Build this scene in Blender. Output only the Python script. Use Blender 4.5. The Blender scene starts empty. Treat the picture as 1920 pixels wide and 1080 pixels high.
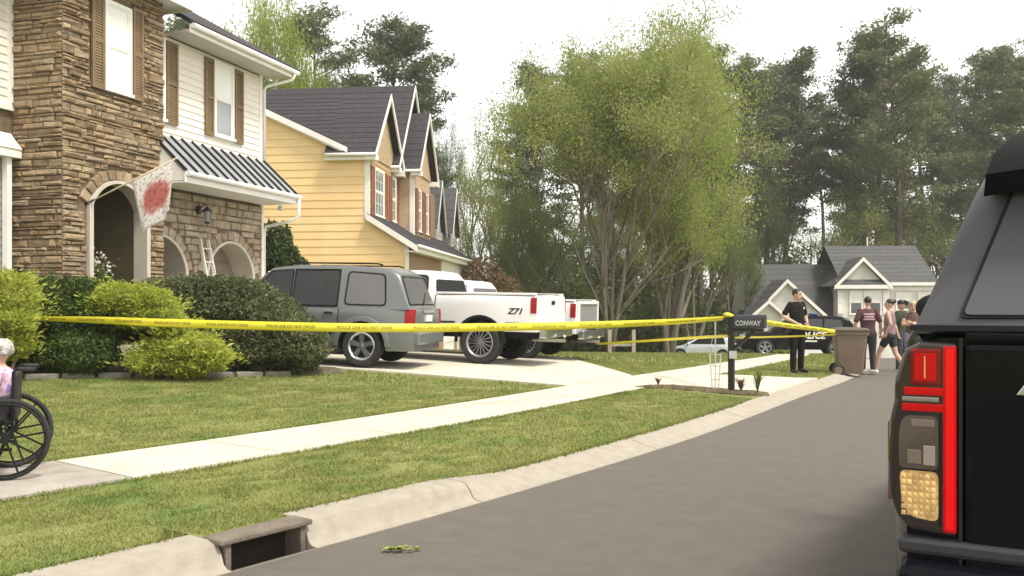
import bpy, bmesh, math, random
import numpy as np
from mathutils import Vector, Matrix

random.seed(7)
RNG = np.random.default_rng(11)
S = bpy.context.scene
COL = S.collection
R = math.radians

# ---------------------------------------------------------------- camera, world, sun, exposure
cam_d = bpy.data.cameras.new('camera')
cam = bpy.data.objects.new('camera', cam_d)
COL.objects.link(cam)
cam.location = (0, 0, 1.5)
cam.rotation_euler = (R(90), 0, 0)
cam_d.sensor_width = 36.0
cam_d.lens = 31.875
cam_d.shift_y = 30 / 1920
cam_d.clip_start = 0.05
cam_d.clip_end = 3000
S.camera = cam

SUN_AZ, SUN_EL = R(128), R(60)
W = bpy.data.worlds.new('World')
S.world = W
W.use_nodes = True
_n, _l = W.node_tree.nodes, W.node_tree.links
_bg = _n['Background']
_sky = _n.new('ShaderNodeTexSky')
_sky.sky_type = 'NISHITA'
_sky.sun_disc = False
_sky.sun_elevation = SUN_EL
_sky.sun_rotation = SUN_AZ
_sky.air_density = 1.0
_sky.dust_density = 1.2
_sky.ozone_density = 1.0
_hs = _n.new('ShaderNodeHueSaturation')
_hs.inputs['Saturation'].default_value = 0.10
_hs.inputs['Value'].default_value = 1.0
_l.new(_sky.outputs[0], _hs.inputs['Color'])
_wm = _n.new('ShaderNodeMix'); _wm.data_type = 'RGBA'; _wm.blend_type = 'MULTIPLY'; _wm.inputs['Factor'].default_value = 1.0
_wm.inputs['B'].default_value = (1.0, .975, .92, 1)          # thin warm overcast veil over the whole sky
_l.new(_hs.outputs[0], _wm.inputs['A'])
_l.new(_wm.outputs['Result'], _bg.inputs[0])
_bg.inputs[1].default_value = 0.15

sd = bpy.data.lights.new('sun', 'SUN')
sd.energy = 1.9
sd.angle = R(12)
sd.color = (1.0, 0.95, 0.86)
sun = bpy.data.objects.new('sun', sd)
COL.objects.link(sun)
_d = Vector((math.sin(SUN_AZ) * math.cos(SUN_EL), math.cos(SUN_AZ) * math.cos(SUN_EL), math.sin(SUN_EL)))
sun.rotation_euler = (-_d).to_track_quat('-Z', 'Y').to_euler()
sun.location = _d * 60

S.view_settings.view_transform = 'Standard'
S.view_settings.look = 'None'
S.view_settings.gamma = 1.0
S.view_settings.exposure = 1.05
S.view_settings.use_curve_mapping = False
S.cycles.use_denoising = True
S.cycles.max_bounces = 8
S.cycles.transparent_max_bounces = 8

# ---------------------------------------------------------------- materials
MATS = {}


def lin(c):
    return tuple((v / 255 / 12.92) if v / 255 <= 0.04045 else ((v / 255 + 0.055) / 1.055) ** 2.4 for v in c)


def mat(name, col, rough=0.7, col2=None, scale=6.0, detail=4.0, metal=0.0, bump=0.0, bscale=None, coat=0.0,
        per=0.0, col3=None, emit=None, estr=0.0, trans=0.0, spec=0.5, stretch=(1, 1, 1), alpha=1.0, lo=.35, hi=.65):
    """procedural Principled material: two- or three-colour noise, per-piece random tint, bump"""
    if name in MATS:
        return MATS[name]
    m = bpy.data.materials.new(name)
    m.use_nodes = True
    nt = m.node_tree
    n, l = nt.nodes, nt.links
    b = n['Principled BSDF']
    b.inputs['Roughness'].default_value = rough
    b.inputs['Metallic'].default_value = metal
    b.inputs['Specular IOR Level'].default_value = spec
    if coat:
        b.inputs['Coat Weight'].default_value = coat
        b.inputs['Coat Roughness'].default_value = 0.06
    out = None
    if col2 or bump:
        tc = n.new('ShaderNodeTexCoord')
        mp = n.new('ShaderNodeMapping')
        mp.inputs['Scale'].default_value = stretch
        l.new(tc.outputs['Object'], mp.inputs[0])
    if col2:
        nz = n.new('ShaderNodeTexNoise')
        nz.inputs['Scale'].default_value = scale
        nz.inputs['Detail'].default_value = detail
        l.new(mp.outputs[0], nz.inputs['Vector'])
        rp = n.new('ShaderNodeValToRGB')
        rp.color_ramp.elements[0].position = lo
        rp.color_ramp.elements[1].position = hi
        rp.color_ramp.elements[0].color = (*col, 1)
        rp.color_ramp.elements[1].color = (*col2, 1)
        if col3:
            e = rp.color_ramp.elements.new((lo + hi) / 2)
            e.color = (*col3, 1)
        l.new(nz.outputs['Fac'], rp.inputs[0])
        out = rp.outputs[0]
    if per:
        oi = n.new('ShaderNodeObjectInfo')
        ge = n.new('ShaderNodeNewGeometry')
        ad = n.new('ShaderNodeMath'); ad.operation = 'ADD'
        fr = n.new('ShaderNodeMath'); fr.operation = 'FRACT'
        l.new(oi.outputs['Random'], ad.inputs[0])
        l.new(ge.outputs['Random Per Island'], ad.inputs[1])
        l.new(ad.outputs[0], fr.inputs[0])
        mr = n.new('ShaderNodeMapRange')
        mr.inputs['To Min'].default_value = 1 - per
        mr.inputs['To Max'].default_value = 1 + per
        l.new(fr.outputs[0], mr.inputs[0])
        mx = n.new('ShaderNodeMix'); mx.data_type = 'RGBA'; mx.blend_type = 'MULTIPLY'
        mx.inputs['Factor'].default_value = 1.0
        if out:
            l.new(out, mx.inputs['A'])
        else:
            mx.inputs['A'].default_value = (*col, 1)
        l.new(mr.outputs[0], mx.inputs['B'])
        out = mx.outputs['Result']
    if out:
        l.new(out, b.inputs['Base Color'])
    else:
        b.inputs['Base Color'].default_value = (*col, 1)
    if bump:
        nb = n.new('ShaderNodeTexNoise')
        nb.inputs['Scale'].default_value = bscale or scale * 3
        nb.inputs['Detail'].default_value = 6
        l.new(mp.outputs[0], nb.inputs['Vector'])
        bp = n.new('ShaderNodeBump')
        bp.inputs['Strength'].default_value = bump
        bp.inputs['Distance'].default_value = 0.02
        l.new(nb.outputs['Fac'], bp.inputs['Height'])
        l.new(bp.outputs[0], b.inputs['Normal'])
    if emit:
        b.inputs['Emission Color'].default_value = (*emit, 1)
        b.inputs['Emission Strength'].default_value = estr
    if trans:
        tr = n.new('ShaderNodeBsdfTranslucent')
        ms = n.new('ShaderNodeMixShader')
        ms.inputs[0].default_value = trans
        if out:
            l.new(out, tr.inputs[0])
        else:
            tr.inputs[0].default_value = (*col, 1)
        l.new(b.outputs[0], ms.inputs[1])
        l.new(tr.outputs[0], ms.inputs[2])
        l.new(ms.outputs[0], n['Material Output'].inputs[0])
    if alpha < 1:
        b.inputs['Alpha'].default_value = alpha
    MATS[name] = m
    return m


def glass(name, tint, rough=0.03, t=0.35):
    """window glass: a glossy coat over a see-through tint"""
    if name in MATS:
        return MATS[name]
    m = bpy.data.materials.new(name)
    m.use_nodes = True
    n, l = m.node_tree.nodes, m.node_tree.links
    b = n['Principled BSDF']
    b.inputs['Base Color'].default_value = (*tint, 1)
    b.inputs['Roughness'].default_value = rough
    b.inputs['Specular IOR Level'].default_value = 0.9
    tr = n.new('ShaderNodeBsdfTransparent')
    tr.inputs[0].default_value = (0.55, 0.58, 0.58, 1)
    ms = n.new('ShaderNodeMixShader')
    ms.inputs[0].default_value = t
    l.new(b.outputs[0], ms.inputs[1]); l.new(tr.outputs[0], ms.inputs[2])
    l.new(ms.outputs[0], n['Material Output'].inputs[0])
    MATS[name] = m
    return m


# ---------------------------------------------------------------- mesh helpers
def link(o, parent=None):
    COL.objects.link(o)
    if parent:
        o.parent = parent
    return o


def empty(name, loc, rz=0.0, label=None, cat=None, group=None, kind=None):
    o = bpy.data.objects.new(name, None)
    o.location = loc
    o.rotation_euler = (0, 0, rz)
    COL.objects.link(o)
    return tag(o, label, cat, group, kind)


def tag(o, label=None, cat=None, group=None, kind=None):
    if label: o['label'] = label
    if cat: o['category'] = cat
    if group: o['group'] = group
    if kind: o['kind'] = kind
    return o


def copy_tree(o, parent=None):
    c = o.copy()
    COL.objects.link(c)
    c.parent = parent
    for ch in list(o.children):
        copy_tree(ch, c)
    return c


def np_mesh(name, verts, faces, smooth=False):
    """fast mesh from arrays; every face has the same number of corners"""
    verts = np.asarray(verts, np.float32); faces = np.asarray(faces, np.int32)
    me = bpy.data.meshes.new(name)
    k = faces.shape[1]
    me.vertices.add(len(verts)); me.vertices.foreach_set('co', verts.ravel())
    me.loops.add(faces.size); me.loops.foreach_set('vertex_index', faces.ravel())
    me.polygons.add(len(faces))
    me.polygons.foreach_set('loop_start', np.arange(0, faces.size, k, dtype=np.int32))
    me.polygons.foreach_set('loop_total', np.full(len(faces), k, np.int32))
    if smooth:
        me.polygons.foreach_set('use_smooth', np.ones(len(faces), bool))
    me.update(calc_edges=True)
    return me


class MB:
    def __init__(self):
        self.v, self.f, self.m = [], [], []
        self.cur = 0

    def add(self, vs, fs):
        o = len(self.v)
        self.v += [tuple(p) for p in vs]
        for f in fs:
            self.f.append(tuple(i + o for i in f)); self.m.append(self.cur)
        return self

    def box(self, x0, x1, y0, y1, z0, z1):
        return self.add([(x0, y0, z0), (x1, y0, z0), (x1, y1, z0), (x0, y1, z0), (x0, y0, z1), (x1, y0, z1), (x1, y1, z1), (x0, y1, z1)],
                        [(0, 3, 2, 1), (4, 5, 6, 7), (0, 1, 5, 4), (1, 2, 6, 5), (2, 3, 7, 6), (3, 0, 4, 7)])

    def hexa(self, p):
        """8 corners: bottom 0-3 then top 4-7"""
        return self.add(p, [(0, 3, 2, 1), (4, 5, 6, 7), (0, 1, 5, 4), (1, 2, 6, 5), (2, 3, 7, 6), (3, 0, 4, 7)])

    def beam(self, a, b, w, h, up=(0, 0, 1)):
        a, b = Vector(a), Vector(b)
        d = (b - a).normalized()
        s = d.cross(Vector(up))
        if s.length < 1e-4: s = d.cross(Vector((1, 0, 0)))
        s.normalize(); u = s.cross(d)
        p = []
        for c in (a, b):
            pass
        s *= w / 2; u *= h / 2
        return self.hexa([a - s - u, b - s - u, b + s - u, a + s - u, a - s + u, b - s + u, b + s + u, a + s + u])

    def prism(self, poly, vec):
        """planar polygon (3-d points) swept by vec"""
        n = len(poly); vec = Vector(vec)
        vs = [Vector(p) for p in poly]; vs += [p + vec for p in vs]
        fs = [tuple(range(n))[::-1], tuple(range(n, 2 * n))]
        fs += [(i, (i + 1) % n, n + (i + 1) % n, n + i) for i in range(n)]
        return self.add(vs, fs)

    def tube(self, pts, rad, n=8, caps=True):
        pts = [Vector(p) for p in pts]
        if not hasattr(rad, '__len__'): rad = [rad] * len(pts)
        vs = []
        prev = None
        for i, p in enumerate(pts):
            d = (pts[min(i + 1, len(pts) - 1)] - pts[max(i - 1, 0)])
            if d.length < 1e-6: d = Vector((0, 0, 1))
            d.normalize()
            if prev is None:
                a = d.cross(Vector((0, 0, 1)))
                if a.length < .1: a = d.cross(Vector((1, 0, 0)))
            else:
                a = prev - d * prev.dot(d)
            a.normalize(); prev = a
            b = d.cross(a)
            r = rad[i]
            ra, rb = r if hasattr(r, '__len__') else (r, r)
            for k in range(n):
                t = 2 * math.pi * k / n
                vs.append(p + a * (ra * math.cos(t)) + b * (rb * math.sin(t)))
        fs = []
        for i in range(len(pts) - 1):
            for k in range(n):
                k2 = (k + 1) % n
                fs.append((i * n + k, i * n + k2, (i + 1) * n + k2, (i + 1) * n + k))
        if caps:
            fs.append(tuple(range(n))[::-1]); fs.append(tuple(range((len(pts) - 1) * n, len(pts) * n)))
        return self.add(vs, fs)

    def lathe(self, prof, n=24, axis='z', c=(0, 0, 0), closed=False):
        """profile [(r,h)] turned about an axis"""
        vs = []
        for r, h in prof:
            for k in range(n):
                t = 2 * math.pi * k / n
                a, b = r * math.cos(t), r * math.sin(t)
                p = {'z': (a, b, h), 'y': (a, h, b), 'x': (h, a, b)}[axis]
                vs.append((p[0] + c[0], p[1] + c[1], p[2] + c[2]))
        fs = []
        m = len(prof)
        for i in range(m if closed else m - 1):
            j = (i + 1) % m
            for k in range(n):
                k2 = (k + 1) % n
                fs.append((i * n + k, i * n + k2, j * n + k2, j * n + k))
        return self.add(vs, fs)

    def ball(self, c, r, n=10, m=6):
        rx, ry, rz = r if hasattr(r, '__len__') else (r, r, r)
        vs, fs = [], []
        for i in range(m + 1):
            ph = math.pi * i / m
            for k in range(n):
                t = 2 * math.pi * k / n
                vs.append((c[0] + rx * math.sin(ph) * math.cos(t), c[1] + ry * math.sin(ph) * math.sin(t), c[2] + rz * math.cos(ph)))
        for i in range(m):
            for k in range(n):
                k2 = (k + 1) % n
                fs.append((i * n + k, (i + 1) * n + k, (i + 1) * n + k2, i * n + k2))
        return self.add(vs, fs)

    def mesh(self, name, mats=None, smooth=False, angle=None):
        me = bpy.data.meshes.new(name)
        me.from_pydata(self.v, [], self.f)
        if mats:
            for q in (mats if isinstance(mats, (list, tuple)) else [mats]):
                me.materials.append(q)
            if isinstance(mats, (list, tuple)):
                me.polygons.foreach_set('material_index', self.m)
        bm = bmesh.new(); bm.from_mesh(me)
        bmesh.ops.remove_doubles(bm, verts=bm.verts, dist=1e-5)
        bmesh.ops.recalc_face_normals(bm, faces=bm.faces)
        bm.to_mesh(me); bm.free()
        if smooth:
            me.polygons.foreach_set('use_smooth', [True] * len(me.polygons))
            if angle:
                try: me.set_sharp_from_angle(angle=R(angle))
                except Exception: pass
        me.update()
        return me

    def build(self, name, mats, parent=None, smooth=False, angle=None, bevel=0.0):
        o = bpy.data.objects.new(name, self.mesh(name, mats, smooth, angle))
        link(o, parent)
        if bevel:
            md = o.modifiers.new('bevel', 'BEVEL')
            md.width = bevel; md.segments = 2; md.limit_method = 'ANGLE'; md.angle_limit = R(40)
        return o


def text_mesh(body, size=1.0, bold=0.0, shear=0.0):
    """outline of some lettering as flat verts / faces, centred, in the XY plane"""
    cu = bpy.data.curves.new('lettering', 'FONT')
    cu.body = body; cu.size = size; cu.align_x = 'CENTER'; cu.align_y = 'CENTER'
    cu.offset = bold; cu.shear = shear; cu.resolution_u = 3
    o = bpy.data.objects.new('lettering', cu)
    COL.objects.link(o)
    bpy.context.view_layer.update()
    me = bpy.data.meshes.new_from_object(o.evaluated_get(bpy.context.evaluated_depsgraph_get()))
    vs = [tuple(v.co) for v in me.vertices]; fs = [tuple(p.vertices) for p in me.polygons]
    bpy.data.objects.remove(o); bpy.data.meshes.remove(me); bpy.data.curves.remove(cu)
    return vs, fs


def roundpoly(pts, r, n=3):
    out = []
    m = len(pts)
    for i in range(m):
        p0, p, p1 = Vector(pts[i - 1]), Vector(pts[i]), Vector(pts[(i + 1) % m])
        rr = min(r, (p0 - p).length * .45, (p1 - p).length * .45)
        a = p + (p0 - p).normalized() * rr; b = p + (p1 - p).normalized() * rr
        for k in range(n + 1):
            t = k / n
            out.append(tuple(a * (1 - t) ** 2 + p * 2 * t * (1 - t) + b * t * t))
    return out


# ---------------------------------------------------------------- the road's line and the lie of the land
_ctrl = np.array([(-14, -10.5), (-9.2, -4.6), (-5.6, -0.3), (-3.5, 2.5), (-1.6, 5.02), (.17, 7.39), (2.31, 10.6), (4.6, 14.6), (7.38, 19.6), (11.2, 27.8),
                  (14.6, 38), (17.0, 50), (18.4, 65), (19, 85), (19, 110)], float)


def _catmull(c, step=0.2):
    out = []
    for i in range(1, len(c) - 2):
        p0, p1, p2, p3 = c[i - 1:i + 3]
        n = max(2, int(np.linalg.norm(p2 - p1) / step))
        t = np.linspace(0, 1, n, endpoint=False)[:, None]
        out.append(.5 * ((2 * p1) + (p2 - p0) * t + (2 * p0 - 5 * p1 + 4 * p2 - p3) * t ** 2 + (3 * p1 - p0 - 3 * p2 + p3) * t ** 3))
    return np.vstack(out)


PATH = _catmull(_ctrl)
_t = np.gradient(PATH, axis=0)
TAN = _t / np.linalg.norm(_t, axis=1)[:, None]
NOR = np.stack([-TAN[:, 1], TAN[:, 0]], 1)          # to the left, towards the houses
SL = np.concatenate([[0], np.cumsum(np.linalg.norm(np.diff(PATH, axis=0), axis=1))])


def us(X, Y):
    """distance left of the road edge, and length along it"""
    X = np.atleast_1d(np.asarray(X, float)); Y = np.atleast_1d(np.asarray(Y, float))
    P = np.stack([X.ravel(), Y.ravel()], 1)
    u = np.empty(len(P)); s = np.empty(len(P))
    for i in range(0, len(P), 4000):
        q = P[i:i + 4000]
        rows = np.arange(len(PATH))
        if np.abs(q[:, 0]).max() < 15:                   # only the stretch of road near these points
            r2 = np.nonzero((PATH[:, 1] > q[:, 1].min() - 16) & (PATH[:, 1] < q[:, 1].max() + 16))[0]
            if len(r2): rows = r2
        W_ = PATH[rows]
        d = (q[:, 0:1] - W_[None, :, 0]) ** 2 + (q[:, 1:2] - W_[None, :, 1]) ** 2
        k = rows[d.argmin(1)]
        u[i:i + 4000] = ((q - PATH[k]) * NOR[k]).sum(1)
        s[i:i + 4000] = SL[k] + ((q - PATH[k]) * TAN[k]).sum(1)
    return u.reshape(X.shape), s.reshape(X.shape)


def at_s(s, u=0.0):
    x = np.interp(s, SL, PATH[:, 0]) + u * np.interp(s, SL, NOR[:, 0])
    y = np.interp(s, SL, PATH[:, 1]) + u * np.interp(s, SL, NOR[:, 1])
    return x, y


def s_of(x, y):
    return float(us([x], [y])[1][0])


def zr(Y):
    t = np.clip(np.asarray(Y, float) - 10, 0, 46)
    return -0.001 * t * t


def smooth01(a, b, x):
    t = np.clip((x - a) / (b - a), 0, 1)
    return t * t * (3 - 2 * t)


def kerb_top(Y):
    return 0.155 - 0.07 * smooth01(6.5, 7.6, np.asarray(Y, float))


def G(X, Y):
    """height of the land"""
    X = np.atleast_1d(np.asarray(X, float)); Y = np.atleast_1d(np.asarray(Y, float))
    u, s = us(X, Y)
    kt = kerb_top(Y)
    z = np.where(u < .33, -0.16,
        np.where(u < 2.15, kt + (0.165 - kt) * smooth01(.36, 2.0, u), 0.165 + .045 * (1 - .85 * smooth01(21, 33, Y)) * np.clip(u - 3.35, 0, 16)))
    z = np.where(u < -8.6, 0.1, z)
    return z + zr(Y)


def g1(x, y):
    return float(G([x], [y])[0])
# ---------------------------------------------------------------- ground, road, kerb, sidewalk, driveway
M_GRASS = mat('lawn_ground', (.13, .175, .036), .95, (.235, .24, .078), scale=1.6, detail=9, bump=.6, bscale=40, col3=(.19, .20, .05), lo=.3, hi=.7)
M_BLADE = mat('grass_blade', (.15, .215, .045), .7, (.265, .285, .088), scale=1.6, detail=8, per=.25, trans=.35, col3=(.235, .25, .065), lo=.3, hi=.72)
M_ASPH = mat('asphalt', (.112, .097, .082), .9, (.143, .125, .107), scale=5, detail=15, bump=.35, bscale=220, col3=(.126, .110, .0935), lo=.2, hi=.8)
M_CONC = mat('concrete_pale', (.50, .46, .37), .85, (.60, .55, .45), scale=3, detail=8, bump=.15, bscale=60)
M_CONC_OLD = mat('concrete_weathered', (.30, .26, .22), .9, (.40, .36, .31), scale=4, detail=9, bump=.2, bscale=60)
M_KERB = mat('kerb_concrete', (.30, .26, .205), .9, (.38, .34, .275), scale=9, detail=10, bump=.25, bscale=50, col3=(.345, .305, .245), lo=.25, hi=.75)
M_DRAIN = mat('drain_concrete', (.12, .095, .07), .95, (.20, .165, .125), scale=5, detail=8, bump=.4, bscale=40)
M_DARK = mat('drain_inside', (.035, .027, .02), .95)  # shade of the shallow drain throat put into the colour
M_MULCH = mat('mulch', (.07, .05, .03), .95, (.16, .13, .07), scale=14, detail=8, bump=.8, bscale=60)

S_DRAIN0 = s_of(-1.74, 5.42) - .17
S_DRAIN1 = S_DRAIN0 + .60
DR_N = tuple(float(q) for q in at_s(s_of(.78, 14.9), 3.36))
DR_F = tuple(float(q) for q in at_s(s_of(2.35, 17.3), 3.36))
DRIVE = [DR_N, (-5.4, 17.05), (-6.9, 20.6), (-6.0, 23.2), (-1.5, 23.8), (1.35, 22.6), DR_F]
APRON = [(1.85, 14.75), tuple(float(q) for q in at_s(s_of(4.30, 14.35), .375)), tuple(float(q) for q in at_s(s_of(6.35, 17.6), .375)), (3.35, 17.45)]
BED = [(1.9, 14.62), (3.0, 14.30), (4.0, 14.05), (4.2, 14.2), (4.15, 14.38), (3.1, 14.62), (2.0, 14.82)]


def in_poly(X, Y, poly):
    c = np.zeros(np.shape(X), bool)
    for i in range(len(poly)):
        x0, y0 = poly[i - 1]; x1, y1 = poly[i]
        t = (y0 > Y) != (y1 > Y)
        with np.errstate(divide='ignore', invalid='ignore'):
            c ^= t & (X < (x1 - x0) * (Y - y0) / (y1 - y0 + 1e-12) + x0)
    return c


xs = np.concatenate([-np.geomspace(900, 26, 16), np.arange(-24, -12, .8), np.arange(-12, 12, .16), np.arange(12, 30, .8), np.geomspace(32, 900, 16)])
ys = np.concatenate([-np.geomspace(400, 8, 8), np.arange(-6, 2, .8), np.arange(2, 26, .16), np.arange(26, 70, 1.2), np.geomspace(72, 1500, 18)])
GX, GY = np.meshgrid(xs, ys, indexing='ij')
U, SS = us(GX, GY)
kt = kerb_top(GY)
GZ = G(GX, GY)
GZ = np.where((U >= .2) & (U < .36), kt - .07 + zr(GY), GZ)
GZ = np.where((U > .05) & (U < .60) & (SS > S_DRAIN0 - .0) & (SS < S_DRAIN1 + .0), -.55, GZ)
GZ = np.where((U < .2) & (U > -8.9), np.minimum(GZ, -.16 + zr(GY)), GZ)
bumpy = RNG.normal(0, 1, GZ.shape) * .006
GZ = GZ + np.where(U > .8, bumpy, 0)
ni, nj = GX.shape
idx = np.arange(ni * nj).reshape(ni, nj)
F = np.stack([idx[:-1, :-1], idx[1:, :-1], idx[1:, 1:], idx[:-1, 1:]], -1).reshape(-1, 4)
ground = bpy.data.objects.new('ground', np_mesh('ground', np.stack([GX, GY, GZ], -1).reshape(-1, 3), F, True))
ground.data.materials.append(M_GRASS)
link(ground); tag(ground, 'grass covered ground of the front yards and verge', kind='structure')


def sweep(name, prof_fn, s0, s1, m, parent, step=.2, smooth=False, cap=True):
    """sweep a (u,z) profile along the road edge"""
    n = max(2, int(round((s1 - s0) / step)) + 1)
    b = MB(); rows = []
    k = None
    for s in np.linspace(s0, s1, n):
        y0 = at_s(s)[1]
        pr = prof_fn(y0)
        k = len(pr)
        for (u, z) in pr:
            x, y = at_s(s, u)
            b.v.append((float(x), float(y), float(z + zr(y))))
    for i in range(n - 1):
        for j in range(k - 1):
            b.f.append((i * k + j, i * k + j + 1, (i + 1) * k + j + 1, (i + 1) * k + j))
    if cap:
        b.f.append(tuple(range(k))); b.f.append(tuple(range((n - 1) * k, n * k))[::-1])
    b.m = [0] * len(b.f)
    return b.build(name, m, parent, smooth, 35)


road = sweep('road', lambda y: [(.03, 0), (-4.2, .05), (-8.43, 0)], 0, SL[-1], M_ASPH, None, step=.6, cap=False)
tag(road, 'grey asphalt street curving away to the right', kind='structure')


def kerb_prof(y):
    t = float(smooth01(6.5, 7.6, np.array(y)))
    A = [(0, -.12), (0, .006), (.045, .010), (.075, .03), (.10, .09), (.135, .14), (.19, .158), (.37, .16), (.37, -.12)]
    B = [(0, -.12), (0, .006), (.12, .022), (.16, .034), (.20, .048), (.25, .06), (.30, .072), (.37, .085), (.37, -.12)]
    return [((1 - t) * a[0] + t * b[0], (1 - t) * a[1] + t * b[1]) for a, b in zip(A, B)]


kerb = empty('kerb', (0, 0, 0), kind='structure'); tag(kerb, 'pale concrete kerb and gutter along the street')
cuts = [.5]
s = S_DRAIN0
near = []
while s > 1: near.append(s); s -= 3.0
cuts = near[::-1] + [S_DRAIN1]
s = S_DRAIN1 + 1.62
while s < SL[-1] - 4:
    cuts.append(s); s += 3.05
for a, c in zip(cuts[:-1], cuts[1:]):
    if abs(a - S_DRAIN0) < .01: continue
    sweep('kerb_segment', kerb_prof, a + .006, c - .006, M_KERB, kerb, step=.2, smooth=True)
sweep('gutter_pan', lambda y: [(0, -.12), (0, .004), (.03, -.02), (.08, -.06), (.08, -.12)], S_DRAIN0 + .004, S_DRAIN1 - .004, M_KERB, kerb)
far_kerb = sweep('kerb', lambda y: [(-8.4, -.12), (-8.4, .006), (-8.8, .02), (-8.9, .12), (-9.15, .13), (-9.15, -.12)], .5, SL[-1] - 4, M_KERB, None, step=.8)
tag(far_kerb, 'kerb on the far right side of the street', kind='structure')

# storm drain in the kerb
_dx, _dy = at_s((S_DRAIN0 + S_DRAIN1) / 2, .5)
drain = empty('storm_drain', (float(_dx), float(_dy), 0), 0, 'dark storm drain inlet cut into the kerb at the roadside', 'storm drain')


def sbox(name, s0, s1, u0, u1, z0, z1, m, parent, bevel=0.0):
    b = MB(); p = []
    for z in (z0, z1):
        for (s, u) in ((s0, u0), (s1, u0), (s1, u1), (s0, u1)):
            x, y = at_s(s, u); p.append((float(x) - parent.location.x, float(y) - parent.location.y, z))
    b.hexa(p)
    return b.build(name, m, parent, bevel=bevel)


a, c = S_DRAIN0, S_DRAIN1
sbox('lintel', a - .03, c + .03, .065, .25, .135, .170, M_DRAIN, drain, .010)
sbox('turf_edge', a - .03, c + .03, .252, .85, .0, .160, M_GRASS, drain)
sbox('back_wall', a + .01, c - .01, .236, .25, -.5, .134, M_DARK, drain)
sbox('side_wall', a + .012, a + .05, .085, .234, -.5, .134, M_DRAIN, drain)
sbox('side_wall', c - .05, c - .012, .085, .234, -.5, .134, M_DRAIN, drain)
sbox('floor_slab', a + .055, c - .055, .085, .233, -.5, -.42, M_DARK, drain)


def patch(name, m, parent, fn, nu, nv, lift, thick=.08, jitter=0):
    """slab that follows the land: fn(a,b) -> (x,y) for a,b in 0..1"""
    b = MB()
    for i in range(nu + 1):
        for j in range(nv + 1):
            x, y = fn(i / nu, j / nv)
            b.v.append((float(x), float(y), g1(x, y) + lift))
    idx = lambda i, j: i * (nv + 1) + j
    for i in range(nu):
        for j in range(nv):
            b.f.append((idx(i, j), idx(i + 1, j), idx(i + 1, j + 1), idx(i, j + 1)))
    ring = [idx(i, 0) for i in range(nu)] + [idx(nu, j) for j in range(nv)] + [idx(i, nv) for i in range(nu, 0, -1)] + [idx(0, j) for j in range(nv, 0, -1)]
    base = len(b.v)
    for k in ring:
        x, y, z = b.v[k]; b.v.append((x, y, z - thick))
    n = len(ring)
    for q in range(n):
        b.f.append((ring[q], base + q, base + (q + 1) % n, ring[(q + 1) % n]))
    b.m = [0] * len(b.f)
    return b.build(name, m, parent)


walk = empty('sidewalk', (0, 0, 0), kind='structure'); tag(walk, 'pale concrete sidewalk of slabs crossing the front lawns')
s_joint = s_of(-3.30, 7.2)
k = 0
s = s_joint
marks = [s_joint]
while s > 3: s -= 1.5; marks.append(s)
marks = marks[::-1]; s = s_joint
while s < 60: s += 1.5; marks.append(s)
for a, c in zip(marks[:-1], marks[1:]):
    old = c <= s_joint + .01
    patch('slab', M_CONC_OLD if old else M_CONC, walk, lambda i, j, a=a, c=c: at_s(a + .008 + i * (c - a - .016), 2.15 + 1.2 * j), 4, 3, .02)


def lerp2(p, q, t):
    return (p[0] + (q[0] - p[0]) * t, p[1] + (q[1] - p[1]) * t)


drive = empty('driveway', (0, 0, 0), kind='structure'); tag(drive, 'pale concrete driveway under the parked vehicles')
near_e = [DR_N, (-2.2, 16.03), (-5.4, 17.05), (-7.0, 17.6)]
far_e = [DR_F, (1.35, 22.4), (-2.2, 24.2), (-5.75, 23.2)]
for q in range(3):
    for h in range(2):
        def fn(i, j, q=q, h=h):
            e = .004
            t0, t1 = q, q + 1
            A0 = lerp2(near_e[q], near_e[q + 1], e + i * (1 - 2 * e)); B0 = lerp2(far_e[q], far_e[q + 1], e + i * (1 - 2 * e))
            return lerp2(A0, B0, (h + .004 + j * .992) / 2)
        patch('slab', M_CONC, drive, fn, 10, 10, .032)
apron = empty('driveway_apron', (0, 0, 0), kind='structure'); tag(apron, 'pale concrete driveway apron between sidewalk and kerb')
for h in range(2):
    def fn(i, j, h=h):
        A0 = lerp2(APRON[0], APRON[1], i); B0 = lerp2(APRON[3], APRON[2], i)
        return lerp2(A0, B0, (h + .006 + j * .988) / 2)
    patch('slab', M_CONC, apron, fn, 10, 8, .028)

bed_rim = empty('planting_bed', (0, 0, 0), kind='structure'); tag(bed_rim, 'mulched planting bed around the mailbox post')
b = MB()
cx, cy = np.mean([p[0] for p in BED]), np.mean([p[1] for p in BED])
ringn = 6
P = roundpoly([(p[0], p[1], 0) for p in BED], .2, 3)
for q in range(ringn):
    t = 1 - q / ringn
    for (x, y, _) in P:
        X, Y = cx + (x - cx) * t, cy + (y - cy) * t
        b.v.append((X, Y, g1(X, Y) + (.0 if q == 0 else .02 + .03 * math.sin(min(1, q / 3) * 1.57)) + random.uniform(0, .02)))
b.v.append((cx, cy, g1(cx, cy) + .06))
n = len(P)
for q in range(ringn - 1):
    for k in range(n):
        b.f.append((q * n + k, q * n + (k + 1) % n, (q + 1) * n + (k + 1) % n, (q + 1) * n + k))
for k in range(n):
    b.f.append(((ringn - 1) * n + k, (ringn - 1) * n + (k + 1) % n, ringn * n))
b.m = [0] * len(b.f)
b.build('mulch', M_MULCH, bed_rim)


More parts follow.
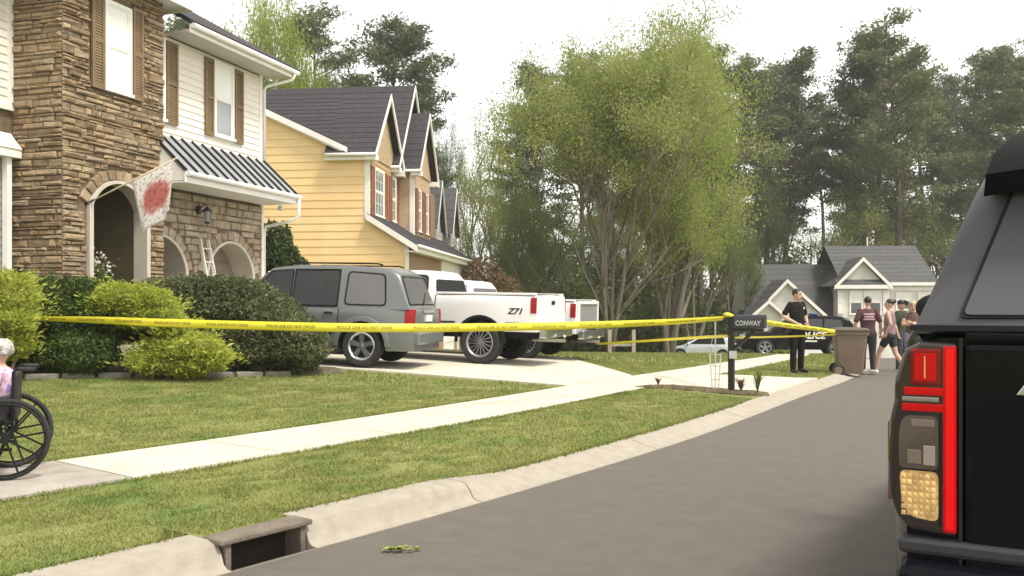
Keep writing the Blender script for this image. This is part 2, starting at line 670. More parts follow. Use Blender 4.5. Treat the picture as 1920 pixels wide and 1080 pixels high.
# ---------------------------------------------------------------- grass blades
def grass():
    V, Fc = [], []
    pts = []
    for (y0, y1, x0, x1, dens, size) in ((3.2, 8.5, -8, 1.5, 5200, .027), (8.5, 14, -10, 3.6, 2600, .034), (14, 22, -10, 9, 700, .05), (22, 38, -8, 15, 160, .08)):
        n = int((y1 - y0) * (x1 - x0) * dens)
        x = RNG.uniform(x0, x1, n); y = RNG.uniform(y0, y1, n)
        vis = (x / y > -.9) & (x / y < .75)
        x, y = x[vis], y[vis]
        u, s = us(x, y)
        ok = ((u > .36) | ((u > .27) & (s > S_DRAIN0) & (s < S_DRAIN1))) & ((u < 2.13) | (u > 3.37)) & ~in_poly(x, y, DRIVE) & ~in_poly(x, y, APRON) & ~in_poly(x, y, BED)
        ok &= ~((u > .05) & (u < .262) & (s > S_DRAIN0 - .02) & (s < S_DRAIN1 + .02))
        ok &= ~((u > .3) & (u < 2.2) & (s > s_of(2.0, 14.6)) & (s < s_of(5.2, 17.3)))
        pts.append((x[ok], y[ok], np.full(ok.sum(), size)))
    # tufts that lap over the edges of sidewalk and kerb
    s = RNG.uniform(s_of(-3.5, 3.6), s_of(1.2, 14.2), 9000)
    side = RNG.choice([.375, 2.10, 3.40], 9000)
    x, y = at_s(s, side + RNG.normal(0, .02, 9000))
    dr = (side < 1) & (s > S_DRAIN0 - .1) & (s < S_DRAIN1 + .1)
    pts.append((x[~dr], y[~dr], np.full((~dr).sum(), .045)))
    x = np.concatenate([p[0] for p in pts]); y = np.concatenate([p[1] for p in pts]); sz = np.concatenate([p[2] for p in pts])
    z = G(x, y) - .005
    uu, s2 = us(x, y)
    z = np.where((uu < .75) & (s2 > S_DRAIN0 - .02) & (s2 < S_DRAIN1 + .02), .158, z)
    n = len(x)
    a = RNG.uniform(0, 2 * np.pi, n); h = sz * RNG.uniform(.5, 1.15, n); w = sz * RNG.uniform(.10, .2, n)
    lean = h * RNG.uniform(.2, 1.1, n); la = RNG.uniform(0, 2 * np.pi, n)
    v = np.empty((n, 3, 3))
    v[:, 0] = np.stack([x - w * np.cos(a), y - w * np.sin(a), z], 1)
    v[:, 1] = np.stack([x + w * np.cos(a), y + w * np.sin(a), z], 1)
    v[:, 2] = np.stack([x + lean * np.cos(la), y + lean * np.sin(la), z + h], 1)
    me = np_mesh('lawn_grass', v.reshape(-1, 3), np.arange(n * 3).reshape(-1, 3))
    me.materials.append(M_BLADE)
    o = bpy.data.objects.new('lawn_grass', me)
    link(o); tag(o, 'short mown green and straw coloured lawn grass', 'grass', kind='stuff')
    return n


NG = grass()
print('grass blades', NG)
# ---------------------------------------------------------------- house materials
def ramp_mat(name, cols, rough=.9, bump=.5, bscale=25, mottle=.25, mscale=7):
    """each piece takes its own colour from a ramp"""
    m = bpy.data.materials.new(name); m.use_nodes = True
    n, l = m.node_tree.nodes, m.node_tree.links
    b = n['Principled BSDF']; b.inputs['Roughness'].default_value = rough
    oi = n.new('ShaderNodeObjectInfo'); ge = n.new('ShaderNodeNewGeometry')
    ad = n.new('ShaderNodeMath'); ad.operation = 'ADD'; fr = n.new('ShaderNodeMath'); fr.operation = 'FRACT'
    l.new(oi.outputs['Random'], ad.inputs[0]); l.new(ge.outputs['Random Per Island'], ad.inputs[1]); l.new(ad.outputs[0], fr.inputs[0])
    rp = n.new('ShaderNodeValToRGB')
    while len(rp.color_ramp.elements) < len(cols): rp.color_ramp.elements.new(.5)
    for i, c in enumerate(cols):
        e = rp.color_ramp.elements[i]; e.position = i / (len(cols) - 1); e.color = (*c, 1)
    l.new(fr.outputs[0], rp.inputs[0])
    tc = n.new('ShaderNodeTexCoord'); nz = n.new('ShaderNodeTexNoise'); nz.inputs['Scale'].default_value = mscale; nz.inputs['Detail'].default_value = 7
    l.new(tc.outputs['Object'], nz.inputs['Vector'])
    mr = n.new('ShaderNodeMapRange'); mr.inputs['From Min'].default_value = .3; mr.inputs['From Max'].default_value = .7
    mr.inputs['To Min'].default_value = 1 - mottle; mr.inputs['To Max'].default_value = 1 + mottle
    l.new(nz.outputs['Fac'], mr.inputs[0])
    mx = n.new('ShaderNodeMix'); mx.data_type = 'RGBA'; mx.blend_type = 'MULTIPLY'; mx.inputs['Factor'].default_value = 1
    l.new(rp.outputs[0], mx.inputs['A']); l.new(mr.outputs[0], mx.inputs['B'])
    l.new(mx.outputs['Result'], b.inputs['Base Color'])
    nb = n.new('ShaderNodeTexNoise'); nb.inputs['Scale'].default_value = bscale; nb.inputs['Detail'].default_value = 6
    l.new(tc.outputs['Object'], nb.inputs['Vector'])
    bp = n.new('ShaderNodeBump'); bp.inputs['Strength'].default_value = bump; bp.inputs['Distance'].default_value = .02
    l.new(nb.outputs['Fac'], bp.inputs['Height']); l.new(bp.outputs[0], b.inputs['Normal'])
    return m


M_STONE = ramp_mat('ledge_stone', [(.18, .125, .072), (.27, .19, .11), (.34, .25, .15), (.22, .155, .09), (.37, .285, .185), (.30, .195, .10), (.25, .195, .13), (.32, .24, .15), (.20, .14, .085), (.29, .215, .13)])
M_STONE2 = ramp_mat('ledge_stone_grey', [(.25, .19, .125), (.33, .26, .18), (.38, .31, .22), (.29, .225, .155), (.41, .34, .25), (.31, .235, .15)])
M_MORTAR = mat('mortar', (.12, .085, .05), .95, (.17, .125, .075), scale=9, bump=.4, bscale=40)
M_WHITE = mat('white_siding', (.74, .69, .61), .6, (.80, .75, .67), scale=1.5, per=.03)
M_TRIM = mat('white_trim', (.78, .75, .69), .55, (.84, .81, .75), scale=2)
M_SHUT = mat('brown_shutter', (.165, .105, .05), .6, (.21, .14, .07), scale=3, detail=5)
M_RED = mat('russet_shutter', (.25, .105, .055), .6, (.31, .14, .075), scale=3, detail=5)
M_YELLOW = mat('yellow_siding', (.80, .56, .27), .65, (.85, .61, .31), scale=1.2, detail=5, per=.035)
M_ROOF = mat('dark_shingle', (.030, .028, .034), .9, (.052, .047, .052), scale=9, detail=9, bump=.5, bscale=30, per=.08)
M_ROOFG = mat('grey_shingle', (.062, .062, .064), .9, (.10, .098, .097), scale=7, detail=9, bump=.6, bscale=30, per=.1)
M_TANWALL = mat('tan_porch_siding', (.20, .17, .10), .8, (.25, .21, .13), scale=2)
M_DOOR = mat('taupe_garage_door', (.215, .17, .13), .6, (.25, .20, .155), scale=2)
M_METAL = mat('grey_metal_roof', (.36, .37, .38), .4, (.44, .45, .46), scale=1.5, metal=.3)
M_SEAM = mat('shadow_dark_seam', (.02, .02, .022), .4, metal=.3)  # ribs near black: their shadow lines put into the colour
M_BLACK = mat('black_iron', (.012, .012, .012), .5)
M_BRICK = mat('tan_brick', (.26, .15, .09), .9, (.38, .25, .16), scale=22, detail=3, bump=.5, bscale=60)
M_GREYSID = mat('grey_siding', (.46, .45, .43), .75, (.52, .51, .49), scale=2, per=.03)
M_CREAM = mat('cream_siding', (.62, .59, .53), .75, (.68, .65, .58), scale=2, per=.03)
M_PANE = mat('window_pane', (.20, .22, .23), .08, (.30, .32, .33), scale=1.2, spec=.8)
M_PANE_D = mat('window_pane_dark', (.06, .065, .07), .06, (.12, .125, .13), scale=1.5, spec=.8)
M_BLIND = mat('white_window_blind', (.76, .75, .70), .35, (.82, .81, .77), scale=2, spec=.6)


def stone_block(b, mp, a0, a1, z0, z1, d):
    g = random.uniform(.006, .013)
    a0 += g; a1 -= g; z0 += g; z1 -= g
    j = lambda s: random.uniform(-s, s)
    i1 = min(.03, (a1 - a0) * .2); i2 = min(.022, (z1 - z0) * .24)
    base = [(a0, z0), (a1, z0), (a1, z1), (a0, z1)]
    mid = [(x + j(.006), z + j(.006)) for x, z in base]
    top = [(a0 + i1 + j(.012), z0 + i2 + j(.008)), (a1 - i1 + j(.012), z0 + i2 + j(.008)), (a1 - i1 + j(.012), z1 - i2 + j(.008)), (a0 + i1 + j(.012), z1 - i2 + j(.008))]
    ds = [d + j(.014) for _ in range(4)]
    vs = [mp(x, z, 0) for x, z in base] + [mp(x, z, d * .6) for x, z in mid] + [mp(p[0], p[1], q) for p, q in zip(top, ds)]
    fs = [(8, 9, 10, 11)]
    for r in (0, 4):
        fs += [(r + k, r + (k + 1) % 4, r + 4 + (k + 1) % 4, r + 4 + k) for k in range(4)]
    b.add(vs, fs)


class StoneWork:
    """collects single stones; the largest in view become parts, the rest one mass"""
    def __init__(self):
        self.items = []

    def put(self, mp, a0, a1, z0, z1, d, m, rank):
        b = MB(); stone_block(b, mp, a0, a1, z0, z1, d)
        self.items.append((rank, b, m))

    def course(self, mp, a0, a1, z0, z1, m, skip, depth=.03, zvis=1.9, hs=(.045, .14), ls=(.10, .55), far=lambda a: 1.0):
        z = z0
        while z < z1 - .05:
            h = min(random.uniform(*hs), z1 - z)
            if z1 - (z + h) < .05: h = z1 - z
            a = a0
            while a < a1 - .02:
                ln = random.uniform(*ls)
                if a1 - (a + ln) < .12: ln = a1 - a
                e = a + ln
                # trim the stone to whatever opening it meets
                st = None
                N = 8
                run = []
                for q in range(N + 1):
                    aa = a + (e - a) * q / N
                    inside = skip(aa, z + .01) or skip(aa, z + h - .01)
                    if not inside: run.append(aa)
                    if inside or q == N:
                        if len(run) >= 2 and run[-1] - run[0] > .06:
                            rank = (run[-1] - run[0]) * h * far(aa) * (1 if z > zvis else .001)
                            self.put(mp, run[0], run[-1], z, z + h, depth + random.uniform(-.02, .045), m, rank)
                        run = []
                a = e
            z += h

    def finish(self, parent, limit=296):
        self.items.sort(key=lambda t: -t[0])
        for r, b, m in self.items[:limit]:
            o = bpy.data.objects.new('stone', None) if False else b.build('stone', m, parent)
        rest = {}
        for r, b, m in self.items[limit:]:
            rest.setdefault(m.name, (MB(), m))[0].add(b.v, b.f)
        for k, (b, m) in rest.items():
            tag(b.build('stonework', m, parent), kind='stuff')


def arch_pts(cx, hw, zs, rise, n=14):
    """segmental arch from left spring to right spring"""
    Rr = (hw * hw + rise * rise) / (2 * rise)
    a = math.asin(min(1, hw / Rr)) if rise <= hw else math.pi - math.asin(hw / Rr)
    return [(cx + Rr * math.sin(-a + 2 * a * k / n), zs + rise - Rr + Rr * math.cos(-a + 2 * a * k / n)) for k in range(n + 1)], Rr, a


def wall_with_arch(b, x0, x1, z0, z1, y, thick, cx, hw, zs, rise, n=14):
    """wall slab with one arched opening down to z0"""
    pts, _, _ = arch_pts(cx, hw, zs, rise, n)
    if cx - hw > x0: b.box(x0, cx - hw, y, y + thick, z0, z1)
    if cx + hw < x1: b.box(cx + hw, x1, y, y + thick, z0, z1)
    for p, q in zip(pts[:-1], pts[1:]):
        if p[0] < x0 - 1e-6: continue
        b.prism([(p[0], y, p[1]), (q[0], y, q[1]), (q[0], y, z1), (p[0], y, z1)], (0, thick, 0))


def arch_trim(b, cx, hw, zs, rise, y0, y1, t, z0, n=14):
    """white lining of an arched opening: jambs and curved soffit, t thick, inside the opening"""
    p, _, _ = arch_pts(cx, hw - .002, zs, rise, n); q, _, _ = arch_pts(cx, hw - t, zs, rise - t * .6, n)
    for k in range(n):
        b.prism([(p[k][0], y0, p[k][1]), (p[k + 1][0], y0, p[k + 1][1]), (q[k + 1][0], y0, q[k + 1][1]), (q[k][0], y0, q[k][1])], (0, y1 - y0, 0))
    b.box(cx - hw + .002, cx - hw + t, y0, y1, z0, zs)
    b.box(cx + hw - t, cx + hw - .002, y0, y1, z0, zs)


def in_arch(cx, hw, zs, rise, pad=0.0):
    _, Rr, a = arch_pts(cx, hw, zs, rise)
    zc = zs + rise - Rr
    def f(x, z):
        if abs(x - cx) > hw + pad: return False
        if z < zs: return True
        return (x - cx) ** 2 + (z - zc) ** 2 < (Rr + pad) ** 2
    return f


def voussoirs(sw, mp, cx, hw, zs, rise, depth, m, n=13, xmin=-9):
    p, Rr, a = arch_pts(cx, hw, zs, rise, n)
    zc = zs + rise - Rr
    for k in range(n):
        t0, t1 = -a + 2 * a * k / n, -a + 2 * a * (k + 1) / n
        if cx + Rr * math.sin(t0) < xmin: continue
        L = depth * random.uniform(.85, 1.1); e = .006 / Rr
        b = MB(); r0, r1 = Rr + .01, Rr + L
        d = random.uniform(.035, .06)
        f = lambda t, r: (cx + r * math.sin(t), zc + r * math.cos(t))
        base = [f(t0 + e, r0), f(t1 - e, r0), f(t1 - e, r1), f(t0 + e, r1)]
        top = [f(t0 + e * 3, r0 + .012), f(t1 - e * 3, r0 + .012), f(t1 - e * 3, r1 - .02), f(t0 + e * 3, r1 - .02)]
        b.add([mp(x, z, 0) for x, z in base] + [mp(x, z, d) for x, z in top], [(4, 5, 6, 7)] + [(i, (i + 1) % 4, 4 + (i + 1) % 4, 4 + i) for i in range(4)])
        sw.items.append((.5, b, m))


def lap_boards(parent, x_span, z0, z1, expo, mp, m, name='board', zspan=None):
    """lap siding: every board a wedge; x_span(z) -> (x0,x1) at that height"""
    z = z0
    while z < z1 - .02:
        e = min(z + expo, z1)
        a0, a1 = x_span(z); c0, c1 = x_span(e)
        if a1 - a0 > .04:
            if c1 < c0: c1 = c0 = (c0 + c1) / 2
            b = MB()
            b.hexa([mp(a0, z, .026), mp(a1, z, .026), mp(a1, z, 0), mp(a0, z, 0), mp(c0, e + .012, .008), mp(c1, e + .012, .008), mp(c1, e + .012, -.004), mp(c0, e + .012, -.004)])
            b.build(name, m, parent)
        z = e


def window(parent, mp, x0, x1, z0, z1, top_m=M_BLIND, low_m=M_PANE, grid=0, t=.07):
    """double-hung sash window in the wall frame mp(a,z,depth)"""
    def bx(b, a0, a1, c0, c1, d0, d1):
        b.hexa([mp(a0, c0, d1), mp(a1, c0, d1), mp(a1, c0, d0), mp(a0, c0, d0), mp(a0, c1, d1), mp(a1, c1, d1), mp(a1, c1, d0), mp(a0, c1, d0)])
    b = MB()
    bx(b, x0, x0 + t, z0, z1, -.02, .06); bx(b, x1 - t, x1, z0, z1, -.02, .06)
    bx(b, x0 + t, x1 - t, z1 - t, z1, -.02, .058); bx(b, x0 - .03, x1 + .03, z0 - .06, z0, -.02, .09)
    zm = (z0 + z1) / 2
    w = b.build('window', M_TRIM, parent)
    b = MB(); bx(b, x0 + t, x1 - t, zm - .022, zm + .022, -.01, .05)
    s = .035
    for (c0, c1) in ((z0, zm - .022), (zm + .022, z1 - t)):
        bx(b, x0 + t, x0 + t + s, c0, c1, -.01, .045); bx(b, x1 - t - s, x1 - t, c0, c1, -.01, .045)
        bx(b, x0 + t + s, x1 - t - s, c0, c0 + s, -.01, .044); bx(b, x0 + t + s, x1 - t - s, c1 - s, c1, -.01, .044)
    b.build('sash', M_TRIM, w)
    for (c0, c1, mm) in ((z0, zm - .022, low_m), (zm + .022, z1 - t, top_m)):
        b = MB(); bx(b, x0 + t + s, x1 - t - s, c0 + s, c1 - s, .0, .033); b.build('pane', mm, w)
    if grid:
        b = MB()
        for (c0, c1) in ((z0 + s, zm - .022 - s), (zm + .022 + s, z1 - t - s)):
            for k in range(1, grid):
                a = x0 + t + (x1 - x0 - 2 * t) * k / grid
                bx(b, a - .014, a + .014, c0, c1, .033, .043)
            bx(b, x0 + t + s, x1 - t - s, (c0 + c1) / 2 - .012, (c0 + c1) / 2 + .012, .033, .0445)
        b.build('muntin', M_TRIM, w)
    return w


def shutter(parent, mp, x0, x1, z0, z1, m):
    def bx(b, a0, a1, c0, c1, d0, d1):
        b.hexa([mp(a0, c0, d1), mp(a1, c0, d1), mp(a1, c0, d0), mp(a0, c0, d0), mp(a0, c1, d1), mp(a1, c1, d1), mp(a1, c1, d0), mp(a0, c1, d0)])
    b = MB()
    r = min(.06, (x1 - x0) * .2)
    bx(b, x0, x0 + r, z0, z1, .03, .075); bx(b, x1 - r, x1, z0, z1, .03, .075)
    zm = z0 + (z1 - z0) * .5
    for c0, c1 in ((z0, z0 + .08), (zm - .045, zm + .045), (z1 - .08, z1)):
        bx(b, x0 + r, x1 - r, c0, c1, .03, .072)
    o = b.build('shutter', m, parent)
    for c0, c1 in ((z0 + .08, zm - .045), (zm + .045, z1 - .08)):
        b = MB()
        z = c0 + .008
        while z < c1 - .03:
            b.hexa([mp(x0 + r, z, .066), mp(x1 - r, z, .066), mp(x1 - r, z, .05), mp(x0 + r, z, .05), mp(x0 + r, z + .05, .05), mp(x1 - r, z + .05, .05), mp(x1 - r, z + .05, .036), mp(x0 + r, z + .05, .036)])
            z += .05
        b.build('louvre', m, o)
    return o


# ---------------------------------------------------------------- the stone-fronted house
WALL_A = math.atan2(533, 1700)
house = empty('stone_house', (-7.76, 15.7, 0), math.pi / 2 - WALL_A, 'two storey house with brown ledge stone tower front and white siding wing', 'house')
FR = lambda a, z, d: (a, -d, z)                 # tower front
LF = lambda a, z, d: (-d, a, z)                 # tower left face
WG = lambda a, z, d: (a, .3 - d, z)             # garage wing
ML = lambda a, z, d: (a, 1.12 - d, z)           # main wall left of the tower
zb = .25
PORCH = (1.32, .80, 3.30, .50)
GAR1 = (2.75, .93, 2.18, .76)
GAR2 = (5.22, .93, 2.18, .76)
b = MB()
wall_with_arch(b, 0, 2.57, zb, 7.5, 0, .22, *PORCH)
b.box(0, .2, .221, 1.3, zb, 7.5)
b.box(2.37, 2.569, .221, 2.4, zb, 7.5)
b.box(.2, 2.37, .221, 2.4, 4.0, 7.5)
b.build('wall_core', M_MORTAR, house)
b = MB()
wall_with_arch(b, 3.66, 6.5, zb, 4.2, .3, .2, *GAR2)
pts, _, _ = arch_pts(*GAR1)
for p, q in zip(pts[:-1], pts[1:]):
    if q[0] > 2.572:
        p = (max(p[0], 2.572), p[1])
        b.prism([(p[0], .3, p[1]), (q[0], .3, q[1]), (q[0], .3, 4.2), (p[0], .3, 4.2)], (0, .2, 0))
b.box(2.572, 6.5, .3, .5, 4.2, 7.05)
b.box(6.3, 6.5, .5, 8.5, zb, 7.05)
b.box(-7, -.001, 1.12, 1.3, zb, 7.2); b.box(-7, -6.8, 1.3, 8.5, zb, 7.2); b.box(-6.8, 6.3, 8.3, 8.5, zb, 7.05)
b.build('wall_core', M_MORTAR, house)

sw = StoneWork()
ip = in_arch(PORCH[0], PORCH[1], PORCH[2], PORCH[3], .20)
ip0 = in_arch(PORCH[0], PORCH[1], PORCH[2], PORCH[3], .0)
skip_f = lambda x, z: (ip(x, z) if z > PORCH[2] - .1 else ip0(x, z)) or (.60 < x < 1.94 and 5.36 < z < 7.2)
sw.course(FR, -.05, 2.57, zb, 7.46, M_STONE, skip_f, far=lambda a: 1 - .04 * a)
sw.course(LF, .008, 1.12, zb, 7.46, M_STONE, lambda x, z: False, far=lambda a: 1.05)
voussoirs(sw, FR, PORCH[0], PORCH[1], PORCH[2], PORCH[3], .21, M_STONE, 11)
g1a, g1b = in_arch(*GAR1, .22), in_arch(*GAR1, 0)
g2a, g2b = in_arch(*GAR2, .22), in_arch(*GAR2, 0)
skip_w = lambda x, z: (g1a(x, z) or g2a(x, z)) if z > 2.1 else (g1b(x, z) or g2b(x, z))
sw.course(WG, 2.6, 6.5, zb, 3.85, M_STONE2, skip_w, hs=(.10, .19), ls=(.2, .5), far=lambda a: .62)
voussoirs(sw, WG, *GAR1, .24, M_STONE2, 13, xmin=2.7)
voussoirs(sw, WG, *GAR2, .24, M_STONE2, 13)
sw.finish(house)

# porch: white arch lining, inner walls, floor, ceiling
M_TRIM_SHADED = mat('shaded_trim', (.50, .45, .37), .6, (.56, .51, .43), scale=2)  # white trim darkened: shade of the arches put into the colour
b = MB(); arch_trim(b, *PORCH, -.075, .24, .10, zb)
b.build('arch_trim', M_TRIM_SHADED, house)
b = MB()
b.box(.2, .23, .24, 2.0, zb, 4.0); b.box(2.34, 2.37, .24, 2.0, zb, 4.0); b.box(.23, 2.34, 1.97, 2.0, zb, 4.0)
b.build('porch_wall', M_TANWALL, house)
lap_boards(house, lambda z: (.24, 2.33), .7, 3.98, .16, lambda a, z, d: (a, 1.965 - d, z), M_TANWALL, 'porch_board')
b = MB(); b.box(.23, 2.34, .0, 1.965, .5, .7); b.build('porch_floor', M_CONC_OLD, house)

# tower window with shutters, soffit, cornice
window(house, FR, .93, 1.63, 5.47, 7.1, M_BLIND, M_BLIND)
shutter(house, FR, .60, .91, 5.40, 7.16, M_SHUT)
shutter(house, FR, 1.65, 1.93, 5.40, 7.16, M_SHUT)
b = MB(); b.box(-.35, 2.95, -.4, 2.4, 7.5, 7.56); b.build('tower_soffit', M_TRIM, house)
b = MB(); b.box(-.37, 2.97, -.43, -.4, 7.44, 7.70); b.box(2.95, 2.98, -.4, 2.4, 7.44, 7.70); b.box(-.38, -.35, -.4, 2.4, 7.44, 7.7); b.build('tower_fascia', M_TRIM, house)
b = MB(); b.prism([(-.4, -.46, 7.70), (1.3, -.46, 9.3), (3.0, -.46, 7.70)], (0, 4.5, 0)); b.build('tower_roof', M_ROOF, house)

# white siding of wing and main wall
lap_boards(house, lambda z: (2.575, 6.46), 4.75, 7.0, .145, WG, M_WHITE, 'siding_board')
lap_boards(house, lambda z: (-6.9, -.06), 5.0, 7.2, .145, ML, M_WHITE, 'siding_board')
b = MB(); b.box(6.42, 6.53, .262, .30, 4.5, 7.05); b.box(2.575, 6.42, .255, .285, 4.66, 4.75); b.build('corner_board', M_TRIM, house)
b = MB(); b.box(-.14, -.03, 1.07, 1.1, 5.0, 7.2); b.box(-6.9, -.03, 1.05, 1.1, 4.9, 5.0); b.build('corner_board', M_TRIM, house)
b = MB(); b.box(-3.4, -.06, .86, 1.09, 4.05, 4.2); b.prism([(-3.4, .84, 4.201), (-3.4, 1.1, 4.5), (-3.4, 1.1, 4.201)], (3.34, 0, 0)); b.build('bay_roof', M_TRIM, house)
b = MB(); b.box(-.30, -.2, .93, 1.04, zb, 4.05); b.build('porch_post', M_TRIM, house)
lap_boards(house, lambda z: (-6.9, -.06), .5, 4.05, .145, ML, M_GREYSID, 'siding_board')
window(house, WG, 4.60, 5.35, 5.29, 6.95, M_BLIND, M_PANE)
for (a0, a1) in ((2.99, 3.35), (4.28, 4.58), (5.37, 5.70)):
    shutter(house, WG, a0, a1, 5.22, 6.92, M_SHUT)
window(house, WG, 2.60, 2.97, 5.29, 6.95, M_BLIND, M_PANE)

# eave of the wing, roof, gutter, downspout
b = MB(); b.box(2.98, 7.0, -.32, .29, 7.05, 7.10); b.build('soffit', mat('grey_soffit', (.52, .49, .44), .7), house)
b = MB(); b.box(2.98, 7.0, -.35, -.322, 7.03, 7.2); b.build('fascia', M_TRIM, house)
b = MB(); b.tube([(2.98, -.41, 7.17), (7.06, -.41, 7.17)], [(.055, .06)] * 2, 8); gt = b.build('gutter', M_TRIM, house, True, 40)
b = MB(); b.prism([(2.98, -.46, 7.24), (2.98, 4.3, 9.9), (2.98, 4.3, 9.75), (2.98, -.35, 7.205)], (4.1, 0, 0)); b.prism([(2.98, 4.3, 9.9), (2.98, 9, 7.2), (2.98, 9, 7.05), (2.98, 4.3, 9.75)], (4.1, 0, 0))
b.build('roof', M_ROOF, house)
b = MB(); b.prism([(-7.3, .6, 7.24), (-7.3, 4.9, 9.9), (-7.3, 9.2, 7.24)], (10.2, 0, 0)); b.build('roof', M_ROOF, house)
b = MB(); b.tube([(6.9, -.41, 7.12), (6.88, -.35, 6.98), (6.62, .2, 6.80), (6.60, .26, 6.7), (6.60, .26, 4.7)], .04, 8); b.build('downspout', M_TRIM, house, True)

# standing-seam canopy over the garage doors
cx0, cx1 = 2.45, 6.58
zt, zl, yt, yl = 4.96, 4.14, .27, -.62
b = MB(); b.prism([(cx0, yt, zt), (cx0, yl, zl), (cx0, yl, zl - .03), (cx0, yt, zt - .03)], (cx1 - cx0, 0, 0)); b.build('canopy_roof', M_METAL, house)
nseam = 12
for k in range(nseam + 1):
    a = cx0 + (cx1 - cx0) * k / nseam
    b = MB(); dy, dz = yl - yt, zl - zt; L = math.hypot(dy, dz); ny, nz = -dz / L * -1, dy / L * -1
    h, sw2 = .045, .019
    b.hexa([(a - sw2, yt, zt), (a + sw2, yt, zt), (a + sw2, yl - .02, zl - .018), (a - sw2, yl - .02, zl - .018),
            (a - sw2, yt + ny * h, zt + nz * h), (a + sw2, yt + ny * h, zt + nz * h), (a + sw2, yl - .02 + ny * h, zl - .018 + nz * h), (a - sw2, yl - .02 + ny * h, zl - .018 + nz * h)])
    b.build('seam', M_SEAM, house)
b = MB(); b.box(cx0 - .02, cx1 + .02, yl - .02, yl + .01, zl - .24, zl - .035); b.box(cx0, cx1, yl + .012, .25, zl - .24, zl - .21); b.prism([(cx1 - .03, yl + .012, zl - .05), (cx1 - .03, .25, zt - .06), (cx1 - .03, .25, zl - .2), (cx1 - .03, yl + .012, zl - .2)], (.03, 0, 0))
b.prism([(cx0, yl + .012, zl - .05), (cx0, .25, zt - .06), (cx0, .25, zl - .2), (cx0, yl + .012, zl - .2)], (.03, 0, 0))
b.build('canopy_fascia', M_TRIM, house)
b = MB(); b.tube([(cx0, yl - .075, zl - .07), (cx1 + .1, yl - .075, zl - .07)], [(.05, .05)] * 2, 8); b.build('gutter', M_TRIM, house, True, 40)
b = MB(); b.tube([(cx1 + .03, yl - .075, zl - .1), (cx1 + .03, yl - .07, 3.62), (cx1 - .02, yl + .1, 3.5), (6.58, .2, 3.38), (6.58, .25, 3.2), (6.58, .25, .5)], .038, 8); b.build('downspout', M_TRIM, house, True)
b = MB(); b.box(6.45, 6.53, .225, .262, zb, 3.9); b.build('corner_board', M_TRIM, house)
b = MB(); b.lathe([(.001, .0), (.06, .01), (.07, .06), (.05, .12), (.001, .12)], 12, 'y', (6.62, -.25, 3.82)); b.tube([(6.62, -.2, 3.85), (6.62, -.15, 3.92)], .02); b.build('floodlight', M_TRIM, house, True)

# garage doors in deep arched reveals
for (cx, hw, zs, rise) in (GAR1, GAR2):
    b = MB(); arch_trim(b, cx, hw, zs, rise, .22, .82, .09, zb)
    if cx < 3:
        b2 = MB(); p, _, _ = arch_pts(cx, hw - .002, zs, rise); q, _, _ = arch_pts(cx, hw - .09, zs, rise - .054)
        for k in range(14):
            if p[k][0] > 2.6:
                b2.prism([(p[k][0], .22, p[k][1]), (p[k + 1][0], .22, p[k + 1][1]), (q[k + 1][0], .22, q[k + 1][1]), (q[k][0], .22, q[k][1])], (0, .6, 0))
        b2.box(cx + hw - .09, cx + hw - .002, .22, .82, zb, zs); b = b2
    b.build('door_reveal', M_TRIM_SHADED, house)
    b = MB(); b.box(max(2.58, cx - hw + .09), cx + hw - .09, .80, .86, .45, 3.05)
    d = b.build('garage_door', M_DOOR, house)
    for k in range(5):
        b = MB(); z = .5 + k * .5
        b.box(max(2.62, cx - hw + .13), cx + hw - .13, .772, .799, z, z + .44); b.build('panel', M_DOOR, d, bevel=.008)

# wall lantern between the garage doors
b = MB(); b.box(3.96, 4.04, .18, .24, 3.44, 3.62); b.tube([(4.0, .2, 3.55), (4.0, .05, 3.66), (4.0, .0, 3.60)], .014, 6); lan = b.build('lantern', M_BLACK, house)
b = MB(); b.lathe([(.001, .16), (.10, .07), (.105, .05), (.07, .05)], 8, 'z', (4, 0, 3.44)); b.lathe([(.02, -.22), (.06, -.20), (.06, -.17)], 8, 'z', (4, 0, 3.44)); b.build('cap', M_BLACK, lan)
b = MB(); b.lathe([(.05, -.17), (.068, .05)], 8, 'z', (4, 0, 3.44)); b.build('lamp_glass', M_PANE, lan)


def house_pt(x, y, z):
    return house.matrix_basis @ Vector((x, y, z))


# flag on an angled pole
fp = house_pt(.50, -.05, 3.30)
flag = empty('house_flag', fp, house.rotation_euler.z, 'white and red printed flag on angled pole beside the porch arch', 'flag')
tip = Vector((.80, -1.25, .86))
b = MB(); b.tube([(0, 0, 0), tip], .014, 8); b.ball(tip, .024); b.build('pole', mat('pale_wood_pole', (.55, .45, .30), .6), flag, True)
b = MB(); b.tube([(-.01, .05, -.02), tip * .07], .022, 8); b.build('bracket', M_BLACK, flag, True)
M_FLAG = bpy.data.materials.new('printed_flag_cloth'); M_FLAG.use_nodes = True
nt = M_FLAG.node_tree; n_, l_ = nt.nodes, nt.links
uvn = n_.new('ShaderNodeUVMap')
vs_ = n_.new('ShaderNodeVectorMath'); vs_.operation = 'SUBTRACT'; vs_.inputs[1].default_value = (.52, .50, 0)
vm_ = n_.new('ShaderNodeVectorMath'); vm_.operation = 'MULTIPLY'; vm_.inputs[1].default_value = (1.0, 1.35, 0)
ln_ = n_.new('ShaderNodeVectorMath'); ln_.operation = 'LENGTH'
l_.new(uvn.outputs[0], vs_.inputs[0]); l_.new(vs_.outputs[0], vm_.inputs[0]); l_.new(vm_.outputs[0], ln_.inputs[0])
nz_ = n_.new('ShaderNodeTexNoise'); nz_.inputs['Scale'].default_value = 7; nz_.inputs['Detail'].default_value = 5; l_.new(uvn.outputs[0], nz_.inputs['Vector'])
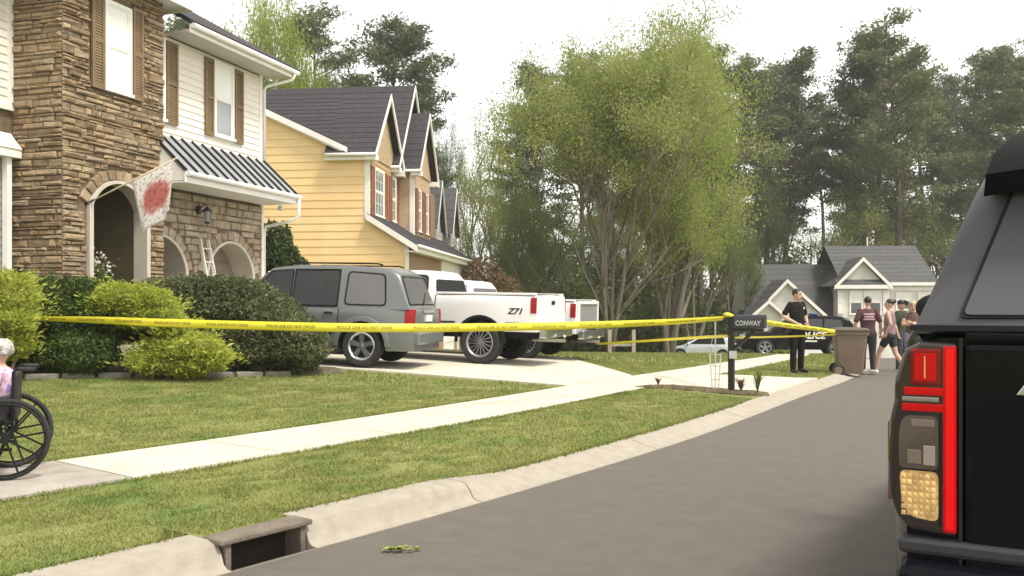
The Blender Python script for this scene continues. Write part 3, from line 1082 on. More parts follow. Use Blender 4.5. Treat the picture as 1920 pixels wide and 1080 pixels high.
sub_ = n_.new('ShaderNodeMath'); sub_.operation = 'MULTIPLY_ADD'; sub_.inputs[1].default_value = .35; l_.new(nz_.outputs['Fac'], sub_.inputs[0]); l_.new(ln_.outputs['Value'], sub_.inputs[2])
rp_ = n_.new('ShaderNodeValToRGB'); el = rp_.color_ramp.elements
el[0].position = .40; el[0].color = (.50, .15, .125, 1); el[1].position = .60; el[1].color = (.80, .76, .72, 1)
e = el.new(.50); e.color = (.62, .30, .26, 1)
l_.new(sub_.outputs[0], rp_.inputs[0])
nz2 = n_.new('ShaderNodeTexNoise'); nz2.inputs['Scale'].default_value = 16; l_.new(uvn.outputs[0], nz2.inputs['Vector'])
rp2 = n_.new('ShaderNodeValToRGB'); rp2.color_ramp.elements[0].position = .36; rp2.color_ramp.elements[0].color = (.55, .5, .5, 1); rp2.color_ramp.elements[1].position = .46
l_.new(nz2.outputs['Fac'], rp2.inputs[0])
mx_ = n_.new('ShaderNodeMix'); mx_.data_type = 'RGBA'; mx_.blend_type = 'MULTIPLY'; mx_.inputs['Factor'].default_value = 1
l_.new(rp_.outputs[0], mx_.inputs['A']); l_.new(rp2.outputs[0], mx_.inputs['B'])
bs_ = n_['Principled BSDF']; bs_.inputs['Roughness'].default_value = .85
l_.new(mx_.outputs['Result'], bs_.inputs['Base Color'])
tr_ = n_.new('ShaderNodeBsdfTranslucent'); l_.new(mx_.outputs['Result'], tr_.inputs[0])
mm_ = n_.new('ShaderNodeMixShader'); mm_.inputs[0].default_value = .35
l_.new(bs_.outputs[0], mm_.inputs[1]); l_.new(tr_.outputs[0], mm_.inputs[2]); l_.new(mm_.outputs[0], n_['Material Output'].inputs[0])
bm = bmesh.new(); uvl = bm.loops.layers.uv.new('UVMap')
NU, NV = 16, 22
grid = {}
for i in range(NU + 1):
    for j in range(NV + 1):
        t = .50 + .46 * i / NU
        p = tip * t
        drop = 1.02 * j / NV
        fold = .05 * math.sin(i / NU * 9 + j / NV * 2.2) * (j / NV)
        grid[i, j] = bm.verts.new((p.x + fold * .8 + (.05 * (1 - i / NU)) * j / NV * 3.6, p.y - fold, p.z - drop + .10 * (i / NU) * (j / NV)))
for i in range(NU):
    for j in range(NV):
        f = bm.faces.new([grid[i, j], grid[i + 1, j], grid[i + 1, j + 1], grid[i, j + 1]]); f.smooth = True
        for lp, (a, c) in zip(f.loops, ((i, j), (i + 1, j), (i + 1, j + 1), (i, j + 1))):
            lp[uvl].uv = (a / NU, c / NV)
me = bpy.data.meshes.new('cloth'); bm.to_mesh(me); bm.free(); me.materials.append(M_FLAG)
cl = bpy.data.objects.new('cloth', me); link(cl, flag)
sm = cl.modifiers.new('thickness', 'SOLIDIFY'); sm.thickness = .003

# ladder leaning beside the garage door
lp = house_pt(4.12, -.35, g1(*house_pt(4.12, -.35, 0)[:2]))
lad = empty('ladder', lp, house.rotation_euler.z, 'pale folding ladder leaning on the stone between garage doors', 'ladder')
for sx in (-.17, .17):
    b = MB(); b.beam((sx, 0, .03), (sx * .8, .52, 2.45), .035, .07); b.build('rail', M_CREAM, lad)
for k in range(8):
    t = (k + .6) / 8.3
    b = MB(); b.box(-.165 + .03 * t, .165 - .03 * t, .52 * t - .03, .52 * t + .03, .03 + 2.42 * t - .012, .03 + 2.42 * t + .012); b.build('rung', M_CREAM, lad)

# flower pot on a stand in the porch
pp = house_pt(1.22, .62, .7)
pot = empty('flower_pot', pp, 0, 'pot of pale flowers on a stand inside the porch arch', 'potted plant')
b = MB(); b.lathe([(.001, 0), (.16, .0), (.17, .03), (.04, .06), (.035, 1.05), (.15, 1.12), (.001, 1.12)], 14); b.build('stand', M_BLACK, pot, True, 40)
b = MB(); b.lathe([(.001, 1.12), (.12, 1.12), (.18, 1.34), (.19, 1.36), (.16, 1.36), (.001, 1.33)], 14); b.build('pot', mat('dark_pot', (.03, .025, .022), .6), pot, True, 40)
# ---------------------------------------------------------------- the yellow house
yh = empty('yellow_house', (-5.24, 33, 0), math.pi / 2 - math.atan2(190, 1700), 'yellow lap sided house with steep dark shingle gables and russet shutters', 'house')
SD = lambda a, z, d: (-d, a, z)
FY = lambda a, z, d: (a, -d, z)
YB = -1.2                                            # below the lowest ground there
b = MB()
b.prism([(0, 0, YB), (0, 12, YB), (0, 12, 7.0), (0, 6.4, 9.75), (0, .97, 7.2), (0, 0, 6.9)], (.2, 0, 0))
b.box(.2, 12.4, 0, .2, YB, 6.9); b.box(12.2, 12.4, .2, 12, YB, 6.9); b.box(.2, 12.2, 11.8, 12, YB, 6.9)
b.prism([(0, -1.5, YB), (0, -.001, YB), (0, -.001, 4.66), (0, -1.5, 3.66)], (.2, 0, 0))
b.box(.2, 13.9, -1.5, -1.3, YB, 3.66); b.box(13.7, 13.9, -1.3, 0, YB, 3.66)
b.build('wall_core', M_BRICK, yh)


def yspan(z):
    hi = 11.95
    if z < 3.66: return (-1.38, hi)
    if z < 4.66: return (max(.1, 0) if False else -1.5 * (4.66 - z) + .02, hi)
    if z < 6.9: return (.12, hi)
    lo = .97 + (z - 7.2) / .475
    return (max(.9, lo), 12 - (z - 7.0) * 2.05)


lap_boards(yh, yspan, .2, 9.6, .283, SD, M_YELLOW, 'siding_board')
b = MB()
b.box(-.05, 0, -.02, .12, 4.6, 6.9); b.box(-.05, .0, -1.52, -1.38, YB, 3.66); b.box(-.05, .09, -.05, -.021, 4.72, 6.9)
b.build('corner_board', M_TRIM, yh)
# front boards of the left gable
lap_boards(yh, lambda z: (.1, 4.55), 4.75, 6.9, .283, FY, mat('tan_siding', (.42, .29, .15), .7, (.48, .34, .18), scale=2, per=.04), 'siding_board')


def slope(parent, p, q, along, n, th=.022, name='shingle_course', m=M_ROOF, up=None):
    """courses of shingles from the eave line p to the ridge line q; along is the vector of the eave"""
    p, q, along = Vector(p), Vector(q), Vector(along)
    nrm = along.cross(q - p).normalized()
    if nrm.z < 0: nrm = -nrm
    for k in range(n):
        a = p + (q - p) * (k / n) ; c = p + (q - p) * min(1, (k + 1.06) / n)
        b = MB()
        lo, hi = nrm * th, nrm * .008
        b.hexa([a, a + along, c + along, c, a + lo, a + along + lo, c + along + hi, c + hi])
        b.build(name, m, parent)


def rake(parent, pts, y0, t, h, m=M_TRIM):
    """white rake boards: polyline in the x,z plane at depth y0..y0+t"""
    for p, q in zip(pts[:-1], pts[1:]):
        b = MB(); b.prism([(p[0], y0, p[1]), (q[0], y0, q[1]), (q[0], y0, q[1] - h), (p[0], y0, p[1] - h)], (0, t, 0)); b.build('rake_board', m, parent)


# main roof, ridge along the street
slope(yh, (-.3, .75, 7.22), (-.3, 6.4, 9.92), (12.9, 0, 0), 9)
slope(yh, (-.3, 12.3, 7.1), (-.3, 6.4, 9.92), (12.9, 0, 0), 5)
b = MB(); b.prism([(-.3, .70, 7.18), (-.3, 6.4, 9.9), (-.3, 6.4, 9.62), (-.3, .70, 6.98)], (.06, 0, 0)); b.build('rake_board', M_TRIM, yh)
b = MB(); b.prism([(-.24, .78, 7.02), (-.24, 6.4, 9.7), (-.24, 6.4, 9.62), (-.24, .78, 6.95)], (.22, 0, 0)); b.build('rake_soffit', M_TRIM, yh)


def cross_gable(x0, xp, x1, ze, zp, yf, depth, n, face_m, ov=.3):
    """roof with its ridge running back from the street, white rakes, a wall in the gable"""
    if x0 < 0:                                        # the part behind the side wall starts inside it
        slope(yh, (x0, yf, ze), (xp, yf, zp), (0, 1.9, 0), n)
        t_ = (.22 - x0) / (xp - x0)
        slope(yh, (.22, yf + 1.9, ze + (zp - ze) * t_), (xp, yf + 1.9, zp), (0, depth - 1.9, 0), n)
    else:
        slope(yh, (x0, yf, ze), (xp, yf, zp), (0, depth, 0), n)
    slope(yh, (x1, yf, ze), (xp, yf, zp), (0, depth, 0), n)
    rake(yh, [(x0, ze - .01), (xp, zp - .012), (x1, ze - .01)], yf - .03, .06, .24)
    b = MB(); b.prism([(x0 + ov, yf + ov, ze), (xp, yf + ov, zp - .25), (x1 - ov, yf + ov, ze)], (0, .15, 0)); b.build('gable_wall', face_m, yh)
    b = MB()
    for (a, s) in ((x0, 1), (x1, -1)):
        b.box(min(a, a + s * .42), max(a, a + s * .42), yf - .02, yf + ov + .1, ze - .22, ze - .01)
    b.build('eave_return', M_TRIM, yh)
    b = MB(); b.tube([(x0 - .05, yf - .03, ze - .03), (x0 - .05, min(yf + depth, 1.5), ze - .03)], .06, 8); b.build('gutter', M_TRIM, yh, True)


b = MB(); b.box(-.28, .1, -.3, 1.55, 6.72, 6.90); b.build('soffit_box', M_TRIM, yh)
cross_gable(-.32, 2.05, 4.42, 6.93, 9.62, -.35, 8.5, 12, mat('tan_shake', (.40, .29, .17), .85, (.47, .35, .21), scale=5, bump=.3, bscale=40))
cross_gable(3.3, 6.3, 9.3, 7.0, 10.95, -.36, 9, 12, mat('grey_tan_shake', (.36, .31, .25), .85, (.42, .37, .30), scale=5))
b = MB(); b.box(4.6, 8.05, -.65, -.001, 3.9, 7.0); b.build('bay_wall', mat('tan_stucco', (.46, .32, .20), .85, (.52, .37, .24), scale=4, bump=.3, bscale=60), yh)
cross_gable(4.3, 6.32, 8.35, 7.0, 9.75, -1.0, 6.5, 9, MATS['tan_stucco'])
b = MB(); b.box(4.57, 4.75, -.68, -.651, 3.95, 6.9); b.box(4.57, 4.599, -.65, -.5, 3.95, 6.9); b.build('corner_board', M_TRIM, yh)
window(yh, FY, .78, 2.2, 4.85, 6.62, M_PANE, M_PANE, grid=3, t=.1)
for (a0, a1) in ((.28, .74), (2.24, 2.72), (3.0, 3.4), (4.15, 4.55)):
    shutter(yh, FY, a0, a1, 4.8, 6.6, M_RED)
window(yh, FY, 3.42, 4.12, 4.85, 6.62, M_PANE_D, M_PANE_D, grid=2)
BY = lambda a, z, d: (a, -.65 - d, z)
for (a0, a1) in ((4.95, 5.3), (6.0, 6.35), (6.5, 6.85), (7.5, 7.85)):
    shutter(yh, BY, a0, a1, 4.5, 6.35, M_RED)
window(yh, BY, 5.32, 5.98, 4.6, 6.35, M_PANE_D, M_PANE_D, grid=2)
window(yh, BY, 6.87, 7.48, 4.6, 6.35, M_PANE_D, M_PANE_D, grid=2)
# lower roof over the ground-floor bay
slope(yh, (-.3, -1.85, 3.62), (-.3, -.01, 4.78), (14.5, 0, 0), 6)
b = MB(); b.prism([(-.3, -1.9, 3.60), (-.3, -.0, 4.78), (-.3, .0, 4.55), (-.3, -1.9, 3.36)], (.06, 0, 0)); b.build('rake_board', M_TRIM, yh)
b = MB(); b.box(-.25, 14.2, -1.9, -1.86, 3.36, 3.6); b.box(-.25, 14.2, -1.86, -1.51, 3.38, 3.42); b.build('fascia', M_TRIM, yh)
b = MB(); b.tube([(-.3, -1.96, 3.58), (14.2, -1.96, 3.58)], .065, 8); b.build('gutter', M_TRIM, yh, True)
b = MB(); b.box(6.2, 13.8, -1.54, -1.501, 2.75, 3.36); b.build('frieze_board', M_TRIM, yh)
for (a0, a1) in ((6.8, 9.3), (10.2, 12.7)):
    b = MB(); b.box(a0, a1, -1.53, -1.501, YB, 2.3); d = b.build('garage_door', M_TRIM, yh)
    for k in range(4):
        b = MB(); b.box(a0 + .08, a1 - .08, -1.55, -1.531, -.2 + k * .6, .3 + k * .6); b.build('panel', M_TRIM, d)

# ---------------------------------------------------------------- grey house beyond the yellow one
gh = empty('grey_house', (-4.55, 50, 0), math.pi / 2 - .09, 'grey roofed house with white trimmed gables past the yellow house', 'house')
b = MB(); b.box(0, 9, 0, 8, -2.2, 5.6); b.build('wall', M_GREYSID, gh)
for (x0, xp, x1, e_) in ((-.3, 1.3, 2.9, -.5), (3.2, 4.8, 6.4, -.8)):
    for xe in (x0, x1):
        slope(gh, (xe, e_, 5.6), (xp, e_, 8.5), (0, 7, 0), 6, m=M_ROOFG)
    rake(gh, [(x0, 5.6), (xp, 8.49), (x1, 5.6)], e_ - .03, .06, .3)
    b = MB(); b.prism([(x0 + .3, e_ + .3, 5.5), (xp, e_ + .3, 8.2), (x1 - .3, e_ + .3, 5.5)], (0, .15, 0)); b.build('gable_wall', M_GREYSID, gh)
    b = MB(); b.box(x0 + .3, x1 - .3, e_ + .2, -.001, -2.2, 5.6); b.build('bay_wall', M_GREYSID, gh)
    BB = lambda a, z, d, e_=e_: (a, e_ + .2 - d, z)
    window(gh, BB, xp - .5, xp + .5, 3.6, 5.2, M_PANE_D, M_PANE_D, grid=2)
slope(gh, (-.3, -1.9, 3.2), (-.3, -.0, 4.4), (9.6, 0, 0), 4, m=M_ROOFG)
b = MB(); b.box(-.25, 9.2, -1.95, -1.9, 2.95, 3.2); b.build('fascia', M_TRIM, gh)
for a in (.1, 4.5, 8.9):
    b = MB(); b.box(a - .1, a + .1, -1.7, -1.5, -2.2, 3.0); b.build('porch_post', M_TRIM, gh)

# ---------------------------------------------------------------- far house at the bend
fh = empty('far_house', (15.55, 60, -2.2), R(-4), 'cream sided house with grey roof and white trimmed gables at the bend', 'house')
FZ = .7                                               # its floor above the base


def hz(y): return 2.2 + 1.5 + (570 - y) * 60 / 1700


def hx(x): return (x - 960) * 60 / 1700 - 15.55


FF = lambda y: (lambda a, z, d: (a, y - d, z))
b = MB(); b.box(hx(1578), hx(1742), 0, 8, 0, hz(533)); b.prism([(hx(1742) - .02, 0, hz(533)), (hx(1742) - .02, 4, hz(458)), (hx(1742) - .02, 8, hz(533))], (-.2, 0, 0))
b.box(hx(1412), hx(1578) - .002, 1, 9, 0, hz(598)); b.prism([(hx(1412) + .02, 1, hz(598)), (hx(1412) + .02, 5, hz(493)), (hx(1412) + .02, 9, hz(598))], (.2, 0, 0))
b.build('wall', M_CREAM, fh)
slope(fh, (hx(1572), -.35, hz(534)), (hx(1572), 4, hz(455)), (hx(1748) - hx(1572), 0, 0), 10, m=M_ROOFG)
slope(fh, (hx(1572), 8.3, hz(534)), (hx(1572), 4, hz(455)), (hx(1748) - hx(1572), 0, 0), 4, m=M_ROOFG)
slope(fh, (hx(1400), .6, hz(600)), (hx(1420), 5, hz(490)), (hx(1590) - hx(1410), 0, 0), 10, m=M_ROOFG)
slope(fh, (hx(1405), 9.4, hz(600)), (hx(1420), 5, hz(490)), (hx(1590) - hx(1410), 0, 0), 4, m=M_ROOFG)


def far_gable(px0, pxp, px1, pe, pp, y, depth, wall_to, m=M_CREAM, ring=True):
    x0, xp, x1, ze, zp = hx(px0), hx(pxp), hx(px1), hz(pe), hz(pp)
    for xe in (x0, x1):
        slope(fh, (xe, y - .3, ze), (xp, y - .3, zp), (0, depth, 0), 6, m=M_ROOFG)
    for (pa, qa) in (((x0, ze), (xp, zp)), ((xp, zp), (x1, ze))):
        bb = MB(); bb.prism([(pa[0], y - .34, pa[1]), (qa[0], y - .34, qa[1]), (qa[0], y - .34, qa[1] - .26), (pa[0], y - .34, pa[1] - .26)], (0, .06, 0)); bb.build('rake_board', M_TRIM, fh)
    bb = MB(); bb.prism([(x0 + .25, y, ze - .05), (xp, y, zp - .2), (x1 - .25, y, ze - .05)], (0, .2, 0)); bb.box(x0 + .3, x1 - .3, y, y + max(.3, depth - 4), wall_to, ze - .05); bb.build('gable_wall', m, fh)


far_gable(1404, 1468, 1541, 592, 524, -.8, 6, 0)
far_gable(1395, 1429, 1462, 592, 562, -1.8, 3, hz(608))
far_gable(1553, 1605, 1657, 537, 484, -.7, 5, 0)
b = MB(); b.box(hx(1555), hx(1655), -1.0, -.2, hz(541), hz(533)); b.prism([(hx(1557), -1.0, hz(533)), (hx(1557), -.71, hz(525)), (hx(1557), -.71, hz(533))], (hx(1653) - hx(1557), 0, 0)); b.build('pent_roof', M_ROOFG, fh)
b = MB(); b.box(hx(1554), hx(1656), -1.02, -1.001, hz(542), hz(535)); b.box(hx(1657), hx(1745), -.38, -.34, hz(536), hz(530)); b.box(hx(1658), hx(1745), -.1, -.001, hz(545), hz(537)); b.build('fascia', M_TRIM, fh)
W2 = FF(-.7)
window(fh, W2, hx(1582), hx(1606), hz(588), hz(545), M_BLIND, M_PANE_D)
window(fh, W2, hx(1608), hx(1640), hz(588), hz(545), M_BLIND, M_PANE_D)
shutter(fh, W2, hx(1561), hx(1572), hz(588), hz(545), M_TRIM)
shutter(fh, W2, hx(1642), hx(1652), hz(588), hz(545), M_TRIM)
window(fh, FF(0), hx(1672), hx(1700), hz(580), hz(548), M_BLIND, M_PANE_D)
window(fh, FF(0), hx(1712), hx(1736), hz(580), hz(548), M_BLIND, M_PANE_D)
W3 = FF(-.8)
b = MB(); b.box(hx(1475), hx(1532), -.83, -.801, 0.1, hz(610)); gd = b.build('garage_door', M_TRIM, fh)
for k in range(3):
    b = MB(); b.box(hx(1478), hx(1529), -.85, -.831, .3 + k * .6, .8 + k * .6); b.build('panel', M_TRIM, gd)
b = MB(); b.box(hx(1405), hx(1428), -1.85, -1.5, 0, hz(608)); b.build('porch_pier', M_CREAM, fh)
b = MB(); b.lathe([(.05, 0), (.05, .6)], 8, 'z', (hx(1656), 4, hz(455))); b.build('vent_pipe', M_TRIM, fh)
# right-hand end gable and small porch of the far house
b = MB(); b.box(hx(1735), hx(1800), 2, 7, 0, hz(560)); b.build('wing_wall', M_CREAM, fh)
slope(fh, (hx(1733), 1.7, hz(562)), (hx(1733), 4.5, hz(520)), (hx(1802) - hx(1733), 0, 0), 4, m=M_ROOFG)
slope(fh, (hx(1733), 7.3, hz(562)), (hx(1733), 4.5, hz(520)), (hx(1802) - hx(1733), 0, 0), 3, m=M_ROOFG)
# ---------------------------------------------------------------- vehicles
M_TYRE = mat('tyre_rubber', (.016, .016, .016), .85, (.03, .03, .03), scale=10)
M_RIM = mat('alloy_rim', (.52, .53, .55), .25, metal=.85)
M_RIMD = mat('dull_alloy_rim', (.30, .30, .32), .35, metal=.7)
M_GPAINT = mat('grey_car_paint', (.16, .168, .162), .38, (.175, .184, .177), scale=.8, metal=.35, coat=.5)
M_WPAINT = mat('white_car_paint', (.76, .74, .73), .35, (.80, .78, .77), scale=.8, coat=.6)
M_BPAINT = mat('black_car_paint', (.004, .004, .006), .12, (.006, .006, .009), scale=.8, coat=.10, spec=.10)
M_SILV = mat('silver_car_paint', (.62, .66, .72), .3, (.66, .70, .76), scale=.8, metal=.1, coat=.6)
M_PLAST = mat('black_plastic', (.010, .010, .010), .6, spec=.25)
M_CHROME = mat('chrome', (.62, .62, .62), .18, metal=1.0)
M_TINT = glass('tinted_car_glass', (.02, .022, .022), .02, .12)
M_CLEAR = glass('clear_car_glass', (.05, .055, .055), .02, .55)
M_SKYGLASS = mat('sky_grey_glass', (.13, .125, .13), .12, (.15, .145, .15), scale=1, spec=.6)  # vehicle glass with the sky's reflection put into its grey
M_REDL = mat('red_lamp_lens', (.28, .006, .008), .25, spec=.3)
M_PLATE = mat('licence_plate', (.62, .62, .60), .5)
M_SEAT = mat('car_interior', (.05, .048, .045), .9)
M_UNDER = mat('underbody', (.012, .012, .012), .9)


M_DARKGL = mat('near_black_glass', (.008, .008, .008), .3, spec=.15)


def interp(pts, x):
    return float(np.interp(x, [p[0] for p in pts], [p[1] for p in pts]))


class Car:
    """local frame: x forward from the rear bumper, y left, z up from the ground"""
    def __init__(s, root, L, hw, zb, wheels, wr, arch, top, paint, taper=.12, nose=.10, tail=.07, ww=.25):
        s.root, s.L, s.hw, s.zb, s.wheels, s.wr, s.arch, s.top, s.paint = root, L, hw, zb, wheels, wr, arch, top, paint
        s.taper, s.nose, s.tail, s.ww = taper, nose, tail, ww

    def width(s, x):
        """half width of the lower body in plan"""
        t = min(1, max(0, x / .45)); q = min(1, max(0, (s.L - x) / .75))
        return s.hw - s.tail * (1 - t) ** 2.2 - (s.taper + .06) * (1 - q) ** 2.0

    def flare(s, x):
        return sum(.018 * max(0, 1 - ((x - w) / (s.arch + .16)) ** 2) for w in s.wheels)

    def zbot(s, x):
        z = s.zb
        for w in s.wheels:
            d = abs(x - w)
            if d < s.arch: z = max(z, s.wr + math.sqrt(s.arch ** 2 - d * d))
        return z

    def side_y(s, x, z):
        """outer half width at (x, z) on the lower body"""
        zt = interp(s.top, x); h = (z - s.zb) / max(.2, zt - s.zb)
        return s.width(x) + s.flare(x) - .05 * max(0, .25 - h) - .045 * max(0, h - .55) ** 1.3 - .25 * max(0, h - .84) ** 1.2 - .015

    def body(s, name='body', well=.30):
        xs = list(np.linspace(0, .3, 6)) + list(np.linspace(.3, s.L - .5, 26)[1:]) + list(np.linspace(s.L - .5, s.L, 8)[1:])
        for w in s.wheels:
            xs += [w + s.arch * math.cos(t) for t in np.linspace(0, math.pi, 17)] + [w - s.arch - .004, w + s.arch + .004]
        xs = sorted(set(round(x, 4) for x in xs if 0 <= x <= s.L))
        b = MB(); rows = []
        for x in xs:
            zt, zs = interp(s.top, x), s.zbot(x)
            wi = s.width(x) - well
            e0 = 0
            # rounded bumper ends
            dx = min(x, s.L - x)
            yb = lambda z: s.side_y(x, z)
            zs = min(zs, zt - .08)
            half = [(0, s.zb), (wi, s.zb), (wi, zs), (yb(zs) - .02, zs)]
            for k in range(6):
                z = zs + .02 + (zt - .05 - zs - .02) * k / 5
                half.append((yb(z), z))
            wtop = yb(zt - .05)
            half += [(wtop - .018, zt - .016), (wtop - .06, zt), (wtop * .5, zt + .012), (0, zt + .018)]
            rows.append(half)
        k = len(rows[0])
        for i, half in enumerate(rows):
            ring = half + [(-y, z) for y, z in half[-2:0:-1]]
            rows[i] = ring
        n = len(rows[0])
        for x, ring in zip(xs, rows):
            b.v += [(x, y, z) for y, z in ring]
        for i in range(len(xs) - 1):
            for j in range(n):
                j2 = (j + 1) % n
                b.f.append((i * n + j, i * n + j2, (i + 1) * n + j2, (i + 1) * n + j))
                under = j in (0, 1, 2) or j2 in (0,) or j in (n - 1, n - 2, n - 3)
                b.m.append(1 if under else 0)
        b.f.append(tuple(range(n))[::-1]); b.m.append(0)
        b.f.append(tuple(range((len(xs) - 1) * n, len(xs) * n))); b.m.append(0)
        return b.build(name, [s.paint, M_UNDER], s.root, True, 32)

    def cabin(s, prof, wb, wt, zbelt, zroof, name='cabin', mats=None, holes=()):
        """greenhouse: prof = [(x, z)] roof outline from rear base to front base"""
        s.cab = (wb, wt, zbelt, zroof)
        xs = []
        for p, q in zip(prof[:-1], prof[1:]):
            xs += list(np.linspace(p[0], q[0], max(2, int(abs(q[0] - p[0]) / .12) + 2))[:-1])
        xs.append(prof[-1][0])
        xs = sorted(set(xs) | {q for h_ in holes for q in h_})
        b = MB(); rows = []
        for x in xs:
            zt = max(zbelt + .004, interp(prof, x))
            h = zt - zbelt; r = min(.07, h * .5)
            half = [(s.cab_y(zbelt - .02), zbelt - .02)]
            for k in range(1, 4):
                z = zbelt + (h - r) * k / 3; half.append((s.cab_y(z), z))
            yw = s.cab_y(zt)
            half += [(yw - .012, zt - r * .35), (yw - .05, zt - r * .05), (yw * .55, zt + .012), (0, zt + .02)]
            rows.append(half + [(-y, z) for y, z in half[-2::-1]])
        n = len(rows[0])
        for x, ring in zip(xs, rows): b.v += [(x, y, z) for y, z in ring]
        for i in range(len(xs) - 1):
            xm = (xs[i] + xs[i + 1]) / 2
            for j in range(n - 1):
                if any(h0 < xm < h1 for h0, h1 in holes) and (j < 3 or j > n - 5): continue
                b.f.append((i * n + j, i * n + j + 1, (i + 1) * n + j + 1, (i + 1) * n + j)); b.m.append(0)
        b.f.append(tuple(range(n))[::-1]); b.m.append(0); b.f.append(tuple(range((len(xs) - 1) * n, len(xs) * n))); b.m.append(0)
        return b.build(name, s.paint, s.root, True, 34)

    def cab_y(s, z):
        wb, wt, zb_, zr_ = s.cab
        return wb + (wt - wb) * (z - zb_) / (zr_ - zb_)

    def cab_patch(s, name, poly, m, off=.006, side=1, r=.04, parent=None, th=.012):
        """flat panel laid on the slanting side of the cabin"""
        P = roundpoly([(x, z, 0) for x, z in poly], r, 3) if r else [(x, z, 0) for x, z in poly]
        b = MB(); b.prism([(x, side * (s.cab_y(z) + off), z) for x, z, _ in P], (0, -side * th, 0))
        o = b.build(name, m, parent or s.root)
        if name == 'window':                             # black rubber surround
            cx_, cz_ = sum(p[0] for p in poly) / len(poly), sum(p[1] for p in poly) / len(poly)
            g_ = [(x + .03 * (1 if x > cx_ else -1), z + .026 * (1 if z > cz_ else -1)) for x, z in poly]
            Q = roundpoly([(x, z, 0) for x, z in g_], r + .02, 3); m_ = len(Q)
            b = MB()
            for k_ in range(m_):
                l_ = (k_ + 1) % m_
                b.prism([(q[0], side * (s.cab_y(q[1]) + off + .002), q[1]) for q in (P[k_], P[l_], Q[l_], Q[k_])], (0, -side * (th + .01), 0))
            b.build('window_trim', M_PLAST, o)
        return o

    def side_patch(s, name, poly, m, off=.008, side=1, r=.02, parent=None, th=.03):
        P = roundpoly([(x, z, 0) for x, z in poly], r, 3) if r else [(x, z, 0) for x, z in poly]
        b = MB(); b.prism([(x, side * (s.side_y(x, z) + off), z) for x, z, _ in P], (0, -side * th, 0))
        return b.build(name, m, parent or s.root)

    def lamp(s, name, x0, x1, z0, z1, m, side, off=.014):
        """lens that follows the curved corner of the body, with a closed back"""
        b = MB(); nx, nz = 4, 6
        for lay in (0, -.07):
            for i in range(nx + 1):
                for j in range(nz + 1):
                    x, z = x0 + (x1 - x0) * i / nx, z0 + (z1 - z0) * j / nz
                    b.v.append((x if lay == 0 else max(x, .02), side * (s.side_y(x, z) + off + lay), z))
        ix = lambda l, i, j: l * (nx + 1) * (nz + 1) + i * (nz + 1) + j
        for l in (0, 1):
            for i in range(nx):
                for j in range(nz): b.f.append((ix(l, i, j), ix(l, i + 1, j), ix(l, i + 1, j + 1), ix(l, i, j + 1)))
        for i in range(nx):
            for j in (0, nz): b.f.append((ix(0, i, j), ix(0, i + 1, j), ix(1, i + 1, j), ix(1, i, j)))
        for j in range(nz):
            for i in (0, nx): b.f.append((ix(0, i, j), ix(0, i, j + 1), ix(1, i, j + 1), ix(1, i, j)))
        b.m = [0] * len(b.f)
        return b.build(name, m, s.root, True, 40)

    def end_patch(s, name, p0, p1, w0, w1, m, off=.02, r=.05, parent=None, th=.015, mid=0.0):
        """glass between two profile points (x,z) with half widths w0, w1"""
        a, c = Vector((p0[0], 0, p0[1])), Vector((p1[0], 0, p1[1]))
        nrm = (c - a).cross(Vector((0, 1, 0))).normalized()
        if mid and nrm.x * mid < 0: nrm = -nrm
        pts = [a + Vector((0, -w0, 0)), a + Vector((0, w0, 0)), c + Vector((0, w1, 0)), c + Vector((0, -w1, 0))]
        P = roundpoly([p + nrm * off for p in pts], r, 3)
        b = MB(); b.prism(P, -nrm * th)
        return b.build(name, m, parent or s.root)

    def wheel(s, x, side, rim_m=None, spokes=5, rim_r=None, track=None, style='five'):
        y0 = (s.width(x) - .015) if track is None else track
        w, r = s.ww, s.wr
        rr = rim_r or r * .66
        o = bpy.data.objects.new('wheel', None); o.location = (x, side * y0, r); link(o, s.root)
        b = MB(); sd_ = -side
        b.lathe([(rr - .01, sd_ * .02), (rr + .015, 0), (r * .93, .0), (r * .985, sd_ * .03), (r, sd_ * w * .3), (r, sd_ * w * .7), (r * .985, sd_ * (w - .03)), (r * .9, sd_ * w), (rr, sd_ * w)], 36, 'y')
        # tread lugs as shallow blocks
        for k in range(36):
            t = 2 * math.pi * k / 36
            c, sn = math.cos(t), math.sin(t)
            for yy in (.28, .62):
                p = Vector((c * (r + .001), sd_ * w * yy, sn * (r + .001)))
                tx = Vector((-sn, 0, c)) * .022; ty = Vector((0, sd_ * .03, 0)); rn = Vector((c, 0, sn)) * .005
                b.hexa([p - tx - ty, p + tx - ty, p + tx + ty, p - tx + ty, p - tx - ty + rn, p + tx - ty + rn, p + tx + ty + rn, p - tx + ty + rn])
        b.build('tyre', M_TYRE, o, True, 40)
        b = MB()
        b.lathe([(rr, sd_ * .01), (rr + .012, sd_ * .002), (rr - .005, sd_ * -.004), (rr - .03, sd_ * .02), (rr - .04, sd_ * .09), (rr - .05, sd_ * w * .7)], 36, 'y')
        if style == 'five':
            for k in range(spokes):
                t = 2 * math.pi * (k + .25) / spokes
                for dt, wd in ((0, .055),):
                    d = Vector((math.cos(t), 0, math.sin(t))); q = Vector((-math.sin(t), 0, math.cos(t)))
                    y1, y2 = sd_ * .012, sd_ * .055
                    a0, a1 = d * .05, d * (rr - .025)
                    b.hexa([a0 - q * .045 + Vector((0, y2, 0)), a1 - q * wd + Vector((0, y2 * .8, 0)), a1 + q * wd + Vector((0, y2 * .8, 0)), a0 + q * .045 + Vector((0, y2, 0)),
                            a0 - q * .035 + Vector((0, y1, 0)), a1 - q * wd * .8 + Vector((0, 0, 0)), a1 + q * wd * .8 + Vector((0, 0, 0)), a0 + q * .035 + Vector((0, y1, 0))])
        else:
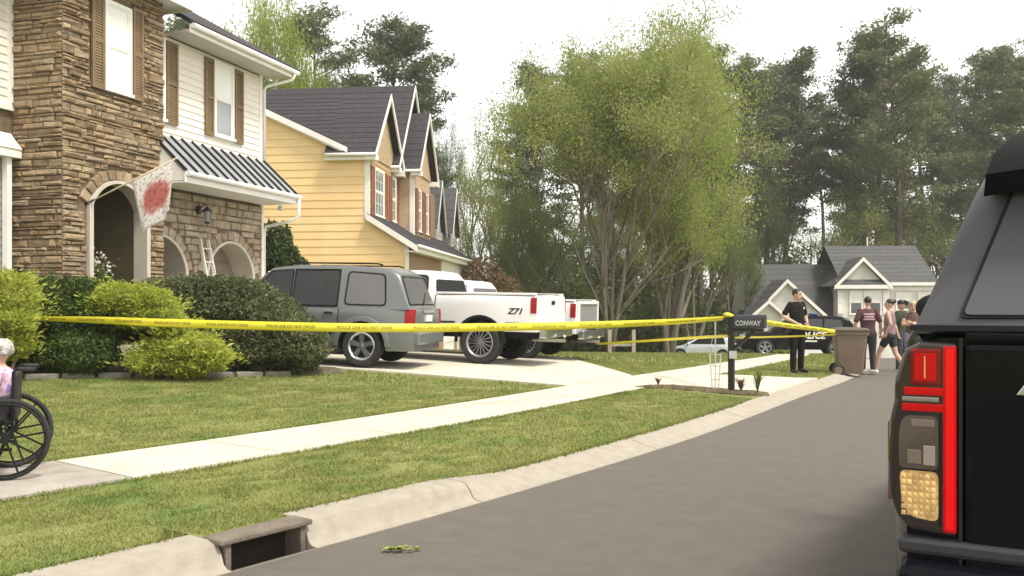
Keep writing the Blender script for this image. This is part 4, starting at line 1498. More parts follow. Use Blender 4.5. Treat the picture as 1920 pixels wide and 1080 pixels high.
            for k in range(16):
                t = 2 * math.pi * k / 16
                d = Vector((math.cos(t), 0, math.sin(t))); t2 = t + .32; d2 = Vector((math.cos(t2), 0, math.sin(t2)))
                b.beam(tuple(d * .06 + Vector((0, sd_ * .02, 0))), tuple(d2 * (rr - .03) + Vector((0, sd_ * .045, 0))), .02, .02, (0, 1, 0))
        b.lathe([(.001, sd_ * -.005), (.05, sd_ * .0), (.065, sd_ * .05), (.065, sd_ * .1)], 16, 'y')
        b.build('rim', rim_m or M_RIM, o, True, 30)
        b = MB(); b.lathe([(.001, sd_ * .085), (rr - .045, sd_ * .085), (rr - .045, sd_ * .10), (.001, sd_ * .10)], 20, 'y'); b.build('brake_disc', M_UNDER, o)
        return o

    def wheels_all(s, **kw):
        for x in s.wheels:
            for sd_ in (1, -1): s.wheel(x, sd_, **kw)

    def strip(s, name, pts, side, m, w=.012, off=.006, th=.01):
        """thin line (door gap, moulding) following the lower body side"""
        b = MB()
        for p, q in zip(pts[:-1], pts[1:]):
            d = Vector((q[0] - p[0], q[1] - p[1], 0)).normalized(); nn = Vector((-d.y, d.x, 0)) * w / 2
            n = max(1, int(max(abs(q[0] - p[0]), abs(q[1] - p[1])) / .15))
            for k in range(n):
                a = (p[0] + (q[0] - p[0]) * k / n, p[1] + (q[1] - p[1]) * k / n); c = (p[0] + (q[0] - p[0]) * (k + 1) / n, p[1] + (q[1] - p[1]) * (k + 1) / n)
                pl = [(a[0] - nn.x, a[1] - nn.y), (c[0] - nn.x, c[1] - nn.y), (c[0] + nn.x, c[1] + nn.y), (a[0] + nn.x, a[1] + nn.y)]
                b.prism([(x, side * (s.side_y(x, z) + off), z) for x, z in pl], (0, -side * th, 0))
        return b.build(name, m, s.root)


def door_handle(c, x, z, side, m):
    b = MB(); y = c.side_y(x, z)
    b.box(x - .09, x + .09, min(side * (y - .01), side * (y + .035)), max(side * (y - .01), side * (y + .035)), z - .02, z + .02)
    return b.build('door_handle', m, c.root, bevel=.008)


def mirror(c, x, z, m, y=None):
    for sd_ in (1, -1):
        yy = (y or c.side_y(x, z - .1))
        b = MB(); b.ball((x, sd_ * (yy + .13), z), (.07, .12, .085), 12, 8); b.beam((x, sd_ * (yy - .03), z - .05), (x, sd_ * (yy + .06), z - .03), .05, .04); b.build('side_mirror', m, c.root, True, 50)


def heading(fx, fy):
    """rotation that turns local +x to the world direction (fx, fy)"""
    return math.atan2(fy, fx)


def place(root, near_rear, theta, half):
    """put a vehicle whose nose points left and away by theta so that its near rear corner meets a ground point"""
    fx, fy = -math.cos(theta), math.sin(theta)
    lx, ly = -fy, fx                                # left of the heading is the side towards the camera
    x = near_rear[0] - lx * half; y = near_rear[1] - ly * half
    root.location = (x, y, 0); root.rotation_euler = (0, 0, heading(fx, fy))
    zz = [g1(x + fx * k, y + fy * k) + .032 for k in (.9, 3.6)]
    root.location.z = zz[0]


# --- grey family SUV at the top of the driveway
suv = empty('grey_suv', (0, 0, 0), 0, 'dark grey boxy family SUV parked on the driveway by the hedge', 'car')
place(suv, (-1.80, 16.3), R(11), .93)
suv.rotation_euler[1] = R(-1.6)
c = Car(suv, 4.72, .93, .30, (.98, 3.72), .375, .46, [(0, 1.05), (.15, 1.10), (3.35, 1.08), (3.6, 1.03), (4.5, .92), (4.72, .80)], M_GPAINT)
c.body()
prof = [(.10, 1.09), (.34, 1.70), (.52, 1.80), (1.5, 1.845), (2.4, 1.835), (2.85, 1.77), (3.55, 1.07)]
c.cabin(prof, .885, .72, 1.08, 1.80, holes=((1.46, 2.37), (2.39, 3.10)))
for sd_ in (1, -1):
    c.cab_patch('window', [(.56, 1.14), (.62, 1.68), (1.29, 1.72), (1.32, 1.14)], M_SKYGLASS, side=sd_, r=.07)
    c.cab_patch('window', [(1.49, 1.11), (1.49, 1.735), (2.33, 1.735), (2.35, 1.11)], M_CLEAR, side=sd_)
    c.cab_patch('window', [(2.42, 1.11), (2.41, 1.735), (2.80, 1.70), (3.36, 1.11)], M_CLEAR, side=sd_)
    c.lamp('taillight', -.02, .17, .79, 1.07, M_REDL, sd_)
    c.strip('door_gap', [(1.44, 1.06), (1.44, .75)], sd_, M_PLAST); c.strip('door_gap', [(2.37, 1.06), (2.37, .45)], sd_, M_PLAST)
    c.strip('side_moulding', [(1.55, .62), (3.2, .62)], sd_, M_PLAST, w=.07, off=.014)
    door_handle(c, 1.62, .98, sd_, M_CHROME); door_handle(c, 2.5, .98, sd_, M_CHROME)
    # flared wheel-arch lips
    for w in c.wheels:
        b = MB()
        for k in range(12):
            t0, t1 = math.pi * k / 12, math.pi * (k + 1) / 12
            q = []
            for t, rr in ((t0, c.arch - .005), (t1, c.arch - .005), (t1, c.arch + .085), (t0, c.arch + .085)):
                x, z = w + rr * math.cos(t), c.wr + rr * math.sin(t); q.append((x, sd_ * (c.side_y(x, max(z, .35)) + .028), z))
            b.prism(q, (0, -sd_ * .05, 0))
        b.build('wheel_arch', mat('grey_arch_paint', (.20, .205, .20), .35, metal=.3, coat=.3), suv, bevel=.01)
c.end_patch('rear_window_trim', (.125, 1.13), (.335, 1.67), .80, .66, M_PLAST, off=.017, mid=-1)
c.end_patch('rear_window', (.135, 1.16), (.32, 1.64), .76, .62, M_SKYGLASS, off=.022, mid=-1)
c.end_patch('windshield', (2.92, 1.70), (3.48, 1.13), .66, .80, M_CLEAR, mid=1)
b = MB(); b.box(-.035, .0, -.20, .20, .84, .96); b.build('licence_plate', M_PLATE, suv)
b = MB(); b.box(-.03, .0, -.34, .34, .99, 1.05); b.build('tailgate_trim', M_CHROME, suv, bevel=.01)
b = MB(); b.box(-.10, .06, -.84, .84, .42, .66); b.build('rear_bumper', M_GPAINT, suv, bevel=.04)
b = MB(); b.box(4.62, 4.80, -.80, .80, .38, .62); b.build('front_bumper', M_GPAINT, suv, bevel=.04)
b = MB(); b.box(4.66, 4.735, -.45, .45, .66, .86); b.build('grille', M_PLAST, suv)
for sd_ in (1, -1):
    b = MB(); b.box(4.55, 4.70, sd_ * .62 - .14, sd_ * .62 + .14, .68, .86); b.build('headlight', M_CHROME, suv, bevel=.02)
b = MB(); b.tube([(.20, -.45, 1.38), (.115, -.1, 1.2), (.09, .0, 1.14)], .012); b.build('wiper', M_PLAST, suv)
for sd_ in (1, -1):
    b = MB(); b.tube([(.7, sd_ * .62, 1.865), (.8, sd_ * .62, 1.89), (2.4, sd_ * .62, 1.88), (2.55, sd_ * .62, 1.85)], .016, 6); b.build('roof_rail', M_PLAST, suv)
mirror(c, 3.25, 1.22, M_GPAINT, .86)
b = MB()
for (x, y) in ((2.15, .38), (2.15, -.38), (1.15, .38), (1.15, -.38)):
    b.box(x - .12, x + .1, y - .24, y + .24, .9, 1.4); b.box(x - .08, x + .04, y - .12, y + .12, 1.4, 1.58)
b.build('seats', M_SEAT, suv, bevel=.04)
c.wheels_all(spokes=5)


# --- white pickups
def pickup(name, label, near_rear, theta, lift, wr, gate, rim_style, badge, cab_glass, kx=.32, ch=.50):
    p = empty(name, (0, 0, 0), 0, label, 'pickup truck', 'white pickups on the driveway')
    place(p, near_rear, theta, .98)
    p.rotation_euler[1] = R(-1.0)
    zb_ = .52 + lift; rail = 1.26 + lift
    c = Car(p, 5.55 + kx, .98, zb_, (1.22, 4.55 + kx), wr, wr + .09, [(0, rail), (1.95, rail), (2.0, rail), (3.9 + kx, rail), (4.1 + kx, rail - .03), (5.2 + kx, rail - .10), (5.55 + kx, rail - .22)], M_WPAINT, taper=.10, tail=.02, ww=.29)
    c.body('body', well=.34)
    # open bed: dark floor sunk behind rails
    b = MB(); b.box(.10, 1.88 + kx, -.80, .80, rail + .02, rail + .034); b.build('bed_liner', M_PLAST, p)
    for sd_ in (1, -1):
        b = MB(); b.box(.03, 1.94 + kx, sd_ * .87 - .06, sd_ * .87 + .06, rail + .005, rail + .055); b.build('bed_rail', M_WPAINT, p, bevel=.015)
    prof = [(1.98 + kx, rail + .0), (2.05 + kx, rail + ch - .14), (2.15 + kx, rail + ch - .02), (2.5 + kx, rail + ch + .01), (3.0 + kx, rail + ch), (3.25 + kx, rail + ch - .05), (3.95 + kx, rail + .0)]
    c.cabin(prof, .90, .74, rail, rail + ch)
    for sd_ in (1, -1):
        c.cab_patch('window', [(2.16 + kx, rail + .07), (2.20 + kx, rail + ch - .12), (2.62 + kx, rail + ch - .09), (2.66 + kx, rail + .07)], cab_glass, side=sd_, r=.06)
        c.cab_patch('window', [(2.74 + kx, rail + .07), (2.72 + kx, rail + ch - .09), (3.14 + kx, rail + ch - .11), (3.62 + kx, rail + .07)], M_CLEAR, side=sd_)
        c.lamp('taillight', -.01, .12, rail - .36, rail - .04, M_REDL, sd_)
        c.strip('door_gap', [(2.70 + kx, rail - .02), (2.70 + kx, zb_ + .1)], sd_, M_UNDER); c.strip('cab_gap', [(1.93 + kx, rail - .01), (1.93 + kx, zb_ + .05)], sd_, M_UNDER, w=.02)
        c.strip('side_moulding', [(.15, zb_ + .17), (c.wheels[0] - c.arch - .03, zb_ + .17)], sd_, M_UNDER, w=.035, off=.012)
        c.strip('side_moulding', [(c.wheels[0] + c.arch + .03, zb_ + .17), (4.0 + kx, zb_ + .17)], sd_, M_UNDER, w=.035, off=.012)
        door_handle(c, 2.85 + kx, rail - .16, sd_, M_PLAST)
        for w in c.wheels:
            b = MB()
            for k in range(14):
                t0, t1 = math.pi * k / 14, math.pi * (k + 1) / 14
                q = []
                for t, rr in ((t0, c.arch - .012), (t1, c.arch - .012), (t1, c.arch + .04), (t0, c.arch + .04)):
                    x, z = w + rr * math.cos(t), c.wr + rr * math.sin(t); q.append((x, sd_ * (c.side_y(x, max(z, zb_)) + .012), z))
                b.prism(q, (0, -sd_ * .05, 0))
            b.build('wheel_arch', M_PLAST, p)
    c.end_patch('rear_window', (1.98 + kx + .07 * .05 / (ch - .14), rail + .05), (1.98 + kx + .07 * (ch - .18) / (ch - .14), rail + ch - .18), .80, .70, M_DARKGL if badge else M_SKYGLASS, off=.016, mid=-1)
    c.end_patch('windshield', (3.32 + kx, rail + ch - .10), (3.88 + kx, rail + .05), .66, .80, M_CLEAR, mid=1)
    if gate == 'closed':
        b = MB(); b.box(-.035, .0, -.80, .80, zb_ + .14, rail - .0); g = b.build('tailgate', M_WPAINT, p, bevel=.02)
        b = MB(); b.box(-.05, -.034, -.10, .10, rail - .18, rail - .10); b.build('gate_handle', M_PLAST, g)
    else:
        b = MB()
        for (y0, y1, z0, z1) in ((-.82, .82, rail - .05, rail + .02), (-.82, .82, zb_ + .10, zb_ + .17), (.75, .82, zb_ + .17, rail - .05), (-.82, -.75, zb_ + .17, rail - .05)):
            b.box(-.06, .0, y0, y1, z0, z1)
        g = b.build('tailgate', M_WPAINT, p, bevel=.012)
        b = MB(); b.box(-.03, -.012, -.75, .75, zb_ + .17, rail - .05); b.build('gate_panel', mat('grey_gate_mesh', (.16, .16, .15), .8, (.22, .22, .21), scale=20), g)
    b = MB(); b.box(-.20, -.04, -.90, .90, zb_ - .12, zb_ + .09); b.build('rear_bumper', M_CHROME, p, bevel=.03)
    b = MB(); b.box(-.19, -.0, -.20, .20, zb_ - .02 + .11, zb_ + .125); b.build('bumper_step', M_PLAST, p)
    b = MB(); b.beam((-.32, 0, zb_ - .19), (.4, 0, zb_ - .19), .07, .07); b.ball((-.30, 0, zb_ - .10), .035); b.build('tow_hitch', M_CHROME, p)
    b = MB(); b.box(.15, 5.3 + kx, -.42, -.32, zb_ - .16, zb_ - .02); b.box(.15, 5.3 + kx, .32, .42, zb_ - .16, zb_ - .02); b.tube([(1.22, -.75, wr), (1.22, .75, wr)], .06); b.ball((1.22, 0, wr), .15)
    b.tube([(4.55 + kx, -.75, wr), (4.55 + kx, .75, wr)], .05); b.box(.3, 1.0, -.6, -.2, zb_ - .2, zb_ - .0); b.build('chassis', M_UNDER, p)
    b = MB(); b.tube([(.05, -.55, zb_ - .12), (1.6, -.5, zb_ - .1)], .035); b.build('exhaust_pipe', M_RIMD, p)
    b = MB(); b.box(5.42 + kx, 5.62 + kx, -.88, .88, zb_ - .1, zb_ + .10); b.build('front_bumper', M_CHROME, p, bevel=.03)
    b = MB(); b.box(5.45 + kx, 5.575 + kx, -.5, .5, zb_ + .14, rail - .28); b.build('grille', M_PLAST, p)
    for sd_ in (1, -1):
        b = MB(); b.box(5.36 + kx, 5.56 + kx, sd_ * .70 - .16, sd_ * .70 + .16, zb_ + .2, rail - .28); b.build('headlight', M_CHROME, p, bevel=.02)
    mirror(c, 3.55 + kx, rail + .16, M_PLAST, .90)
    b = MB()
    for y in (.38, -.38):
        b.box(2.85 + kx, 3.05 + kx, y - .24, y + .24, rail - .15, rail + .26); b.box(2.9 + kx, 3.0 + kx, y - .12, y + .12, rail + .26, rail + .38)
    b.build('seats', M_SEAT, p, bevel=.04)
    if badge:
        vs, fs = text_mesh(badge, .17, .006, .35)
        for sd_ in (1, -1):
            b = MB(); bx, bz = .46, rail - .33
            b.add([(bx - (v[0] * sd_ * 1.15 if True else 0) * 1.0, sd_ * (c.side_y(bx, bz) + .004), bz + v[1]) for v in vs], fs)
            b.build('badge', M_UNDER, p)
    c.wheels_all(style=rim_style, rim_m=M_RIMD, track=.985)
    return p, c


t1, _ = pickup('white_pickup', 'nearer white pickup with black badge and closed tailgate', (.46, 18.2), R(21), .16, .44, 'closed', 'mesh', 'Z71', M_TINT)
t2, _ = pickup('white_pickup', 'farther white pickup with grey panelled tailgate behind the other pickup', (1.42, 20.7), R(21), .08, .40, 'frame', 'mesh', None, M_CLEAR, .62, .47)


# --- small silver hatchback far down the street
hb = empty('silver_hatchback', (0, 0, 0), 0, 'small silver white hatchback parked far off behind the mailbox', 'car')
c = Car(hb, 4.2, .87, .22, (.75, 3.35), .32, .38, [(0, .92), (.2, .98), (2.9, .92), (3.9, .78), (4.2, .62)], M_SILV)
c.body()
c.cabin([(.12, .98), (.45, 1.36), (.8, 1.47), (1.8, 1.50), (2.2, 1.44), (3.15, .93)], .80, .62, .95, 1.46)
for sd_ in (1, -1):
    c.cab_patch('window', [(.62, 1.02), (.75, 1.36), (1.35, 1.40), (1.40, 1.02)], M_TINT, side=sd_)
    c.cab_patch('window', [(1.48, 1.02), (1.45, 1.40), (2.05, 1.38), (2.75, 1.02)], M_TINT, side=sd_)
    c.lamp('taillight', .0, .2, .70, .93, M_REDL, sd_)
    c.side_patch('headlight', [(3.95, .58), (3.9, .74), (4.14, .66), (4.15, .56)], M_CHROME, side=sd_, off=.012, th=.06)
    c.strip('door_gap', [(1.44, .9), (1.44, .35)], sd_, M_PLAST); door_handle(c, 1.6, .82, sd_, M_SILV)
c.end_patch('rear_window', (.17, 1.03), (.43, 1.33), .66, .56, M_TINT, mid=-1)
c.end_patch('windshield', (2.28, 1.40), (3.02, .99), .58, .70, M_TINT, mid=1)
b = MB(); b.box(-.06, .05, -.78, .78, .32, .55); b.build('rear_bumper', M_SILV, hb, bevel=.04)
b = MB(); b.box(4.1, 4.24, -.74, .74, .28, .5); b.build('front_bumper', M_SILV, hb, bevel=.04)
mirror(c, 2.85, 1.03, M_SILV, .78)
c.wheels_all(spokes=6)
hx_, hy_ = (1382 - 960) / 1700 * 56, 56
hb.rotation_euler = (0, 0, heading(-.93, .36)); hb.location = (hx_, hy_, g1(hx_, hy_) - .02)

# --- black and white-lettered patrol SUV across the road
ps = empty('police_suv', (0, 0, 0), 0, 'black patrol SUV with white door lettering behind the officer', 'police car')
c = Car(ps, 5.0, .98, .30, (1.05, 4.0), .38, .46, [(0, 1.05), (.2, 1.10), (3.4, 1.08), (4.7, .98), (5.0, .8)], M_BPAINT)
c.body()
c.cabin([(.10, 1.09), (.5, 1.62), (.8, 1.72), (2.2, 1.76), (2.75, 1.69), (3.65, 1.07)], .92, .72, 1.08, 1.72)
for sd_ in (1, -1):
    c.cab_patch('window', [(.72, 1.15), (.86, 1.58), (1.5, 1.62), (1.55, 1.15)], M_TINT, side=sd_)
    c.cab_patch('window', [(1.62, 1.15), (1.6, 1.62), (2.62, 1.60), (3.3, 1.15)], M_TINT, side=sd_)
    c.lamp('taillight', .0, .22, .8, 1.05, M_REDL, sd_)
    c.strip('door_gap', [(1.58, 1.05), (1.58, .45)], sd_, M_PLAST); c.strip('door_gap', [(2.75, 1.05), (2.75, .45)], sd_, M_PLAST)
    door_handle(c, 1.75, .98, sd_, M_PLAST)
    b = MB(); bx, bz = 2.15, .90
    vs, fs = text_mesh('POLICE', .40, .012, .25)
    b.add([(bx - v[0] * sd_, sd_ * (c.side_y(bx, bz) + .012), bz + v[1]) for v in vs], fs); b.build('lettering', M_TRIM, ps)
    c.side_patch('stripe', [(1.85, .64), (1.85, .70), (2.55, .70), (2.55, .64)], M_TRIM, side=sd_, off=.01, r=0)
c.end_patch('windshield', (2.83, 1.64), (3.55, 1.14), .66, .82, M_CLEAR, mid=1)
c.end_patch('rear_window', (.15, 1.15), (.47, 1.57), .74, .6, M_TINT, mid=-1)
b = MB(); b.box(1.75, 2.0, -.55, .55, 1.77, 1.85); lb = b.build('light_bar', mat('blue_lamp_lens', (.03, .05, .35), .2), ps, bevel=.03)
b = MB(); b.box(-.08, .06, -.86, .86, .40, .66); b.build('rear_bumper', M_BPAINT, ps, bevel=.04)
b = MB(); b.box(4.9, 5.08, -.82, .82, .36, .62); b.build('front_bumper', M_PLAST, ps, bevel=.04)
for sd_ in (1, -1):
    b = MB(); b.box(4.82, 4.97, sd_ * .68 - .16, sd_ * .68 + .16, .72, .9); b.build('headlight', M_CHROME, ps, bevel=.02)
mirror(c, 3.2, 1.22, M_BPAINT, .9)
c.wheels_all(spokes=5, rim_m=M_RIMD)
px_, py_ = (1625 - 960) / 1700 * 38.5, 39.5
ps.rotation_euler = (0, 0, heading(-.985, .17)); ps.location = (px_, py_, float(zr(38)) + .02)
# ---------------------------------------------------------------- black SUV close to the camera
M_LAMP_R = mat('red_tail_lamp', (.36, .004, .004), .2, spec=.25, emit=(1.0, .0, .0), estr=.16)
M_LAMP_RB = mat('bright_red_lamp_core', (.62, .01, .01), .2, spec=.25, emit=(1.0, .0, .0), estr=.26)
M_LAMP_A = mat('amber_reverse_lens', (.42, .24, .05), .3, (.80, .60, .28), scale=60, detail=2, coat=.3, emit=(1.0, .62, .20), estr=.10)
M_LAMP_C = mat('clear_lamp_lens', (.115, .09, .068), .2, (.17, .14, .11), scale=9, detail=2, coat=.4)
M_LAMP_F = mat('amber_facet', (.66, .46, .18), .25, per=.6, emit=(1.0, .66, .25), estr=.16)
M_LAMP_W = mat('bright_lens_highlight', (.62, .56, .50), .25, metal=.5)  # pale blocks on the lamp lens: highlights put into the colour
M_COVER = glass('clear_lamp_cover', (.02, .008, .008), .04, .86)
MATS['clear_lamp_cover'].node_tree.nodes['Transparent BSDF'].inputs[0].default_value = (.96, .94, .94, 1)
M_SMOKE = mat('smoked_lamp_housing', (.03, .022, .02), .12, coat=.8)
bs = empty('black_suv', (0, 0, 0), 0, 'large black SUV close by with lit red tail lamp', 'car')
c = Car(bs, 5.35, 1.03, .34, (1.25, 4.4), .41, .49, [(0, 1.37), (.10, 1.40), (3.6, 1.36), (4.0, 1.28), (5.0, 1.18), (5.35, .98)], M_BPAINT, tail=.075)
c.body()
M_SKYGREY = mat('reflected_sky_grey', (.092, .090, .096), .4, (.10, .098, .104), scale=1, spec=.25)  # reflected sky on black cabin and rear glass, painted as even grey
prof = [(.06, 1.41), (.31, 1.87), (.42, 1.95), (.7, 2.0), (2.4, 2.01), (3.0, 1.93), (3.85, 1.38)]
c.paint = M_SKYGREY
c.cabin(prof, .925, .72, 1.40, 1.97)
c.paint = M_BPAINT
c.end_patch('rear_window_gap', (.080, 1.418), (.310, 1.85), .805, .66, M_UNDER, off=.024, r=.02, th=.05, mid=-1)
c.end_patch('rear_window', (.085, 1.425), (.307, 1.845), .793, .648, M_SKYGREY, off=.030, r=.02, th=.03, mid=-1)
for sd_ in (1, -1):
    c.cab_patch('window', [(.34, 1.45), (.56, 1.83), (1.45, 1.86), (1.45, 1.45)], M_TINT, side=sd_)
    c.cab_patch('window', [(1.55, 1.45), (1.55, 1.86), (2.35, 1.86), (2.40, 1.45)], M_TINT, side=sd_)
    c.cab_patch('window', [(2.48, 1.45), (2.45, 1.86), (2.95, 1.82), (3.55, 1.45)], M_TINT, side=sd_)
    c.strip('door_gap', [(1.5, 1.36), (1.5, .5)], sd_, M_UNDER); c.strip('door_gap', [(2.44, 1.36), (2.44, .5)], sd_, M_UNDER)
    door_handle(c, 1.7, 1.2, sd_, M_BPAINT); door_handle(c, 2.62, 1.2, sd_, M_BPAINT)
# belt moulding and shoulder
b = MB(); b.box(-.012, .05, -.93, .93, 1.392, 1.408); b.build('belt_gap', M_UNDER, bs)
b = MB(); b.box(-.022, .03, -.785, .785, 1.362, 1.389); b.build('tailgate_ledge', M_BPAINT, bs, bevel=.008)
# spoiler
b = MB()
rows = []
for (x, z, hwid) in ((.20, 1.83, .745), (.10, 1.885, .735), (.11, 1.945, .715), (.16, 2.0, .67), (.26, 2.045, .60), (.75, 2.055, .56), (.8, 1.98, .60), (.5, 1.92, .66)):
    rows.append([(x, y * hwid, z - .03 * abs(y) ** 3) for y in (-1, -.75, -.4, 0, .4, .75, 1)])
for r_ in rows: b.v += r_
n = 7
for i in range(len(rows)):
    j = (i + 1) % len(rows)
    for k in range(n - 1): b.f.append((i * n + k, i * n + k + 1, j * n + k + 1, j * n + k)); b.m.append(0)
b.f.append(tuple(i * n for i in range(len(rows)))); b.f.append(tuple(i * n + n - 1 for i in range(len(rows)))[::-1]); b.m += [0, 0]
b.build('spoiler', M_PLAST, bs, True, 45)
# tail lamps
for sd_ in (1, -1):
    def lb(bb, y0, y1, z0, z1, x0, x1):
        bb.box(x0, x1, min(sd_ * y0, sd_ * y1), max(sd_ * y0, sd_ * y1), z0, z1)
    b = MB()
    prof_l = [(.802, 1.355), (.90, 1.36), (.945, 1.335), (.972, 1.24), (.972, 1.19), (.985, 1.12), (.99, 1.0), (.985, .90), (.965, .84), (.93, .805), (.802, .795)]
    b.prism([(-.026, sd_ * y, z) for y, z in prof_l], (.30, 0, 0))
    lamp = b.build('tail_lamp', M_SMOKE, bs, bevel=.012)
    b = MB(); lb(b, .804, .840, .806, 1.348, -.031, -.02); b.build('light_bar', M_LAMP_R, lamp, bevel=.006)
    b = MB(); lb(b, .811, .833, .815, 1.338, -.034, -.03); b.build('light_guide', M_LAMP_RB, lamp, bevel=.003)
    b = MB(); lb(b, .846, .928, 1.232, 1.338, -.032, -.02); b.build('brake_lens', M_REDL, lamp, bevel=.01)
    b = MB(); lb(b, .858, .916, 1.245, 1.326, -.0335, -.031); b.build('brake_glow', M_LAMP_R, lamp, bevel=.001)
    b = MB(); lb(b, .886, .8895, 1.252, 1.318, -.0350, -.0333); b.build('brake_core', M_LAMP_A, lamp)
    b = MB(); lb(b, .8385, .945, 1.203, 1.226, -.033, -.02); lb(b, .8385, .95, 1.155, 1.178, -.033, -.02); b.build('cross_bar', M_LAMP_R, lamp, bevel=.004)
    b = MB(); lb(b, .850, .95, 1.183, 1.198, -.034, -.02); b.build('chrome_strip', M_CHROME, lamp, bevel=.003)
    b = MB(); b.prism([(-.033, sd_ * y, z) for y, z in roundpoly([Vector((y, z, 0)) for y, z in ((.852, .985), (.852, 1.142), (.945, 1.142), (.958, 1.10), (.958, .985))], .02) for (y, z) in [(y, z)]] if False else [(-.033, sd_ * p[0], p[1]) for p in roundpoly([(.852, .985, 0), (.852, 1.142, 0), (.945, 1.142, 0), (.958, 1.10, 0), (.958, .985, 0)], .02)], (.02, 0, 0)); b.build('turn_lens', M_LAMP_C, lamp)
    b = MB(); b.prism([(-.033, sd_ * p[0], p[1]) for p in roundpoly([(.852, .835, 0), (.852, .98, 0), (.957, .98, 0), (.952, .90, 0), (.93, .845, 0)], .02)], (.02, 0, 0)); b.build('reverse_lens', M_LAMP_A, lamp)
    b = MB()
    for q in range(7):
        for w2 in range(6):
            yy, zz = .859 + .0158 * w2, .848 + .0182 * q
            if yy > .94 and zz < .87: continue
            b.add([(-.0332, sd_ * yy, zz), (-.0332, sd_ * (yy + .0135), zz), (-.0332, sd_ * (yy + .0135), zz + .0145), (-.0332, sd_ * yy, zz + .0145), (-.0375, sd_ * (yy + .007), zz + .007)], [(0, 1, 4), (1, 2, 4), (2, 3, 4), (3, 0, 4)])
    tag(b.build('reverse_facets', M_LAMP_F, lamp), kind='stuff')
    b = MB(); lb(b, .860, .892, .998, 1.056, -.0345, -.03); b.build('reflector_highlight', M_LAMP_W, lamp, bevel=.002)
    b = MB(); lb(b, .898, .935, 1.0, 1.042, -.0345, -.03); b.build('reflector_highlight', mat('dim_lens_highlight', (.33, .28, .23), .3, metal=.4), lamp, bevel=.002)
    b = MB(); lb(b, .862, .925, 1.110, 1.132, -.0345, -.03); b.build('reflector_highlight', mat('dim_lens_highlight', (.33, .28, .23), .3, metal=.4), lamp, bevel=.002)
    b = MB(); lb(b, .845, .849, .82, 1.15, -.031, -.02); lb(b, .85, .95, .982, .986, -.035, -.02); b.build('lens_frame', M_PLAST, lamp)
    b = MB(); lb(b, .968, .994, .88, 1.12, .0, .25); b.build('side_reflector', mat('dark_red_lens', (.12, .012, .012), .2, coat=.5), lamp, bevel=.008)
    b = MB(); lb(b, .790, .7985, .45, 1.37, -.03, .0); b.build('tailgate_gap', M_UNDER, bs)
    b = MB(); P_ = [(y * .985 + (.0 if y > .85 else .014), z * .985 + .0165) for y, z in prof_l]
    Q_ = [(y * .95 + .045, z * .93 + .0755) for y, z in prof_l]
    m_ = len(P_)
    for k in range(m_):
        l_ = (k + 1) % m_
        b.add([(-.028, sd_ * P_[k][0], P_[k][1]), (-.028, sd_ * P_[l_][0], P_[l_][1]), (-.047, sd_ * Q_[l_][0], Q_[l_][1]), (-.047, sd_ * Q_[k][0], Q_[k][1])], [(0, 1, 2, 3)])
    b.add([(-.047, sd_ * y, z) for y, z in Q_], [tuple(range(m_))])
    b.build('lens_cover', M_COVER, lamp, True, 25)
# tailgate skin, lower lip, emblem, plate recess, bumper
b = MB(); b.box(-.028, .01, -.787, .787, .60, 1.358); tg = b.build('tailgate', M_BPAINT, bs, bevel=.02)
b = MB(); b.prism([(-.040, .655, 1.215), (-.040, .60, 1.30), (-.040, .36, 1.30), (-.040, .36, 1.215)], (.011, 0, 0)); b.build('emblem', M_CHROME, tg, bevel=.003)
b = MB(); b.prism([(-.044, .625, 1.225), (-.044, .59, 1.285), (-.044, .37, 1.285), (-.044, .37, 1.225)], (.006, 0, 0)); b.build('emblem_fill', mat('grey_green_enamel', (.16, .17, .13), .3), tg)
b = MB(); b.box(-.034, -.029, -.3, .3, .86, 1.08); b.build('plate_recess', M_PLAST, tg)
b = MB(); b.box(-.040, -.035, -.155, .155, .90, 1.05); b.build('licence_plate', M_PLATE, tg)
b = MB(); b.box(-.075, .12, -.965, .965, .45, .72); b.build('rear_bumper', M_BPAINT, bs, bevel=.04)
b = MB(); b.box(-.04, .10, -.962, .962, .735, .785); b.build('bumper_ledge', mat('satin_grey_plastic', (.035, .035, .038), .35), bs, bevel=.015)
b = MB(); b.box(-.09, .10, -.9, .9, .32, .445); b.build('lower_valance', M_PLAST, bs, bevel=.03)
for sd_ in (1, -1):
    b = MB(); b.box(-.118, -.10, sd_ * .86 - .07, sd_ * .86 + .07, .56, .60); b.build('reflector', M_REDL, bs)
    b = MB(); b.box(5.1, 5.3, sd_ * .75 - .2, sd_ * .75 + .2, .86, 1.02); b.build('headlight', M_CHROME, bs, bevel=.02)
    b = MB(); b.ball((3.42, sd_ * 1.155, 1.445), (.07, .125, .09), 14, 10); b.beam((3.45, sd_ * .93, 1.40), (3.43, sd_ * 1.08, 1.42), .06, .05); b.build('side_mirror', M_PLAST, bs, True, 50)
b = MB(); b.box(5.25, 5.45, -.9, .9, .4, .7); b.build('front_bumper', M_BPAINT, bs, bevel=.05)
b = MB(); b.box(5.28, 5.40, -.55, .55, .75, 1.0); b.build('grille', M_CHROME, bs)
c.end_patch('windshield', (3.08, 1.86), (3.78, 1.43), .70, .86, M_TINT, mid=1)
b = MB()
for sd_ in (1, -1): b.tube([(.7, sd_ * .68, 1.985), (.8, sd_ * .68, 2.02), (2.4, sd_ * .68, 2.02), (2.55, sd_ * .68, 1.97)], .018, 6)
b.build('roof_rails', M_PLAST, bs)
c.wheels_all(spokes=6)
PHI = R(30)
fx, fy = math.sin(PHI), math.cos(PHI)
lx, ly = -fy, fx
cx_, cy_ = 1.140, 2.73                                # ground point below the rear-left lamp edge
bs.location = (cx_ - lx * .985, cy_ - ly * .985, .03); bs.rotation_euler = (0, 0, heading(fx, fy))

